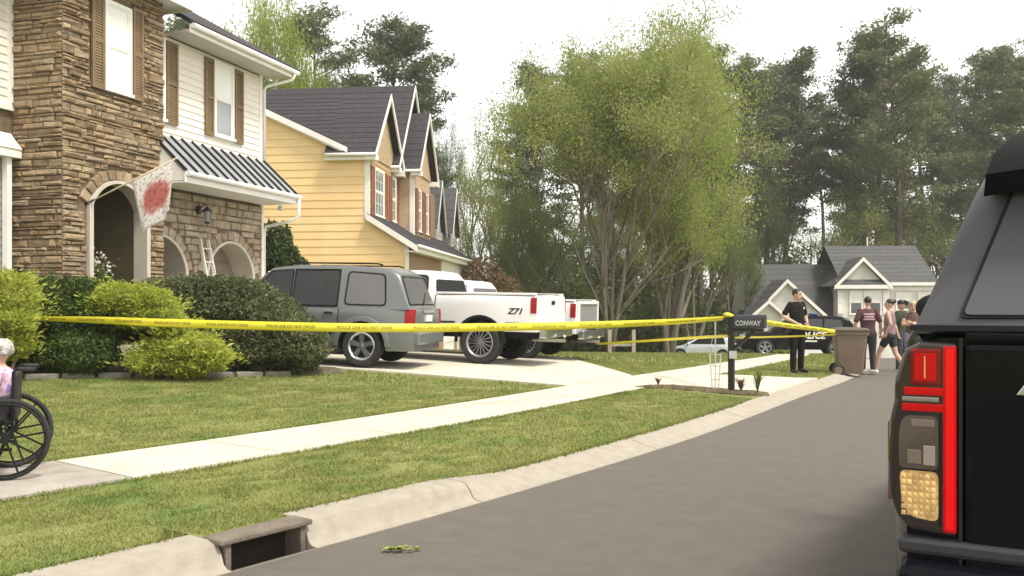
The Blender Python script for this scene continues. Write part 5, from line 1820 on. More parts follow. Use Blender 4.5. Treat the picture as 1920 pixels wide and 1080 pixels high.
# ---------------------------------------------------------------- street things
M_LETTER = mat('white_lettering', (.58, .58, .57), .6)
mb_xy = (3.46, 14.30); mz = g1(*mb_xy) + .06
mail = empty('mailbox', (*mb_xy, mz), R(-28), 'black mailbox with white lettering on a black post by the driveway', 'mailbox')
b = MB(); b.box(-.045, .045, -.045, .045, -.15, 1.22); b.box(-.055, .055, -.055, .055, 1.22, 1.25); b.build('post', M_BLACK, mail, bevel=.006)
b = MB(); b.beam((0, 0, .62), (.36, 0, .93), .05, .05); b.box(.0, .50, -.05, .05, .925, .975); b.build('bracket', M_BLACK, mail)
prof = [(-.09, .98), (.09, .98), (.09, 1.10)] + [(.09 * math.cos(t), 1.10 + .09 * math.sin(t)) for t in np.linspace(0, math.pi, 9)[1:-1]] + [(-.09, 1.10)]
b = MB(); b.prism([(.05, y, z) for y, z in prof], (.47, 0, 0)); bx = b.build('box', mat('black_metal_box', (.02, .021, .025), .45, coat=.2), mail, True, 30)
b = MB(); b.prism([(.521, y * 1.04, .98 + (z - .98) * 1.03) for y, z in prof], (.012, 0, 0)); b.build('door', M_BLACK, bx)
b = MB(); b.box(.16, .19, -.105, -.095, 1.06, 1.2); b.build('flag', mat('red_flag', (.35, .03, .03), .5), bx) if False else None
vs, fs = text_mesh('CONWAY', .108, .0015)
b = MB(); b.add([(.28 + v[0] * .78, -.0935, 1.055 + v[1]) for v in vs], fs); b.build('lettering', M_LETTER, bx)
b = MB(); b.box(-.02, .10, -.06, -.055, .50, .62); b.build('number_plate', M_LETTER, mail)

trel = empty('trellis', (3.22, 14.36, g1(3.22, 14.36)), R(-28), 'thin pale garden trellis beside the mailbox post', 'trellis')
for q in (-.09, .0, .09):
    b = MB(); b.beam((q * .5, 0, 0), (q, 0, 1.12 if q == 0 else .62), .016, .016); b.build('stake', M_CREAM, trel)
for z in (.2, .42, .6):
    b = MB(); b.beam((-.08, .012, z), (.08, .012, z), .014, .014); b.build('slat', M_CREAM, trel)

M_BIN = mat('brown_plastic', (.155, .11, .075), .55, (.185, .135, .095), scale=3)
bin_xy = (7.42, 19.95)
wb_ = empty('wheeled_bin', (*bin_xy, float(zr(bin_xy[1])) + .02), R(-14), 'brown wheeled rubbish bin standing in the gutter', 'bin')
b = MB()
rows = []
for z, hx2, hy2 in ((.06, .25, .27), (.10, .26, .28), (.55, .30, .325), (.86, .335, .36), (.90, .335, .36), (.91, .365, .39), (.98, .37, .395)):
    rows.append(roundpoly([(-hx2, -hy2, z), (hx2, -hy2, z), (hx2, hy2, z), (-hx2, hy2, z)], .07, 4))
n = len(rows[0])
for r_ in rows: b.v += r_
for i in range(len(rows) - 1):
    for k in range(n): b.f.append((i * n + k, i * n + (k + 1) % n, (i + 1) * n + (k + 1) % n, (i + 1) * n + k))
b.f.append(tuple(range(n))[::-1]); b.m = [0] * len(b.f)
b.build('tub', M_BIN, wb_, True, 30)
b = MB(); rows = []
for z, s_ in ((.985, 1.02), (1.02, 1.03), (1.05, .9), (1.065, .5)):
    rows.append(roundpoly([(-.375 * s_, -.40 * s_, z), (.375 * s_, -.40 * s_, z), (.375 * s_, .40 * s_, z), (-.375 * s_, .40 * s_, z)], .07, 4))
for r_ in rows: b.v += r_
for i in range(len(rows) - 1):
    for k in range(n): b.f.append((i * n + k, i * n + (k + 1) % n, (i + 1) * n + (k + 1) % n, (i + 1) * n + k))
b.f.append(tuple(range(n))[::-1]); b.f.append(tuple(range((len(rows) - 1) * n, len(rows) * n))); b.m = [0] * len(b.f)
b.build('lid', mat('dark_bin_lid', (.10, .08, .06), .5), wb_, True, 30)
b = MB(); b.tube([(-.42, -.24, .97), (-.46, -.2, 1.0), (-.46, .2, 1.0), (-.42, .24, .97)], .016); b.build('handle', M_BIN, wb_, True)
for sd_ in (-1, 1):
    b = MB(); b.lathe([(.03, -.03), (.12, -.03), (.135, -.015), (.135, .02), (.12, .035), (.03, .035)], 20, 'y', (-.26, sd_ * .315, .135)); w_ = b.build('wheel', M_TYRE, wb_, True, 40)
    b = MB(); b.lathe([(.001, sd_ * .036), (.085, sd_ * .036), (.085, sd_ * .03)], 16, 'y', (-.26, sd_ * .315, .135)); b.build('hub', M_BIN, w_)
b = MB(); b.tube([(-.26, -.31, .135), (-.26, .31, .135)], .014); b.build('axle', M_BLACK, wb_)

# ---------------------------------------------------------------- barrier tape
M_TAPE = mat('yellow_barrier_tape', (.84, .76, .045), .45, (.88, .80, .07), scale=2, trans=.25)


def tape(label, pts, width, twist, text=True, tsize=.048, n=120):
    """ribbon of tape through 3-d points with lettering laid on it"""
    c_ = np.array(pts, float)
    P = np.vstack([2 * c_[0] - c_[1], c_, 2 * c_[-1] - c_[-2]])
    sam = []
    for i in range(1, len(P) - 2):
        for t in np.linspace(0, 1, n // (len(c_) - 1), endpoint=False):
            p0, p1, p2, p3 = P[i - 1:i + 3]
            sam.append(.5 * ((2 * p1) + (p2 - p0) * t + (2 * p0 - 5 * p1 + 4 * p2 - p3) * t ** 2 + (3 * p1 - p0 - 3 * p2 + p3) * t ** 3))
    sam.append(c_[-1]); sam = np.array(sam)
    ln = np.concatenate([[0], np.cumsum(np.linalg.norm(np.diff(sam, axis=0), axis=1))])
    tn = np.gradient(sam, axis=0); tn /= np.linalg.norm(tn, axis=1)[:, None]

    def frame(s):
        p = np.array([np.interp(s, ln, sam[:, k]) for k in range(3)]); t = np.array([np.interp(s, ln, tn[:, k]) for k in range(3)]); t /= np.linalg.norm(t)
        upv = np.array([0, 0, 1.0]); side = np.cross(t, upv); side /= np.linalg.norm(side); up = np.cross(side, t)
        a = twist(s / ln[-1])
        return p, up * math.cos(a) + side * math.sin(a), side * math.cos(a) - up * math.sin(a)
    root_p = sam[0]
    b = MB()
    for i, s in enumerate(ln):
        p, u, w = frame(s)
        p = p - root_p
        b.v += [tuple(p - u * width / 2), tuple(p + u * width / 2)]
    for i in range(len(ln) - 1): b.f.append((2 * i, 2 * i + 1, 2 * i + 3, 2 * i + 2))
    b.m = [0] * len(b.f)
    o = b.build('barrier_tape', M_TAPE, None, True); o.location = root_p
    tag(o, label, 'barrier tape', 'strands of yellow barrier tape')
    sm_ = o.modifiers.new('thickness', 'SOLIDIFY'); sm_.thickness = .0012; sm_.offset = 0
    if text:
        vs, fs = text_mesh('POLICE LINE DO NOT CROSS', tsize, .0008)
        wid = max(v[0] for v in vs) - min(v[0] for v in vs)
        b = MB(); s = wid * .8
        while s < ln[-1] - wid * .7:
            q = []
            for v in vs:
                p, u, w = frame(s + v[0]); q.append(tuple(p - root_p + u * v[1] + w * .0022))
            b.add(q, fs); s += wid * 1.42
        tag(b.build('lettering', mat('black_print', (.20, .17, .02), .6), o), kind='stuff')
    return o


def px3(px, py, D): return ((px - 960) * D / 1700, D, 1.5 + (570 - py) * D / 1700)


tape('long yellow lettered tape strung from the gold shrub to the mailbox', [px3(60, 597, 13.0), px3(180, 600, 12.2), px3(330, 606, 11.2), px3(640, 614, 10.4), px3(900, 614, 11.2), px3(1120, 609, 12.6), px3(1250, 604, 13.5), px3(1357, 597, 14.25)],
     .10, lambda t: .95 * (1 - min(1, t / .22)) + .75 * max(0, (t - .75) / .25))
tape('thin yellow tape from the tow bar of the farther pickup to the mailbox post', [px3(1118, 645, 22.3), px3(1200, 640, 19.2), px3(1290, 634, 16.5), px3(1366, 630, 14.25)], .075, lambda t: .9, False)
tape('yellow tape running from the mailbox past the officer to the bin', [px3(1432, 604, 14.3), px3(1480, 611, 16.2), px3(1530, 617, 18.3), px3(1566, 622, 19.55)], .085, lambda t: .35 * math.sin(t * 3), True, .042)
tape('lower yellow tape from the mailbox post to the bin', [px3(1376, 633, 14.25), px3(1440, 632, 16), px3(1510, 630, 18), px3(1566, 628, 19.5)], .07, lambda t: 1.05, False)
b = MB()
tb = Vector(px3(1362, 591, 14.22))
for k in range(3): b.ball(tb + Vector((random.uniform(-.05, .05), random.uniform(-.03, .03), random.uniform(-.02, .02))) * 1.0, (.07, .06, .03), 8, 5)
tk = b.build('tape_knot', M_TAPE, None, True)
for v in tk.data.vertices: v.co -= tb
tk.location = tb
tag(tk, 'bunched knot of yellow tape on top of the mailbox post', 'tape knot')

# ---------------------------------------------------------------- small things
M_FIG = mat('white_plaster', (.72, .71, .66), .7, (.78, .77, .72), scale=6)


def figurine(px, py, h, label, m, D=None, ears=True):
    D = D or 15
    for _ in range(6):
        x = (px - 960) * D / 1700; D = (1.5 - g1(x, D)) * 1700 / (py - 570)
    x = (px - 960) * D / 1700
    o = empty('garden_figurine', (x, D, g1(x, D)), random.uniform(-.6, .6), label, 'figurine', 'garden figurines by the hedge')
    b = MB(); b.lathe([(.001, 0), (.30 * h, 0), (.33 * h, .08 * h), (.29 * h, .35 * h), (.17 * h, .58 * h), (.001, .62 * h)], 12); b.build('body', m, o, True, 50)
    b = MB(); b.ball((0, -.04 * h, .70 * h), (.17 * h, .18 * h, .16 * h), 12, 8); b.ball((0, -.2 * h, .66 * h), .06 * h, 8, 5)
    if ears:
        for sx in (-1, 1): b.tube([(sx * .07 * h, 0, .8 * h), (sx * .11 * h, .03 * h, h)], [.045 * h, .02 * h], 7)
    else:
        b.lathe([(.17 * h, .78 * h), (.12 * h, .92 * h), (.001, 1.1 * h)], 10)
    b.build('head', m, o, True, 50)
    b = MB()
    for sx in (-1, 1): b.ball((sx * .15 * h, -.2 * h, .07 * h), (.09 * h, .15 * h, .06 * h), 8, 5)
    b.build('feet', m, o, True)
    return o


figurine(443, 694, .22, 'white rabbit figurine at the foot of the gold shrub', M_FIG)
figurine(515, 689, .17, 'small grey garden figurine beside the tallest white one', mat('grey_plaster', (.40, .39, .36), .8), ears=False)
figurine(530, 690, .24, 'tallest white garden figurine in front of the big hedge', M_FIG, ears=False)
figurine(185, 701, .20, 'cream garden figurine below the dark green shrub', mat('cream_plaster', (.55, .50, .38), .8), ears=False)

lp_ = (-.67, 5.46)
lit = empty('leaf_litter', (*lp_, .012), 0, 'small clump of fallen green leaves on the road', 'leaves')
M_LEAFL = mat('fallen_leaf', (.16, .22, .03), .7, (.34, .36, .08), scale=30, per=.4, trans=.2)
for k in range(26):
    b = MB(); x, y = random.uniform(-.11, .11), random.uniform(-.03, .03); a = random.uniform(0, 6.3); r_ = random.uniform(.018, .034); z = random.uniform(.0, .022)
    b.add([(x + r_ * math.cos(a), y + r_ * math.sin(a), z), (x + .5 * r_ * math.cos(a + 1.5), y + .5 * r_ * math.sin(a + 1.5), z + .012), (x - r_ * math.cos(a), y - r_ * math.sin(a), z + .004), (x + .5 * r_ * math.cos(a - 1.5), y + .5 * r_ * math.sin(a - 1.5), z + .01)], [(0, 1, 2, 3)])
    b.build('leaf', M_LEAFL, lit)
# ---------------------------------------------------------------- people
M_SKIN = mat('skin', (.50, .30, .21), .55, (.55, .34, .24), scale=8)
M_EYE = mat('eye_dark', (.03, .02, .015), .3)
M_LIP = mat('lip', (.36, .14, .11), .5)


def remeshed(b, vox, smooth=5):
    """fuse overlapping solids into one continuous skin; returns verts, faces"""
    me = bpy.data.meshes.new('tmp'); me.from_pydata(b.v, [], b.f)
    bm = bmesh.new(); bm.from_mesh(me); bmesh.ops.recalc_face_normals(bm, faces=bm.faces); bm.to_mesh(me); bm.free()
    o = bpy.data.objects.new('tmp', me); COL.objects.link(o)
    m = o.modifiers.new('r', 'REMESH'); m.mode = 'VOXEL'; m.voxel_size = vox
    if smooth:
        q = o.modifiers.new('s', 'SMOOTH'); q.iterations = smooth; q.factor = .5
    bpy.context.view_layer.update()
    r = bpy.data.meshes.new_from_object(o.evaluated_get(bpy.context.evaluated_depsgraph_get()))
    vs = [tuple(v.co) for v in r.vertices]; fs = [tuple(p.vertices) for p in r.polygons]
    bpy.data.objects.remove(o); bpy.data.meshes.remove(me); bpy.data.meshes.remove(r)
    return vs, fs


def fused(name, b, vox, m, parent, smooth=5):
    vs, fs = remeshed(b, vox, smooth)
    q = MB(); q.add(vs, fs)
    return q.build(name, m, parent, True)


def limb(b, pts, rad, n=12):
    b.tube(pts, rad, n)
    for p, r in ((pts[0], rad[0]), (pts[-1], rad[-1])):
        b.ball(p, r if not hasattr(r, '__len__') else (r[1], r[0], min(r)), 10, 6)


def V(*a): return Vector(a)


def hand(b, w, d, nrm, side, curl=.5, s=1.0):
    """five fingers from a palm that starts at the wrist w and points along d"""
    d = Vector(d).normalized(); nrm = Vector(nrm); nrm = (nrm - d * nrm.dot(d)).normalized(); x = d.cross(nrm) * side
    palm = w + d * .085 * s
    for k, (off, L) in enumerate(((-.030, .062), (-.010, .075), (.011, .070), (.030, .055))):
        p = palm + x * off * s - d * .012
        q = p + (d * math.cos(curl * .5) + nrm * math.sin(curl * .5)) * L * .5 * s
        r = q + (d * math.cos(curl * 1.3) + nrm * math.sin(curl * 1.3)) * L * .35 * s
        t = r + (d * math.cos(curl * 2.0) + nrm * math.sin(curl * 2.0)) * L * .3 * s
        b.tube([p, q, r, t], [.0095 * s, .009 * s, .008 * s, .006 * s], 6)
    p = w + d * .03 * s - x * .026 * s
    q = p + (d * .6 - x * .7 + nrm * .3).normalized() * .035 * s
    t = q + (d * .9 - x * .2 + nrm * .4).normalized() * .032 * s
    b.tube([p, q, t], [.012 * s, .010 * s, .007 * s], 6)


def person(label, loc, rz, J, skin, clothes, hair_m, hair='short', face=True, s=1.0, head_turn=0.0, head_tilt=0.0):
    """J: joints of a 1.75 m figure facing -y. clothes: dict of materials and lengths"""
    root = empty('person', loc, rz, label, 'person')
    root.scale = (s, s, s)
    sh = {k: Vector(v) for k, v in J.items() if hasattr(v, '__len__')}
    b = MB()
    pel, chest, neck, head = sh['pelvis'], sh['chest'], sh['neck'], sh['head']
    up = (chest - pel)
    wst = pel + up * .42
    b.tube([pel - up * .3, pel, wst, chest - up * .1, chest + (neck - chest) * .5, neck], [(.085, .11), (.105, .155), (.09, .135), (.105, .165), (.085, .15), (.05, .06)], 16)
    limb(b, [neck - V(0, 0, .03), head - V(0, -.01, .05)], [.052, .05])
    hs = Matrix.Rotation(head_turn, 3, 'Z') @ Matrix.Rotation(head_tilt, 3, 'X')
    hp = lambda x, y, z: head + hs @ V(x, y, z)
    b.ball(head + V(0, .008, .015), (.076, .094, .105), 16, 12)
    b.ball(hp(0, -.03, -.06), (.055, .06, .06), 12, 8)
    b.tube([hp(0, -.085, .02), hp(0, -.108, -.022), hp(0, -.09, -.034)], [.010, .014, .010], 8)
    for sx in (-1, 1): b.ball(hp(sx * .078, .012, -.005), (.012, .022, .03), 8, 6)
    for L in ('l', 'r'):
        limb(b, [sh['sh_' + L], (sh['sh_' + L] + sh['el_' + L]) / 2, sh['el_' + L]], [.055, .05, .04]); limb(b, [sh['el_' + L], sh['el_' + L] + (sh['wr_' + L] - sh['el_' + L]) * .35, sh['wr_' + L]], [.04, .042, .027])
        d = (sh['wr_' + L] - sh['el_' + L]).normalized()
        b.tube([sh['wr_' + L], sh['wr_' + L] + d * .05, sh['wr_' + L] + d * .09], [(.022, .03), (.022, .042), (.016, .038)], 10)
        limb(b, [sh['hip_' + L], (sh['hip_' + L] + sh['kn_' + L]) / 2, sh['kn_' + L]], [.092, .078, .058]); limb(b, [sh['kn_' + L], sh['kn_' + L] + (sh['an_' + L] - sh['kn_' + L]) * .3, sh['an_' + L]], [.056, .058, .036])
        t = sh['an_' + L]; fd = sh['toe_' + L] - t
        b.tube([t + V(0, 0, -.02) - fd * .25, t + fd * .35 + V(0, 0, -.035), t + fd + V(0, 0, -.06)], [.036, .036, .022], 10)
    vs, fs = remeshed(b, .015, 4)
    q = MB(); q.add(vs, fs)
    for L, sd_ in (('l', 1), ('r', -1)):
        d = (sh['wr_' + L] - sh['el_' + L]).normalized()
        hand(q, sh['wr_' + L], d, J.get('palm_' + L, V(0, -1, 0) if abs(d.z) > .7 else V(0, 0, -1)), sd_, J.get('curl', .5))
    q.cur = 1
    for sx in (-1, 1): q.ball(hp(sx * .032, -.083, .012), (.012, .007, .007), 8, 5)
    for sx in (-1, 1): q.tube([hp(sx * .016, -.092, .032), hp(sx * .05, -.082, .033)], .005, 5)
    q.cur = 2
    q.tube([hp(-.022, -.090, -.062), hp(0, -.096, -.060), hp(.022, -.090, -.062)], .006, 6)
    q.build('body', [skin, M_EYE, M_LIP], root, True)
    # hair
    b = MB()
    b.ball(head + hs @ V(0, .016, .034), (.084, .098, .095), 16, 12)
    if hair == 'long':
        b.tube([head + hs @ V(0, .07, .05), head + hs @ V(0, .10, -.06), head + hs @ V(0, .10, -.20)], [(.05, .085), (.05, .095), (.03, .07)], 12)
        for sx in (-1, 1): b.tube([head + hs @ V(sx * .06, .02, .05), head + hs @ V(sx * .085, .02, -.06), head + hs @ V(sx * .08, .03, -.17)], [.03, .028, .02], 8)
    if hair == 'curly':
        for k in range(60):
            t_, f_ = random.uniform(0, 6.283), random.uniform(-.35, 1.0)
            rr_ = math.sqrt(max(0, 1 - f_ * f_))
            b.ball(head + hs @ V(.088 * rr_ * math.cos(t_), .016 + .10 * rr_ * math.sin(t_), .03 + .10 * f_), random.uniform(.02, .032), 7, 5)
    if hair == 'bun':
        b.ball(head + hs @ V(0, .11, .07), .05, 10, 8)
    vs, fs = remeshed(b, .014, 2)
    # cut the face free
    keep = []
    inv = hs.inverted()
    for f in fs:
        cc = Vector((0, 0, 0))
        for i in f: cc += Vector(vs[i])
        cc = inv @ (cc / len(f) - head)
        if cc.y < -.035 and cc.z < .062: continue
        if cc.z < -.02 and hair == 'short' and cc.y < .05: continue
        keep.append(f)
    q = MB(); q.add(vs, keep); ho = q.build('hair', hair_m, root, True)
    # clothing follows the body, a little larger
    cl = clothes
    if 'shirt' in cl:
        b = MB(); hem = cl.get('hem', .12)
        b.tube([pel - up * hem * 1.6, pel, wst, chest - up * .1, chest + (neck - chest) * .5, neck - V(0, 0, .012)], [(.115, .165), (.125, .172), (.115, .158), (.125, .182), (.105, .172), (.066, .078)], 18)
        for L in ('l', 'r'):
            a, c2 = sh['sh_' + L], sh['el_' + L]; e = a + (c2 - a) * cl.get('sleeve', .7)
            if cl.get('sleeve', .7) > .05: limb(b, [a, a + (e - a) * .5, e], [.060, .062, .060])
            if cl.get('sleeve', .7) > 1: limb(b, [c2, sh['wr_' + L]], [.055, .042])
        fused('shirt', b, .014, cl['shirt'], root, 4)
    if 'pants' in cl:
        b = MB(); k = cl.get('leg', 1.0)
        b.tube([pel - up * .35, pel - up * .1, pel + up * .22], [(.10, .13), (.122, .168), (.108, .155)], 18)
        for L in ('l', 'r'):
            h_, kn, an = sh['hip_' + L], sh['kn_' + L], sh['an_' + L]
            if k <= 1:
                e = h_ + (kn - h_) * k; limb(b, [h_, (h_ + e) / 2, e], [.105, .098, .088])
            else:
                e = kn + (an - kn) * (k - 1); limb(b, [h_, (h_ + kn) / 2, kn], [.106, .096, .078]); limb(b, [kn, (kn + e) / 2, e], [.076, .070, .062])
        fused('trousers' if k > 1 else 'shorts', b, .015, cl['pants'], root, 3)
    for L in ('l', 'r'):
        b = MB(); t = sh['an_' + L]; fd = sh['toe_' + L] - t
        b.tube([t + V(0, 0, .0) - fd * .3 - V(0, 0, .03), t - V(0, 0, .03), t + fd * .45 - V(0, 0, .042), t + fd * 1.05 - V(0, 0, .058)], [(.052, .042), (.058, .048), (.044, .046), (.026, .036)], 12)
        fused('shoe', b, .010, cl['shoe'], root, 2)
    return root, sh, hp


def stand(**kw):
    J = dict(pelvis=(0, 0, .96), chest=(0, .0, 1.27), neck=(0, .015, 1.49), head=(0, -.01, 1.625),
             sh_l=(.165, .01, 1.425), sh_r=(-.165, .01, 1.425), el_l=(.25, .03, 1.15), el_r=(-.25, .03, 1.15), wr_l=(.25, -.06, .91), wr_r=(-.25, -.06, .91),
             hip_l=(.095, 0, .91), hip_r=(-.095, 0, .91), kn_l=(.105, -.015, .51), kn_r=(-.105, -.015, .51), an_l=(.11, .02, .095), an_r=(-.11, .02, .095),
             toe_l=(.135, -.13, .095), toe_r=(-.135, -.13, .095))
    J.update(kw); return J


M_UNI = mat('black_uniform', (.007, .006, .006), .85, (.012, .010, .010), scale=6, spec=.2)
M_HAIRD = mat('dark_hair', (.02, .014, .01), .5)
M_HAIRB = mat('blonde_hair', (.42, .30, .15), .5, (.52, .39, .21), scale=20)
M_HAIRW = mat('white_hair', (.34, .32, .30), .7, (.60, .57, .53), scale=30, bump=.8, bscale=60)
M_MAROON = mat('maroon_tee', (.085, .032, .038), .85, (.11, .045, .05), scale=6)
M_JEAN = mat('dark_jeans', (.035, .04, .055), .85, (.05, .056, .075), scale=9)
M_SHOEW = mat('white_shoe', (.70, .68, .68), .6)
M_SHOEB = mat('black_shoe', (.012, .012, .012), .5)
M_ROSE = mat('dusty_rose_top', (.20, .135, .15), .85, (.25, .17, .19), scale=6)
M_BLKSH = mat('black_shorts', (.015, .014, .016), .8)
M_LILAC = mat('lilac_trousers', (.26, .20, .30), .85, (.32, .26, .36), scale=6)
M_BRTOP = mat('brown_vest_top', (.10, .06, .045), .8)

# officer on the far verge
ox, oy = (1494 - 960) / 1700 * 19.3, 19.3
off_, sh, hp = person('police officer in black uniform standing on the grass with hands at his belt', (ox, oy, g1(ox, oy)), R(26),
    stand(el_l=(.30, .07, 1.17), wr_l=(.12, -.17, 1.04), el_r=(-.31, .07, 1.17), wr_r=(-.13, -.17, 1.02), palm_l=(0, .6, -1), palm_r=(0, .6, -1), curl=.7,
          an_l=(.13, .03, .095), an_r=(-.12, -.02, .095), toe_l=(.18, -.12, .095), toe_r=(-.16, -.17, .095)),
    M_SKIN, dict(shirt=M_UNI, sleeve=.75, hem=.02, pants=M_UNI, leg=1.93, shoe=M_SHOEB), M_HAIRD, 'short', s=1.03, head_turn=R(25))
b = MB(); b.lathe([(.001, -.03), (.001, .03)], 4)
b = MB(); b.tube([(.0, .0, .985), (.0, .0, 1.035)], [(.135, .182), (.135, .182)], 24); belt = b.build('belt', M_SHOEB, off_, True, 40)
b = MB(); b.box(-.26, -.185, -.05, .06, .84, 1.0); b.build('holster', M_SHOEB, belt, bevel=.01)
b = MB(); b.box(.14, .20, -.11, -.05, .95, 1.07); b.build('radio', M_SHOEB, belt, bevel=.01)
b = MB(); b.ball((.07, -.138, 1.34), (.024, .008, .03), 8, 6); b.build('badge', M_CHROME, off_)

# man seen from behind next to the bin
mx, my = (1627 - 960) / 1700 * 20.9, 20.9
man_, sh, hp = person('man in maroon printed tee seen from behind beside the bin', (mx, my, float(zr(my)) + .01), R(172),
    stand(el_l=(.27, .03, 1.16), wr_l=(.29, -.04, .92), el_r=(-.27, .03, 1.16), wr_r=(-.29, -.04, .92)),
    M_SKIN, dict(shirt=M_MAROON, sleeve=.85, hem=.25, pants=M_JEAN, leg=1.9, shoe=M_SHOEW), M_HAIRD, 'short', s=1.02)
b = MB()
for (z0, z1, w_) in ((1.33, 1.37, .12), (1.27, 1.31, .10), (1.22, 1.25, .12)):
    for k in range(8):
        a0 = -w_ + 2 * w_ * k / 8; a1 = a0 + 2 * w_ / 8 * .8
        yb = lambda a: .128 * math.sqrt(max(0, 1 - (a / .185) ** 2)) + .012
        b.add([(a0, yb(a0), z0), (a1, yb(a1), z0), (a1, yb(a1) - .004, z1), (a0, yb(a0) - .004, z1)], [(0, 1, 2, 3)])
b.build('shirt_print', mat('pink_print', (.62, .42, .44), .8), man_)

# woman striding in black shorts
wx, wy = (1668 - 960) / 1700 * 20.4, 20.4
wom_, sh, hp = person('woman in rose tank top and black shorts mid stride in white trainers', (wx, wy, float(zr(wy)) + .01), R(-130),
    stand(el_l=(.23, .10, 1.17), wr_l=(.20, -.02, .95), el_r=(-.22, -.06, 1.17), wr_r=(-.18, -.22, 1.02), kn_l=(.10, -.20, .53), an_l=(.10, -.27, .105), toe_l=(.11, -.42, .13), kn_r=(-.10, .10, .50), an_r=(-.11, .33, .14), toe_r=(-.11, .20, .07)),
    M_SKIN, dict(shirt=M_ROSE, sleeve=.0, hem=.1, pants=M_BLKSH, leg=.55, shoe=M_SHOEW), M_HAIRD, 'bun', s=.98, head_turn=R(20))

# blonde woman with folded arms
bx_, by_ = (1712 - 960) / 1700 * 21.6, 21.6
blo_, sh, hp = person('blonde woman in dark top and lilac trousers with folded arms', (bx_, by_, float(zr(by_)) + .01), R(-20),
    stand(el_l=(.24, -.06, 1.18), el_r=(-.24, -.06, 1.17), wr_l=(-.05, -.20, 1.22), wr_r=(.06, -.215, 1.17), palm_l=(0, 1, 0), palm_r=(0, 1, 0), curl=.25),
    M_SKIN, dict(shirt=M_BRTOP, sleeve=.35, hem=.1, pants=M_LILAC, leg=1.9, shoe=M_SHOEW), M_HAIRB, 'long', s=.97)

# fourth bystander, mostly hidden between the two women
cx4, cy4 = (1690 - 960) / 1700 * 22.6, 22.6
per4, sh, hp = person('bystander in dark green top and black cap half hidden between the women', (cx4, cy4, float(zr(cy4)) + .01), R(35),
    stand(el_l=(.24, -.02, 1.17), wr_l=(.16, -.2, 1.1), palm_l=(0, .6, -1)), M_SKIN, dict(shirt=mat('dark_green_top', (.03, .045, .025), .85), sleeve=.8, hem=.2, pants=M_JEAN, leg=1.9, shoe=M_SHOEB), M_HAIRD, 'short', s=1.0)
b = MB(); b.ball(sh['head'] + V(0, .01, .06), (.092, .105, .075), 14, 8); b.tube([sh['head'] + V(0, -.06, .06), sh['head'] + V(0, -.17, .045)], [(.012, .07), (.008, .05)], 10); b.build('cap', M_SHOEB, per4, True)

# ---------------------------------------------------------------- wheelchair with its user
wc_xy = (-3.90, 7.02); wz = g1(*wc_xy) + .02
WH = math.atan2(-.42, -.90)                       # heading of the chair
chair = empty('wheelchair', (*wc_xy, wz), WH, 'black wheelchair on the sidewalk at the left edge', 'wheelchair')
M_SLING = mat('black_vinyl', (.02, .019, .023), .55)
for sd_ in (1, -1):
    o = bpy.data.objects.new('wheel', None); o.location = (0, sd_ * .29, .305); link(o, chair)
    b = MB(); b.lathe([(.272, -.013), (.288, -.016), (.303, -.009), (.305, 0), (.303, .009), (.288, .016), (.272, .013)], 48, 'y', closed=True); b.build('tyre', M_TYRE, o, True)
    b = MB(); b.lathe([(.258, sd_ * .040), (.266, sd_ * .048), (.274, sd_ * .040), (.266, sd_ * .032)], 40, 'y', closed=True)
    for k in range(6):
        t = k * math.pi / 3; b.tube([(.268 * math.cos(t), sd_ * .036, .268 * math.sin(t)), (.272 * math.cos(t), sd_ * .01, .272 * math.sin(t))], .005, 5)
    b.build('push_rim', M_PLAST, o, True)
    b = MB(); b.tube([(0, -.035, 0), (0, .035, 0)], .032, 12)
    for k in range(9):
        t = 2 * math.pi * k / 9 + .2; b.beam((.02 * math.cos(t), 0, .02 * math.sin(t)), (.275 * math.cos(t), 0, .275 * math.sin(t)), .014, .012, (0, 1, 0))
    b.build('spokes', M_PLAST, o)
    o = bpy.data.objects.new('caster', None); o.location = (.42, sd_ * .24, .10); link(o, chair)
    b = MB(); b.lathe([(.02, -.014), (.085, -.014), (.098, 0), (.085, .014), (.02, .014)], 20, 'y'); b.build('tyre', M_TYRE, o, True, 40)
    b = MB(); b.box(-.012, .012, -.022, .022, 0, .13); b.build('fork', M_BLACK, o)
    b = MB(); b.tube([(-.04, sd_ * .23, .30), (-.05, sd_ * .23, .80), (-.07, sd_ * .23, .825), (-.20, sd_ * .23, .82)], .012, 8); b.tube([(-.04, sd_ * .23, .42), (.42, sd_ * .23, .42), (.44, sd_ * .23, .22)], .012, 8); b.tube([(-.04, sd_ * .23, .22), (.42, sd_ * .23, .22)], .012, 8); b.tube([(.44, sd_ * .23, .46), (.55, sd_ * .22, .40), (.62, sd_ * .2, .12)], .011, 8)
    b.build('frame', M_PLAST, chair, True, 40)
    b = MB(); b.tube([(-.09, sd_ * .23, .823), (-.20, sd_ * .23, .819)], .017, 8); b.build('push_handle', M_TYRE, chair, True, 40)
    b = MB(); b.box(-.02, .30, sd_ * .25 - .025, sd_ * .25 + .025, .60, .625); b.build('armrest', M_SLING, chair, bevel=.01)
    b = MB(); b.box(.0, .28, sd_ * .245 - .004, sd_ * .245 + .004, .44, .59); b.build('side_guard', M_SLING, chair)
    b = MB(); b.box(.56, .74, sd_ * .13 - .07, sd_ * .13 + .07, .10, .118); b.build('footplate', M_PLAST, chair)
b = MB(); b.hexa([(-.07, -.235, .43), (-.03, -.235, .43), (-.03, .235, .43), (-.07, .235, .43), (-.085, -.235, .79), (-.045, -.235, .79), (-.045, .235, .79), (-.085, .235, .79)]); b.build('backrest', M_SLING, chair, bevel=.012)
b = MB(); b.box(-.03, .42, -.225, .225, .40, .445); b.build('seat', M_SLING, chair, bevel=.015)
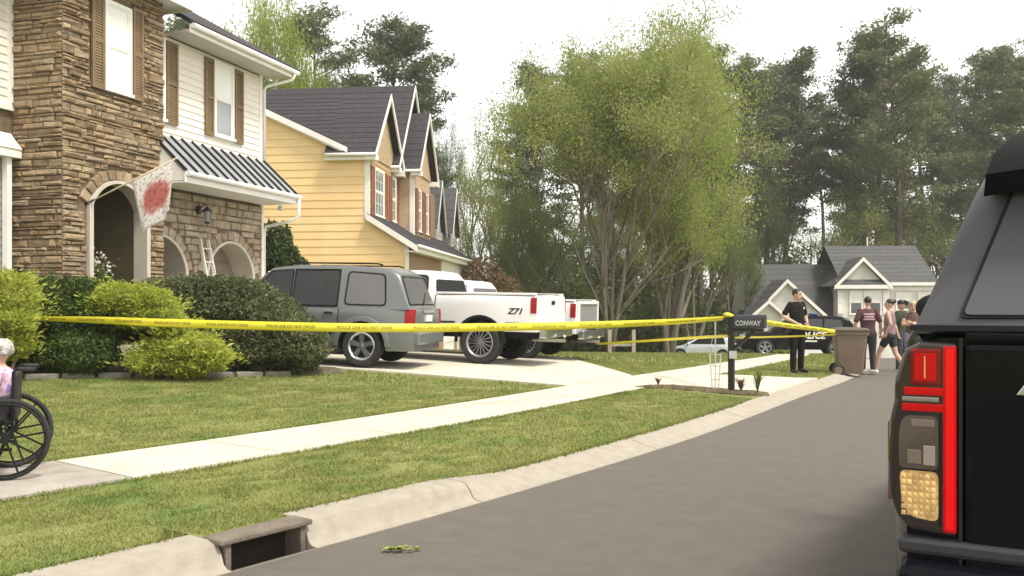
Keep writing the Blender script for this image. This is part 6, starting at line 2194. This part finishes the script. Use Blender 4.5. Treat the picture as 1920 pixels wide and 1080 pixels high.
b = MB(); b.beam((.05, -.23, .22), (.05, .23, .48), .02, .01); b.beam((.06, .23, .22), (.06, -.23, .48), .02, .01); b.tube([(0, -.28, .305), (0, .28, .305)], .012); b.build('cross_brace', M_BLACK, chair)

M_FLOR = mat('pink_purple_print', (.60, .30, .42), .85, (.34, .22, .52), scale=16, detail=3, col3=(.75, .62, .72), lo=.38, hi=.62)
ppos = Vector((wc_xy[0] - .07, wc_xy[1], wz - .06))
ang = WH + math.pi / 2                              # person faces -y in its own frame; chair faces +x
per_, sh, hp = person('white haired person in pink and purple top sitting in the wheelchair', ppos, ang,
    dict(pelvis=(0, -.09, .62), chest=(0, .0, .90), neck=(0, .0, 1.085), head=(0, -.01, 1.20),
         sh_l=(.16, .0, 1.03), sh_r=(-.16, .0, 1.03), el_l=(.235, -.08, .79), el_r=(-.235, -.08, .79), wr_l=(.20, -.30, .755), wr_r=(-.20, -.30, .755),
         hip_l=(.09, -.10, .60), hip_r=(-.09, -.10, .60), kn_l=(.11, -.48, .60), kn_r=(-.11, -.48, .60), an_l=(.12, -.58, .22), an_r=(-.12, -.58, .22), toe_l=(.13, -.73, .20), toe_r=(-.13, -.73, .20)),
    M_SKIN, dict(shirt=M_FLOR, sleeve=.85, hem=.12, pants=mat('pale_trousers', (.5, .5, .52), .85), leg=1.9, shoe=M_SHOEW), M_HAIRW, 'curly', s=.83)
# ---------------------------------------------------------------- plants
def leaf_mat(name, cols, trans=.35, rough=.6, mott=.3):
    m = bpy.data.materials.new(name); m.use_nodes = True
    n, l = m.node_tree.nodes, m.node_tree.links
    b = n['Principled BSDF']; b.inputs['Roughness'].default_value = rough; b.inputs['Specular IOR Level'].default_value = .3
    ge = n.new('ShaderNodeNewGeometry'); rp = n.new('ShaderNodeValToRGB')
    while len(rp.color_ramp.elements) < len(cols): rp.color_ramp.elements.new(.5)
    for i, c in enumerate(cols):
        e = rp.color_ramp.elements[i]; e.position = i / (len(cols) - 1); e.color = (*c, 1)
    tc = n.new('ShaderNodeTexCoord'); nz = n.new('ShaderNodeTexNoise'); nz.inputs['Scale'].default_value = .8; nz.inputs['Detail'].default_value = 3
    l.new(tc.outputs['Object'], nz.inputs['Vector'])
    ma = n.new('ShaderNodeMath'); ma.operation = 'MULTIPLY_ADD'; ma.inputs[1].default_value = .55
    l.new(ge.outputs['Random Per Island'], ma.inputs[0])
    mr = n.new('ShaderNodeMapRange'); mr.inputs['From Min'].default_value = .3; mr.inputs['From Max'].default_value = .7; mr.inputs['To Max'].default_value = .45
    l.new(nz.outputs['Fac'], mr.inputs[0]); l.new(mr.outputs[0], ma.inputs[2]); l.new(ma.outputs[0], rp.inputs[0])
    l.new(rp.outputs[0], b.inputs['Base Color'])
    tr = n.new('ShaderNodeBsdfTranslucent'); l.new(rp.outputs[0], tr.inputs[0]); ms = n.new('ShaderNodeMixShader'); ms.inputs[0].default_value = trans
    l.new(b.outputs[0], ms.inputs[1]); l.new(tr.outputs[0], ms.inputs[2]); l.new(ms.outputs[0], n['Material Output'].inputs[0])
    return m


L_PINE = leaf_mat('pine_needles', [(.06, .082, .034), (.11, .138, .058), (.165, .185, .085)], .35)
L_PINE2 = leaf_mat('pine_needles_olive', [(.09, .11, .042), (.15, .17, .066), (.21, .225, .10)], .35)
L_SPRING = leaf_mat('spring_leaves', [(.20, .25, .055), (.32, .365, .095), (.44, .46, .15)], .55)
L_BRIGHT = leaf_mat('bright_spring_leaves', [(.19, .25, .035), (.30, .36, .06), (.42, .45, .10)], .5)
L_MID = leaf_mat('mid_green_leaves', [(.10, .14, .03), (.165, .21, .05), (.24, .275, .08)], .45)
L_HEDGE = leaf_mat('hedge_leaves', [(.065, .08, .03), (.12, .135, .055), (.19, .20, .095)], .3)
L_BOX = leaf_mat('boxwood_leaves', [(.035, .062, .012), (.07, .11, .022), (.12, .16, .04)], .3)
L_GOLD = leaf_mat('gold_cypress', [(.24, .30, .04), (.42, .47, .075), (.62, .62, .14)], .45)
L_RUSSET = leaf_mat('russet_leaves', [(.13, .075, .035), (.21, .135, .07), (.28, .21, .12)], .35)
L_CONI = leaf_mat('dark_evergreen', [(.03, .05, .012), (.055, .085, .02), (.09, .125, .034)], .3)
M_BARK = mat('grey_bark', (.13, .115, .085), .95, (.23, .20, .15), scale=5, detail=8, bump=.6, bscale=14, stretch=(1, 1, .3))
M_PBARK = mat('pine_bark', (.075, .058, .045), .95, (.13, .10, .08), scale=4, detail=8, bump=.6, bscale=12, stretch=(1, 1, .3))
M_CORE = mat('shrub_core', (.018, .022, .010), .95)  # near black: shade inside the shrubs put into the colour


def leaf_quads(P, size, aspect=.45, up=None, rng=RNG, droop=0.0, outward=None):
    """diamond leaves at points P; outward biases their facing"""
    n = len(P)
    d = rng.normal(0, 1, (n, 3))
    if outward is not None: d += outward * 1.2
    d[:, 2] -= droop
    d /= np.linalg.norm(d, axis=1)[:, None]
    r = rng.normal(0, 1, (n, 3)); w = np.cross(d, r); w /= np.linalg.norm(w, axis=1)[:, None] + 1e-9
    sz = (size * rng.uniform(.6, 1.35, n))[:, None]
    v = np.empty((n, 4, 3))
    v[:, 0] = P - d * sz * .5; v[:, 1] = P + w * sz * aspect * .5; v[:, 2] = P + d * sz * .5; v[:, 3] = P - w * sz * aspect * .5
    return v.reshape(-1, 3)


def foliage(name, V_, m, parent):
    me = np_mesh(name, V_, np.arange(len(V_)).reshape(-1, 4)); me.materials.append(m)
    o = bpy.data.objects.new(name, me); link(o, parent); return o


def shrub(name, label, cat, blobs, leaf_m, size, dens, group=None, frond=False, core=True, aspect=.5, clip=None):
    """blobs: (x,y,z,rx,ry,rz) in world; leaves spread over and just inside their surfaces"""
    x0 = np.mean([q[0] for q in blobs]); y0 = np.mean([q[1] for q in blobs]); z0 = g1(x0, y0)
    root = empty(name, (x0, y0, z0), 0, label, cat, group)
    pts, outs = [], []
    B = np.array(blobs, float)
    for (x, y, z, rx, ry, rz) in blobs:
        area = 4 * math.pi * ((rx * ry) ** 1.6 + (rx * rz) ** 1.6 + (ry * rz) ** 1.6) ** (1 / 1.6) / 3 ** (1 / 1.6)
        n = int(area * dens)
        d = RNG.normal(0, 1, (n, 3)); d /= np.linalg.norm(d, axis=1)[:, None]
        lump = 1 + .08 * np.sin(d[:, 0] * 7 + x * 3) * np.sin(d[:, 1] * 6 + y) + .06 * np.sin(d[:, 2] * 9 + z * 5)
        r = (RNG.uniform(.80, 1.05, n) * lump)[:, None]
        p = np.array([x, y, z]) + d * np.array([rx, ry, rz]) * r
        # drop what is deep inside a neighbouring blob or under the ground
        q = ((p[:, None, :] - B[None, :, :3]) / B[None, :, 3:]); inside = ((q ** 2).sum(2) < .55).any(1)
        p, d = p[~inside], d[~inside]
        pts.append(p); outs.append(d)
    p = np.vstack(pts); o_ = np.vstack(outs)
    ok = p[:, 2] > z0 - .1
    p, o_ = p[ok], o_[ok]
    if clip: k_ = clip(p); p, o_ = p[k_], o_[k_]
    loc = np.array([x0, y0, z0])
    # stray shoots that break the outline
    ns = int(len(p) * .02)
    pick = RNG.integers(0, len(p), ns)
    sp, so = p[pick], o_[pick].copy()
    so[:, 2] = np.abs(so[:, 2]) * .6 + .25
    reach = (.30 if frond else .10)
    for q in np.linspace(.15, 1, 7 if frond else 4):
        arc = sp + so * (reach * q) * RNG.uniform(.5, 1.3, (ns, 1)) - np.array([0, 0, .16 * q * q if frond else 0]) + RNG.normal(0, .012, (ns, 3))
        p = np.vstack([p, arc]); o_ = np.vstack([o_, so])
    if frond:
        o2 = o_.copy(); o2[:, 2] = o2[:, 2] * .3 + .25
        v = leaf_quads(p - loc, size, aspect, outward=o2 * 2.2)
    else:
        v = leaf_quads(p - loc, size, aspect, outward=None)
    foliage('foliage', v, leaf_m, root)
    if core:
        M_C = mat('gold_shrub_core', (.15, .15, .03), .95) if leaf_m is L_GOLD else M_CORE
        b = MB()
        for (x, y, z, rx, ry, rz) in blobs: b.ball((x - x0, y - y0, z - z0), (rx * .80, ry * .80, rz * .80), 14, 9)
        b.build('core_mass', M_C, root, True)  # solid filler lumps under the leaf shell
    b = MB()
    for k in range(3):
        a = k * 2.1; b.tube([(.1 * math.cos(a), .1 * math.sin(a), -.1), (.25 * math.cos(a), .25 * math.sin(a), .5)], [.03, .02], 6)
    b.build('stem', M_BARK, root)
    return root


def pz(py, D): return 1.5 + (570 - py) * D / 1700
def pxx(px, D): return (px - 960) * D / 1700


# hedge line in front of the stone house
mul = empty('planting_bed', (0, 0, 0), kind='structure'); tag(mul, 'mulched bed under the hedge along the front lawn')
b = MB(); edge_n = [(-8.6, 12.2), (-7.4, 12.75), (-6.2, 13.6), (-4.8, 14.2), (-3.6, 14.95), (-2.9, 15.6)]; edge_f = [(-9.2, 15), (-8.6, 15.6), (-7.2, 16.2), (-5.6, 16.4), (-4.6, 16.6), (-3.2, 16.35)]
rows_ = []
for (p, q) in zip(edge_n, edge_f): rows_.append([(*lerp2(p, q, t), g1(*lerp2(p, q, t)) + (.0 if t in (0, 1) else .05)) for t in (0, .05, .5, .95, 1)])
for r_ in rows_: b.v += r_
for i in range(5):
    for k in range(4): b.f.append((i * 5 + k, (i + 1) * 5 + k, (i + 1) * 5 + k + 1, i * 5 + k + 1))
b.m = [0] * len(b.f); b.build('mulch', M_MULCH, mul, True)
k_ = 0
for (p, q) in zip(edge_n[:-2], edge_n[1:]):
    for t in (0.0, .34, .67):
        x, y = lerp2(p, q, t); x1_, y1_ = lerp2(p, q, t + .3)
        b = MB(); b.beam((x, y - .03, g1(x, y) + .03), (x1_, y1_ - .03, g1(x1_, y1_) + .03), .10, .10); b.build('edging_stone', mat('grey_edging', (.17, .155, .125), .95, (.25, .23, .19), scale=8, bump=.4, bscale=40), mul, bevel=.02)

D = 15.1
big = []
for px, py, rx, rz in ((285, 592, .40, .56), (312, 591, .40, .57), (340, 590, .40, .58), (368, 589, .40, .59), (396, 589, .40, .59), (424, 589, .40, .59), (452, 591, .40, .57), (480, 596, .40, .54), (510, 608, .42, .48), (540, 624, .40, .42), (566, 640, .34, .36), (350, 640, .6, .5), (430, 645, .65, .5), (505, 645, .6, .48), (560, 650, .46, .42)):
    big.append((pxx(px, D), D + random.uniform(-.1, .15), pz(py, D) + .02, rx, .72, rz))
shrub('hedge', 'large clipped dark green hedge in front of the garage and grey SUV', 'hedge', big, L_HEDGE, .055, 2600)
D = 13.6
shrub('shrub', 'dark green rounded shrub between the two gold shrubs', 'shrub', [(pxx(95, D), D + .2, pz(600, D), .62, .6, .62), (pxx(160, D), D + .35, pz(590, D), .55, .55, .55), (pxx(75, D), D + .1, pz(660, D), .6, .55, .4), (pxx(150, D), D, pz(660, D), .55, .5, .36)], L_BOX, .055, 2600)
shrub('gold_shrub', 'gold feathery shrub at the left edge holding the tape', 'shrub', [(pxx(15, 12.9), 12.9, pz(560, 12.9), .42, .45, .40), (pxx(-40, 12.9), 13.0, pz(590, 12.9), .6, .5, .6), (pxx(25, 12.9), 12.7, pz(600, 12.9), .40, .4, .22), (pxx(20, 12.9), 12.8, pz(640, 12.9), .36, .4, .25)], L_GOLD, .085, 1700, frond=True, aspect=.28)
D = 13.9
gold = []
for px, py, rx, rz in ((200, 572, .28, .22), (240, 558, .36, .22), (285, 566, .38, .22), (300, 590, .36, .26), (250, 590, .34, .25), (330, 610, .30, .18), (330, 650, .42, .22), (380, 650, .38, .22), (300, 675, .36, .2), (360, 682, .42, .18), (405, 668, .26, .2)):
    gold.append((pxx(px, D), D - .15 + random.uniform(-.15, .2), pz(py, D), rx, .42, rz))
shrub('gold_shrub', 'spreading gold feathery shrub in the middle of the hedge line', 'shrub', gold, L_GOLD, .085, 1700, frond=True, aspect=.28)
D = 25.5
shrub('evergreen_shrub', 'tall dark evergreen shrub between the stone and yellow houses', 'shrub', [(pxx(515, D), D, 2.6, .65, .7, 1.15), (pxx(535, D), D, 2.0, .75, .8, 1.1), (pxx(505, D), D, 1.4, .9, .9, 1.0)], L_CONI, .13, 420)
D = 44
shrub('russet_shrub', 'russet leaved small tree past the end of the yellow house', 'shrub', [(pxx(905, D), D, 2.2, 1.2, 1.1, 1.5), (pxx(935, D), D, 1.6, 1.1, 1.1, 1.4), (pxx(885, D), D, 1.2, 1.0, 1.0, 1.5), (pxx(915, D), D, .2, 1.3, 1.1, 1.2)], L_RUSSET, .20, 130, core=False)
D = 33
shrub('low_shrub', 'low dark shrub under the far house behind the mailbox', 'shrub', [(pxx(1405, D), D + 14, pz(652, D + 14), 1.0, .9, .5), (pxx(1405, D) + 1.2, D + 14, pz(652, D + 14), .9, .9, .45)], L_HEDGE, .14, 200) if False else None
shrub('low_shrub', 'low dark round shrub behind the mailbox by the far house', 'shrub', [(pxx(1400, 46), 46, pz(660, 46), .75, .7, .5), (pxx(1428, 46), 46.2, pz(662, 46), .6, .6, .45)], L_HEDGE, .12, 260)
shrub('low_shrub', 'low light green shrub to the left of the officer', 'shrub', [(pxx(1455, 44), 44, pz(660, 44), .55, .5, .42), (pxx(1472, 44), 44, pz(664, 44), .42, .4, .35)], L_BRIGHT, .13, 260)


# plants in the mailbox bed and flowers in the porch pot
def tuft(name, label, x, y, z, n, h, spread, m, cat='plant'):
    root = empty(name, (x, y, z), 0, label, cat)
    b = MB()
    for k in range(n):
        a = random.uniform(0, 6.3); hh = h * random.uniform(.6, 1.1); w = .012; sp = spread * random.uniform(.3, 1)
        ca, sa = math.cos(a), math.sin(a)
        p = [(0, 0), (.35 * sp, .6 * hh), (sp, hh * random.uniform(.7, 1.0))]
        for (r0, z0_), (r1, z1_) in zip(p[:-1], p[1:]):
            ww = w if z0_ == 0 else w * .8; w2 = w * .8 if z1_ < hh * .65 else .001
            b.add([(r0 * ca - ww * sa, r0 * sa + ww * ca, z0_), (r0 * ca + ww * sa, r0 * sa - ww * ca, z0_), (r1 * ca + w2 * sa, r1 * sa - w2 * ca, z1_), (r1 * ca - w2 * sa, r1 * sa + w2 * ca, z1_)], [(0, 1, 2, 3)])
    b.build('blades', m, root)
    return root


tuft('ornamental_grass', 'green spiky clump right of the mailbox post', 3.86, 14.25, g1(3.86, 14.25) + .06, 40, .42, .22, L_MID)
tuft('ornamental_grass', 'brownish clump at the foot of the mailbox post', 3.60, 14.25, g1(3.6, 14.25) + .06, 40, .26, .2, L_RUSSET)
tuft('small_plant', 'small leafy plant on the mulch mound left of the mailbox', 2.32, 14.4, g1(2.32, 14.4) + .08, 26, .14, .14, L_RUSSET)
tuft('small_plant', 'low sprawling plant at the kerb end of the mulch bed', 4.15, 14.05, g1(4.15, 14.05) + .05, 50, .12, .3, L_HEDGE)
fl = leaf_quads(RNG.normal(0, 1, (260, 3)) * np.array([.19, .19, .13]) + np.array([0, 0, 1.5]), .06, .8)
foliage('foliage', leaf_quads(RNG.normal(0, 1, (300, 3)) * np.array([.18, .18, .11]) + np.array([0, 0, 1.46]), .09, .4), L_MID, pot)
foliage('blossom', fl, mat('pale_petal', (.60, .56, .48), .7), pot)


# ---------------------------------------------------------------- trees
def limb_path(p, d, L, n, wob, rng, up=0.0):
    pts = [p]; d = d / np.linalg.norm(d)
    for k in range(n):
        d = d + rng.normal(0, wob, 3); d[2] += up; d /= np.linalg.norm(d)
        pts.append(pts[-1] + d * L / n)
    return pts, d


def pine_mesh(h, seed, crown=.5, spread=3.2, leaf_m=L_PINE, tuft_n=34, dead=5):
    rng = np.random.default_rng(seed)
    tb, C = MB(), []
    tr, _ = limb_path(np.zeros(3), np.array([0, 0, 1.0]), h, 9, .025, rng, .02)
    rr = np.linspace(.27, .05, 10) * (h / 24)
    tb.tube([Vector(p) for p in tr], list(rr), 9)
    T = np.array(tr)

    def trunk_at(z): return np.array([np.interp(z, T[:, 2], T[:, k]) for k in range(3)])
    nb = int(46 + 10 * rng.random())
    for k in range(nb):
        t = (k + rng.random()) / nb
        zz = h * (crown + (1 - crown) * t * .985)
        prof = math.sin(min(1, .18 + t * .9) * math.pi * .86) ** .8 * (1 - .3 * t)
        L = spread * max(.22, prof) * rng.uniform(.55, 1.15)
        a = rng.uniform(0, 6.283)
        p0 = trunk_at(zz)
        pts, d = limb_path(p0, np.array([math.cos(a), math.sin(a), rng.uniform(-.1, .45)]), L, 4, .13, rng, .07)
        tb.tube([Vector(p) for p in pts], [.06, .045, .035, .025, .012], 5)
        for q in range(2, 5):
            for rep in range(2 if q > 2 else 1):
                C.append((pts[q] + rng.normal(0, .28, 3) * [1, 1, .5] + [0, 0, .12], .48 * rng.uniform(.7, 1.3)))
    for k in range(dead):
        zz = h * rng.uniform(crown * .55, crown); a = rng.uniform(0, 6.283); p0 = trunk_at(zz)
        pts, d = limb_path(p0, np.array([math.cos(a), math.sin(a), .1]), rng.uniform(.8, 2.2), 3, .15, rng)
        tb.tube([Vector(p) for p in pts], [.04, .03, .02, .01], 4)
        if rng.random() < .5: C.append((pts[-1], .35))
    for k in range(7): C.append((trunk_at(h * rng.uniform(.9, 1.0)) + rng.normal(0, .35, 3), .45))
    P = []
    for c_, r in C:
        P.append(c_ + rng.normal(0, 1, (tuft_n, 3)) * np.array([r, r, r * .55]) * .72)
    P = np.vstack(P)
    v = leaf_quads(P, .34, .34, rng=rng)
    tm = tb.mesh('trunk', M_PBARK, True)
    cm = np_mesh('crown', v, np.arange(len(v)).reshape(-1, 4)); cm.materials.append(leaf_m)
    return tm, cm


def broad_mesh(h, seed, stems=1, spread=.5, levels=4, leaf_m=L_SPRING, leaf=.2, per=26, crown_lo=.25, r0=.22, puff=.55, fork=3, lenf=.42, lowb=0):
    rng = np.random.default_rng(seed)
    tb = MB(); tips = []

    def grow(p, d, L, r, lv):
        pts, d2 = limb_path(p, d, L, 4, .09 + .03 * (4 - lv), rng, .05)
        tb.tube([Vector(q) for q in pts], list(np.linspace(r, r * .62, 5)), 7 if lv > 2 else 4)
        if lv <= 1:
            tips.append(pts[-1]); tips.append(pts[2]); return
        if lv <= 2: tips.append(pts[-1])
        low = lowb if lv == levels else 0
        for k in range(fork + low + (1 if rng.random() < .4 else 0)):
            t = rng.uniform(.45 if not low else .16, .99) if k else .99
            i = t * 4; q = pts[min(3, int(i))] + (pts[min(4, int(i) + 1)] - pts[min(3, int(i))]) * (i - int(i))
            a = rng.uniform(0, 6.283); s_ = rng.uniform(.35, .85)
            side = np.array([math.cos(a), math.sin(a), rng.uniform(-.1, .3)])
            grow(q, d2 * (1 - s_ * .4) + side * s_, L * rng.uniform(.55, .78), r * .58, lv - 1)
    for s_ in range(stems):
        a = 6.283 * s_ / stems + rng.uniform(-.4, .4)
        d = np.array([math.cos(a) * spread, math.sin(a) * spread, 1.0]) if stems > 1 else np.array([rng.normal(0, .05), rng.normal(0, .05), 1.0])
        grow(np.array([.12 * math.cos(a), .12 * math.sin(a), 0]) * (stems > 1), d, h * lenf * rng.uniform(.9, 1.1), r0 * rng.uniform(.8, 1.1), levels)
    T = np.array(tips)
    zmax = T[:, 2].max(); T = T[T[:, 2] > zmax * crown_lo]
    P = np.repeat(T, per, 0) + rng.normal(0, 1, (len(T) * per, 3)) * np.array([puff, puff, puff * .75])
    P = P[P[:, 2] > .4]
    v = leaf_quads(P, leaf, .55, rng=rng)
    sc = h / zmax
    tm = tb.mesh('trunk', M_BARK, True)
    cm = np_mesh('crown', v, np.arange(len(v)).reshape(-1, 4)); cm.materials.append(leaf_m)
    rad = float(np.percentile(np.hypot(T[:, 0], T[:, 1]), 92)) + puff
    return tm, cm, sc, rad


def put_tree(name, label, cat, meshes, x, y, s=1.0, rz=None, group=None, z=None, sxy=None):
    tm, cm = meshes[:2]
    root = empty(name, (x, y, g1(x, y) - .1 if z is None else z), random.uniform(0, 6.3) if rz is None else rz, label, cat, group)
    root.scale = (s * (sxy or 1), s * (sxy or 1), s)
    link(bpy.data.objects.new('trunk', tm), root); link(bpy.data.objects.new('crown', cm), root)
    return root


PINES = [pine_mesh(24, 100 + k, crown=cr, spread=sp, leaf_m=lm, tuft_n=tn) for k, (cr, sp, lm, tn) in enumerate(((.44, 3.6, L_PINE, 50), (.34, 4.2, L_PINE2, 52), (.50, 3.2, L_PINE, 52), (.26, 3.9, L_PINE2, 46), (.60, 4.4, L_PINE, 52)))]
# pines read from the skyline: (px of trunk, py of top, distance, kind, where it stands)
ROW = [(1985, 70, 74, 1, 'rightmost tall pine rising over the black SUV'), (1905, 85, 82, 0, 'tall pine just above the black SUV spoiler'), (1835, 105, 78, 3, 'round topped pine right of the tallest one'),
       (1690, 42, 72, 1, 'tallest pine of the stand, above the far house'), (1775, 150, 88, 2, 'thin pine behind the tallest one on its right'), (1568, 92, 76, 2, 'slender pine with open crown left of the tallest'),
       (1620, 170, 90, 0, 'short crowned pine between the slender and tallest pines'), (1475, 100, 80, 0, 'narrow topped pine above the left end of the far house'), (1425, 150, 92, 3, 'dim pine behind the narrow topped one'),
       (1370, 120, 74, 1, 'broad dark pine right of the big spring tree'), (1310, 95, 70, 3, 'dark pine touching the right side of the big spring tree'), (1250, 140, 84, 0, 'pine half hidden behind the big spring tree crown'),
       (1180, 110, 88, 1, 'pine fully behind the top of the big spring tree'), (1090, 115, 78, 3, 'pine behind the upper left of the big spring tree'), (1015, 130, 74, 0, 'leftmost dark pine beside the gap of sky'),
       (975, 215, 82, 2, 'smaller pine at the left end of the wood by the sky gap'), (705, 38, 66, 4, 'umbrella crowned pine above the yellow house roof'), (770, 150, 72, 0, 'short pine right of the umbrella crowned one'),
       (1432, 135, 86, 1, 'mid sized pine filling the gap left of the narrow topped pine'), (1872, 110, 88, 3, 'full pine right of the round topped pine'), (1742, 105, 84, 1, 'full pine close on the right of the tallest one'), (1640, 120, 80, 3, 'full pine close on the left of the tallest one'),
       (590, 32, 72, 1, 'dark pine between the bright tree and the umbrella pine'), (375, 20, 70, 2, 'pine top just showing over the stone house eave')]
for px, py, D, kd, lab in ROW:
    base = g1(pxx(px, D), D) - .1
    hgt = pz(py, D) - base
    put_tree('pine_tree', lab, 'tree', PINES[kd], pxx(px, D), D, hgt / 24.3, group='pines of the wood behind the houses', sxy=1.12)
# thin bare-trunked pines deeper in the wood
k_ = 0
DEEP = [(1340, 160, 104), (1395, 165, 110), (1450, 150, 100), (1510, 165, 108), (1545, 190, 98), (1600, 120, 112), (1655, 130, 104), (1735, 120, 100), (1800, 150, 108), (1870, 130, 98), (1950, 120, 110), (1210, 180, 105), (1130, 170, 110), (1040, 190, 100), (1280, 170, 112)]
DEEPL = ['dim far pine just right of the dark pine at the big tree', 'dim far pine left of the narrow topped pine', 'dim far pine behind the narrow topped pine', 'dim far pine between the narrow and slender pines', 'dim far pine left of the slender open pine',
         'dim far pine right of the slender open pine', 'dim far pine left behind the tallest pine', 'dim far pine right behind the tallest pine', 'dim far pine left of the round topped pine', 'dim far pine between round topped pine and black SUV',
         'dim far pine at the right edge over the black SUV', 'dim far pine behind the middle of the big spring tree', 'dim far pine behind the main stems of the big spring tree', 'dim far pine behind the left edge of the big spring tree', 'dim far pine behind the right edge of the big spring tree']
for i, (px, py, D) in list(enumerate(DEEP))[::2]:
    base = g1(pxx(px, D), D) - .1
    put_tree('pine_tree', DEEPL[i], 'tree', PINES[(i * 2 + 1) % 5], pxx(px, D), D, (pz(py, D) - base) / 24.3, group='pines deep in the wood')

BIG = broad_mesh(17, 5, stems=4, spread=.30, levels=5, leaf_m=L_SPRING, leaf=.17, per=58, crown_lo=.05, r0=.19, puff=.55, lenf=.46, fork=3, lowb=3)
D = 46
put_tree('spring_tree', 'big many stemmed tree with fresh yellow green leaves behind the trucks', 'tree', BIG, pxx(1145, D), D, (pz(28, D) - g1(pxx(1145, D), D)) / 17 * BIG[2], 1.0, sxy=5.9 / (BIG[3] * (pz(28, D) - g1(pxx(1145, D), D)) / 17 * BIG[2]))
BR4 = broad_mesh(10, 31, stems=3, spread=.45, levels=4, leaf_m=L_BRIGHT, leaf=.125, per=260, crown_lo=.10, puff=.5, lenf=.40, lowb=2)
BR2 = broad_mesh(10, 12, stems=3, spread=.5, levels=4, leaf_m=L_MID, leaf=.11, per=90, crown_lo=.12, puff=.45, lenf=.42)
BR3 = broad_mesh(12, 15, stems=1, levels=4, leaf_m=L_SPRING, leaf=.11, per=90, crown_lo=.2, puff=.45, lenf=.40)
for px, py, D, ms, lab, sxy in ((512, 14, 62, BR4, 'bright lime green tree over the stone house eave', 3.9), (1255, 70, 56, BR4, 'bright yellow green tree behind the right of the big tree', 4.2), (880, 215, 64, BR3, 'grey green tree in the gap right of the yellow gables', 2.4),
                           (925, 300, 60, BR3, 'low spring tree left of the big tree', 2.8), (985, 330, 54, BR2, 'leafy green tree left under the big tree', 3.8), (1300, 330, 58, BR2, 'leafy mid green tree right under the big tree', 4.6),
                           (1375, 400, 62, BR2, 'dark leafy tree left of the far house roof', 3.2), (1540, 380, 74, BR3, 'pale understorey tree behind the far house', 5.2), (1690, 390, 76, BR3, 'pale understorey tree over the right of the far house', 5.3),
                           (640, 120, 74, BR3, 'olive tree behind the ridge of the yellow house', 4.0), (560, 110, 70, BR2, 'mid green tree behind the yellow house ridge', 3.8), (1850, 400, 72, BR2, 'green understorey tree behind the black SUV', 5.0), (1010, 400, 66, BR2, 'low green tree behind the stems left of the big tree', 4.5), (1120, 380, 68, BR2, 'green tree filling in behind the stems of the big tree', 5.0), (1215, 400, 66, BR3, 'spring green tree behind the right stems of the big tree', 4.5), (1440, 330, 78, BR2, 'green tree rising behind the left roof of the far house', 5.0), (1610, 340, 82, BR2, 'green tree behind the middle gable of the far house', 5.2), (1760, 330, 80, BR2, 'green tree behind the right end of the far house', 5.2), (955, 420, 52, BR2, 'low bushy tree between russet shrub and big tree', 3.0), (840, 215, 76, BR2, 'green tree behind the gables of the yellow house', 2.2)):
    x = pxx(px, D); base = g1(x, D) - .1
    h0 = {id(BR4): 10, id(BR2): 10, id(BR3): 12}[id(ms)]
    put_tree('leafy_tree', lab, 'tree', ms, x, D, (pz(py, D) - base) / h0 * ms[2], group='leafy trees around the houses', sxy=sxy / (ms[3] * (pz(py, D) - base) / h0 * ms[2]))

# undergrowth of the wood, one mass
pts = []
for (x0, x1, y0, y1, h, n) in ((2, 50, 78, 100, 9.5, 60000), (-34, 3, 70, 98, 6.5, 34000), (3, 13, 61, 68, 4.2, 26000), (-8, 5, 60, 70, 6.5, 26000), (30, 52, 56, 80, 6, 14000), (2, 18, 64, 74, 7, 30000)):
    x = RNG.uniform(x0, x1, n); y = RNG.uniform(y0, y1, n)
    hh = h * (.55 + .45 * np.sin(x * .9 + y * .4) * np.sin(y * .7 - x * .3)) * RNG.uniform(0, 1, n) ** .8
    ok = ~((x > 14) & (x < 31) & (y < 70))
    pts.append(np.stack([x, y, zr(y) + .3 + hh], 1)[ok])
P = np.vstack(pts)
me = np_mesh('undergrowth', leaf_quads(P, .36, .6), np.arange(len(P) * 4).reshape(-1, 4)); me.materials.append(L_MID)
ug = bpy.data.objects.new('undergrowth', me); link(ug); tag(ug, 'dense leafy undergrowth along the edge of the wood', 'undergrowth', kind='stuff')

# low fence past the driveway
fe = empty('wooden_fence', (pxx(1188, 36), 36, 0), 0, 'low weathered post and rail fence beyond the driveway lawn', 'fence')
M_FENCE = mat('weathered_wood', (.30, .26, .20), .9, (.40, .36, .29), scale=6, stretch=(1, 1, .2))
fz = g1(pxx(1188, 36), 36)
for x in (-.95, 0):
    b = MB(); b.box(x - .07, x + .07, -.07, .07, fz - .3, fz + .95); b.build('post', M_FENCE, fe, bevel=.01)
for z in (.3,):
    for x in (-.95,):
        b = MB(); b.box(x + .07, x + .88, -.03, .03, fz + z, fz + z + .1); b.build('rail', M_FENCE, fe)
# ---------------------------------------------------------------- faint haze volume, added to lighten the dark wood
b = MB(); b.box(-70, 75, -12, 125, -3.6, 34)
hz_ = b.build('haze', None, None)
mh = bpy.data.materials.new('haze'); mh.use_nodes = True
nn = mh.node_tree.nodes
nn.remove(nn['Principled BSDF'])
pv = nn.new('ShaderNodeVolumePrincipled')
pv.inputs['Color'].default_value = (.95, .95, .92, 1)
pv.inputs['Density'].default_value = .0008
pv.inputs['Anisotropy'].default_value = .2
mh.node_tree.links.new(pv.outputs[0], nn['Material Output'].inputs['Volume'])
hz_.data.materials.append(mh)
tag(hz_, 'thin pale haze added over the street to lift the dark wood', kind='stuff')
dg = 0
for o in bpy.data.meshes: dg += sum(len(p.vertices) - 2 for p in o.polygons) if len(o.polygons) < 3000 else len(o.polygons) * 2
print('objects', len(bpy.data.objects), 'mesh triangles about', dg)
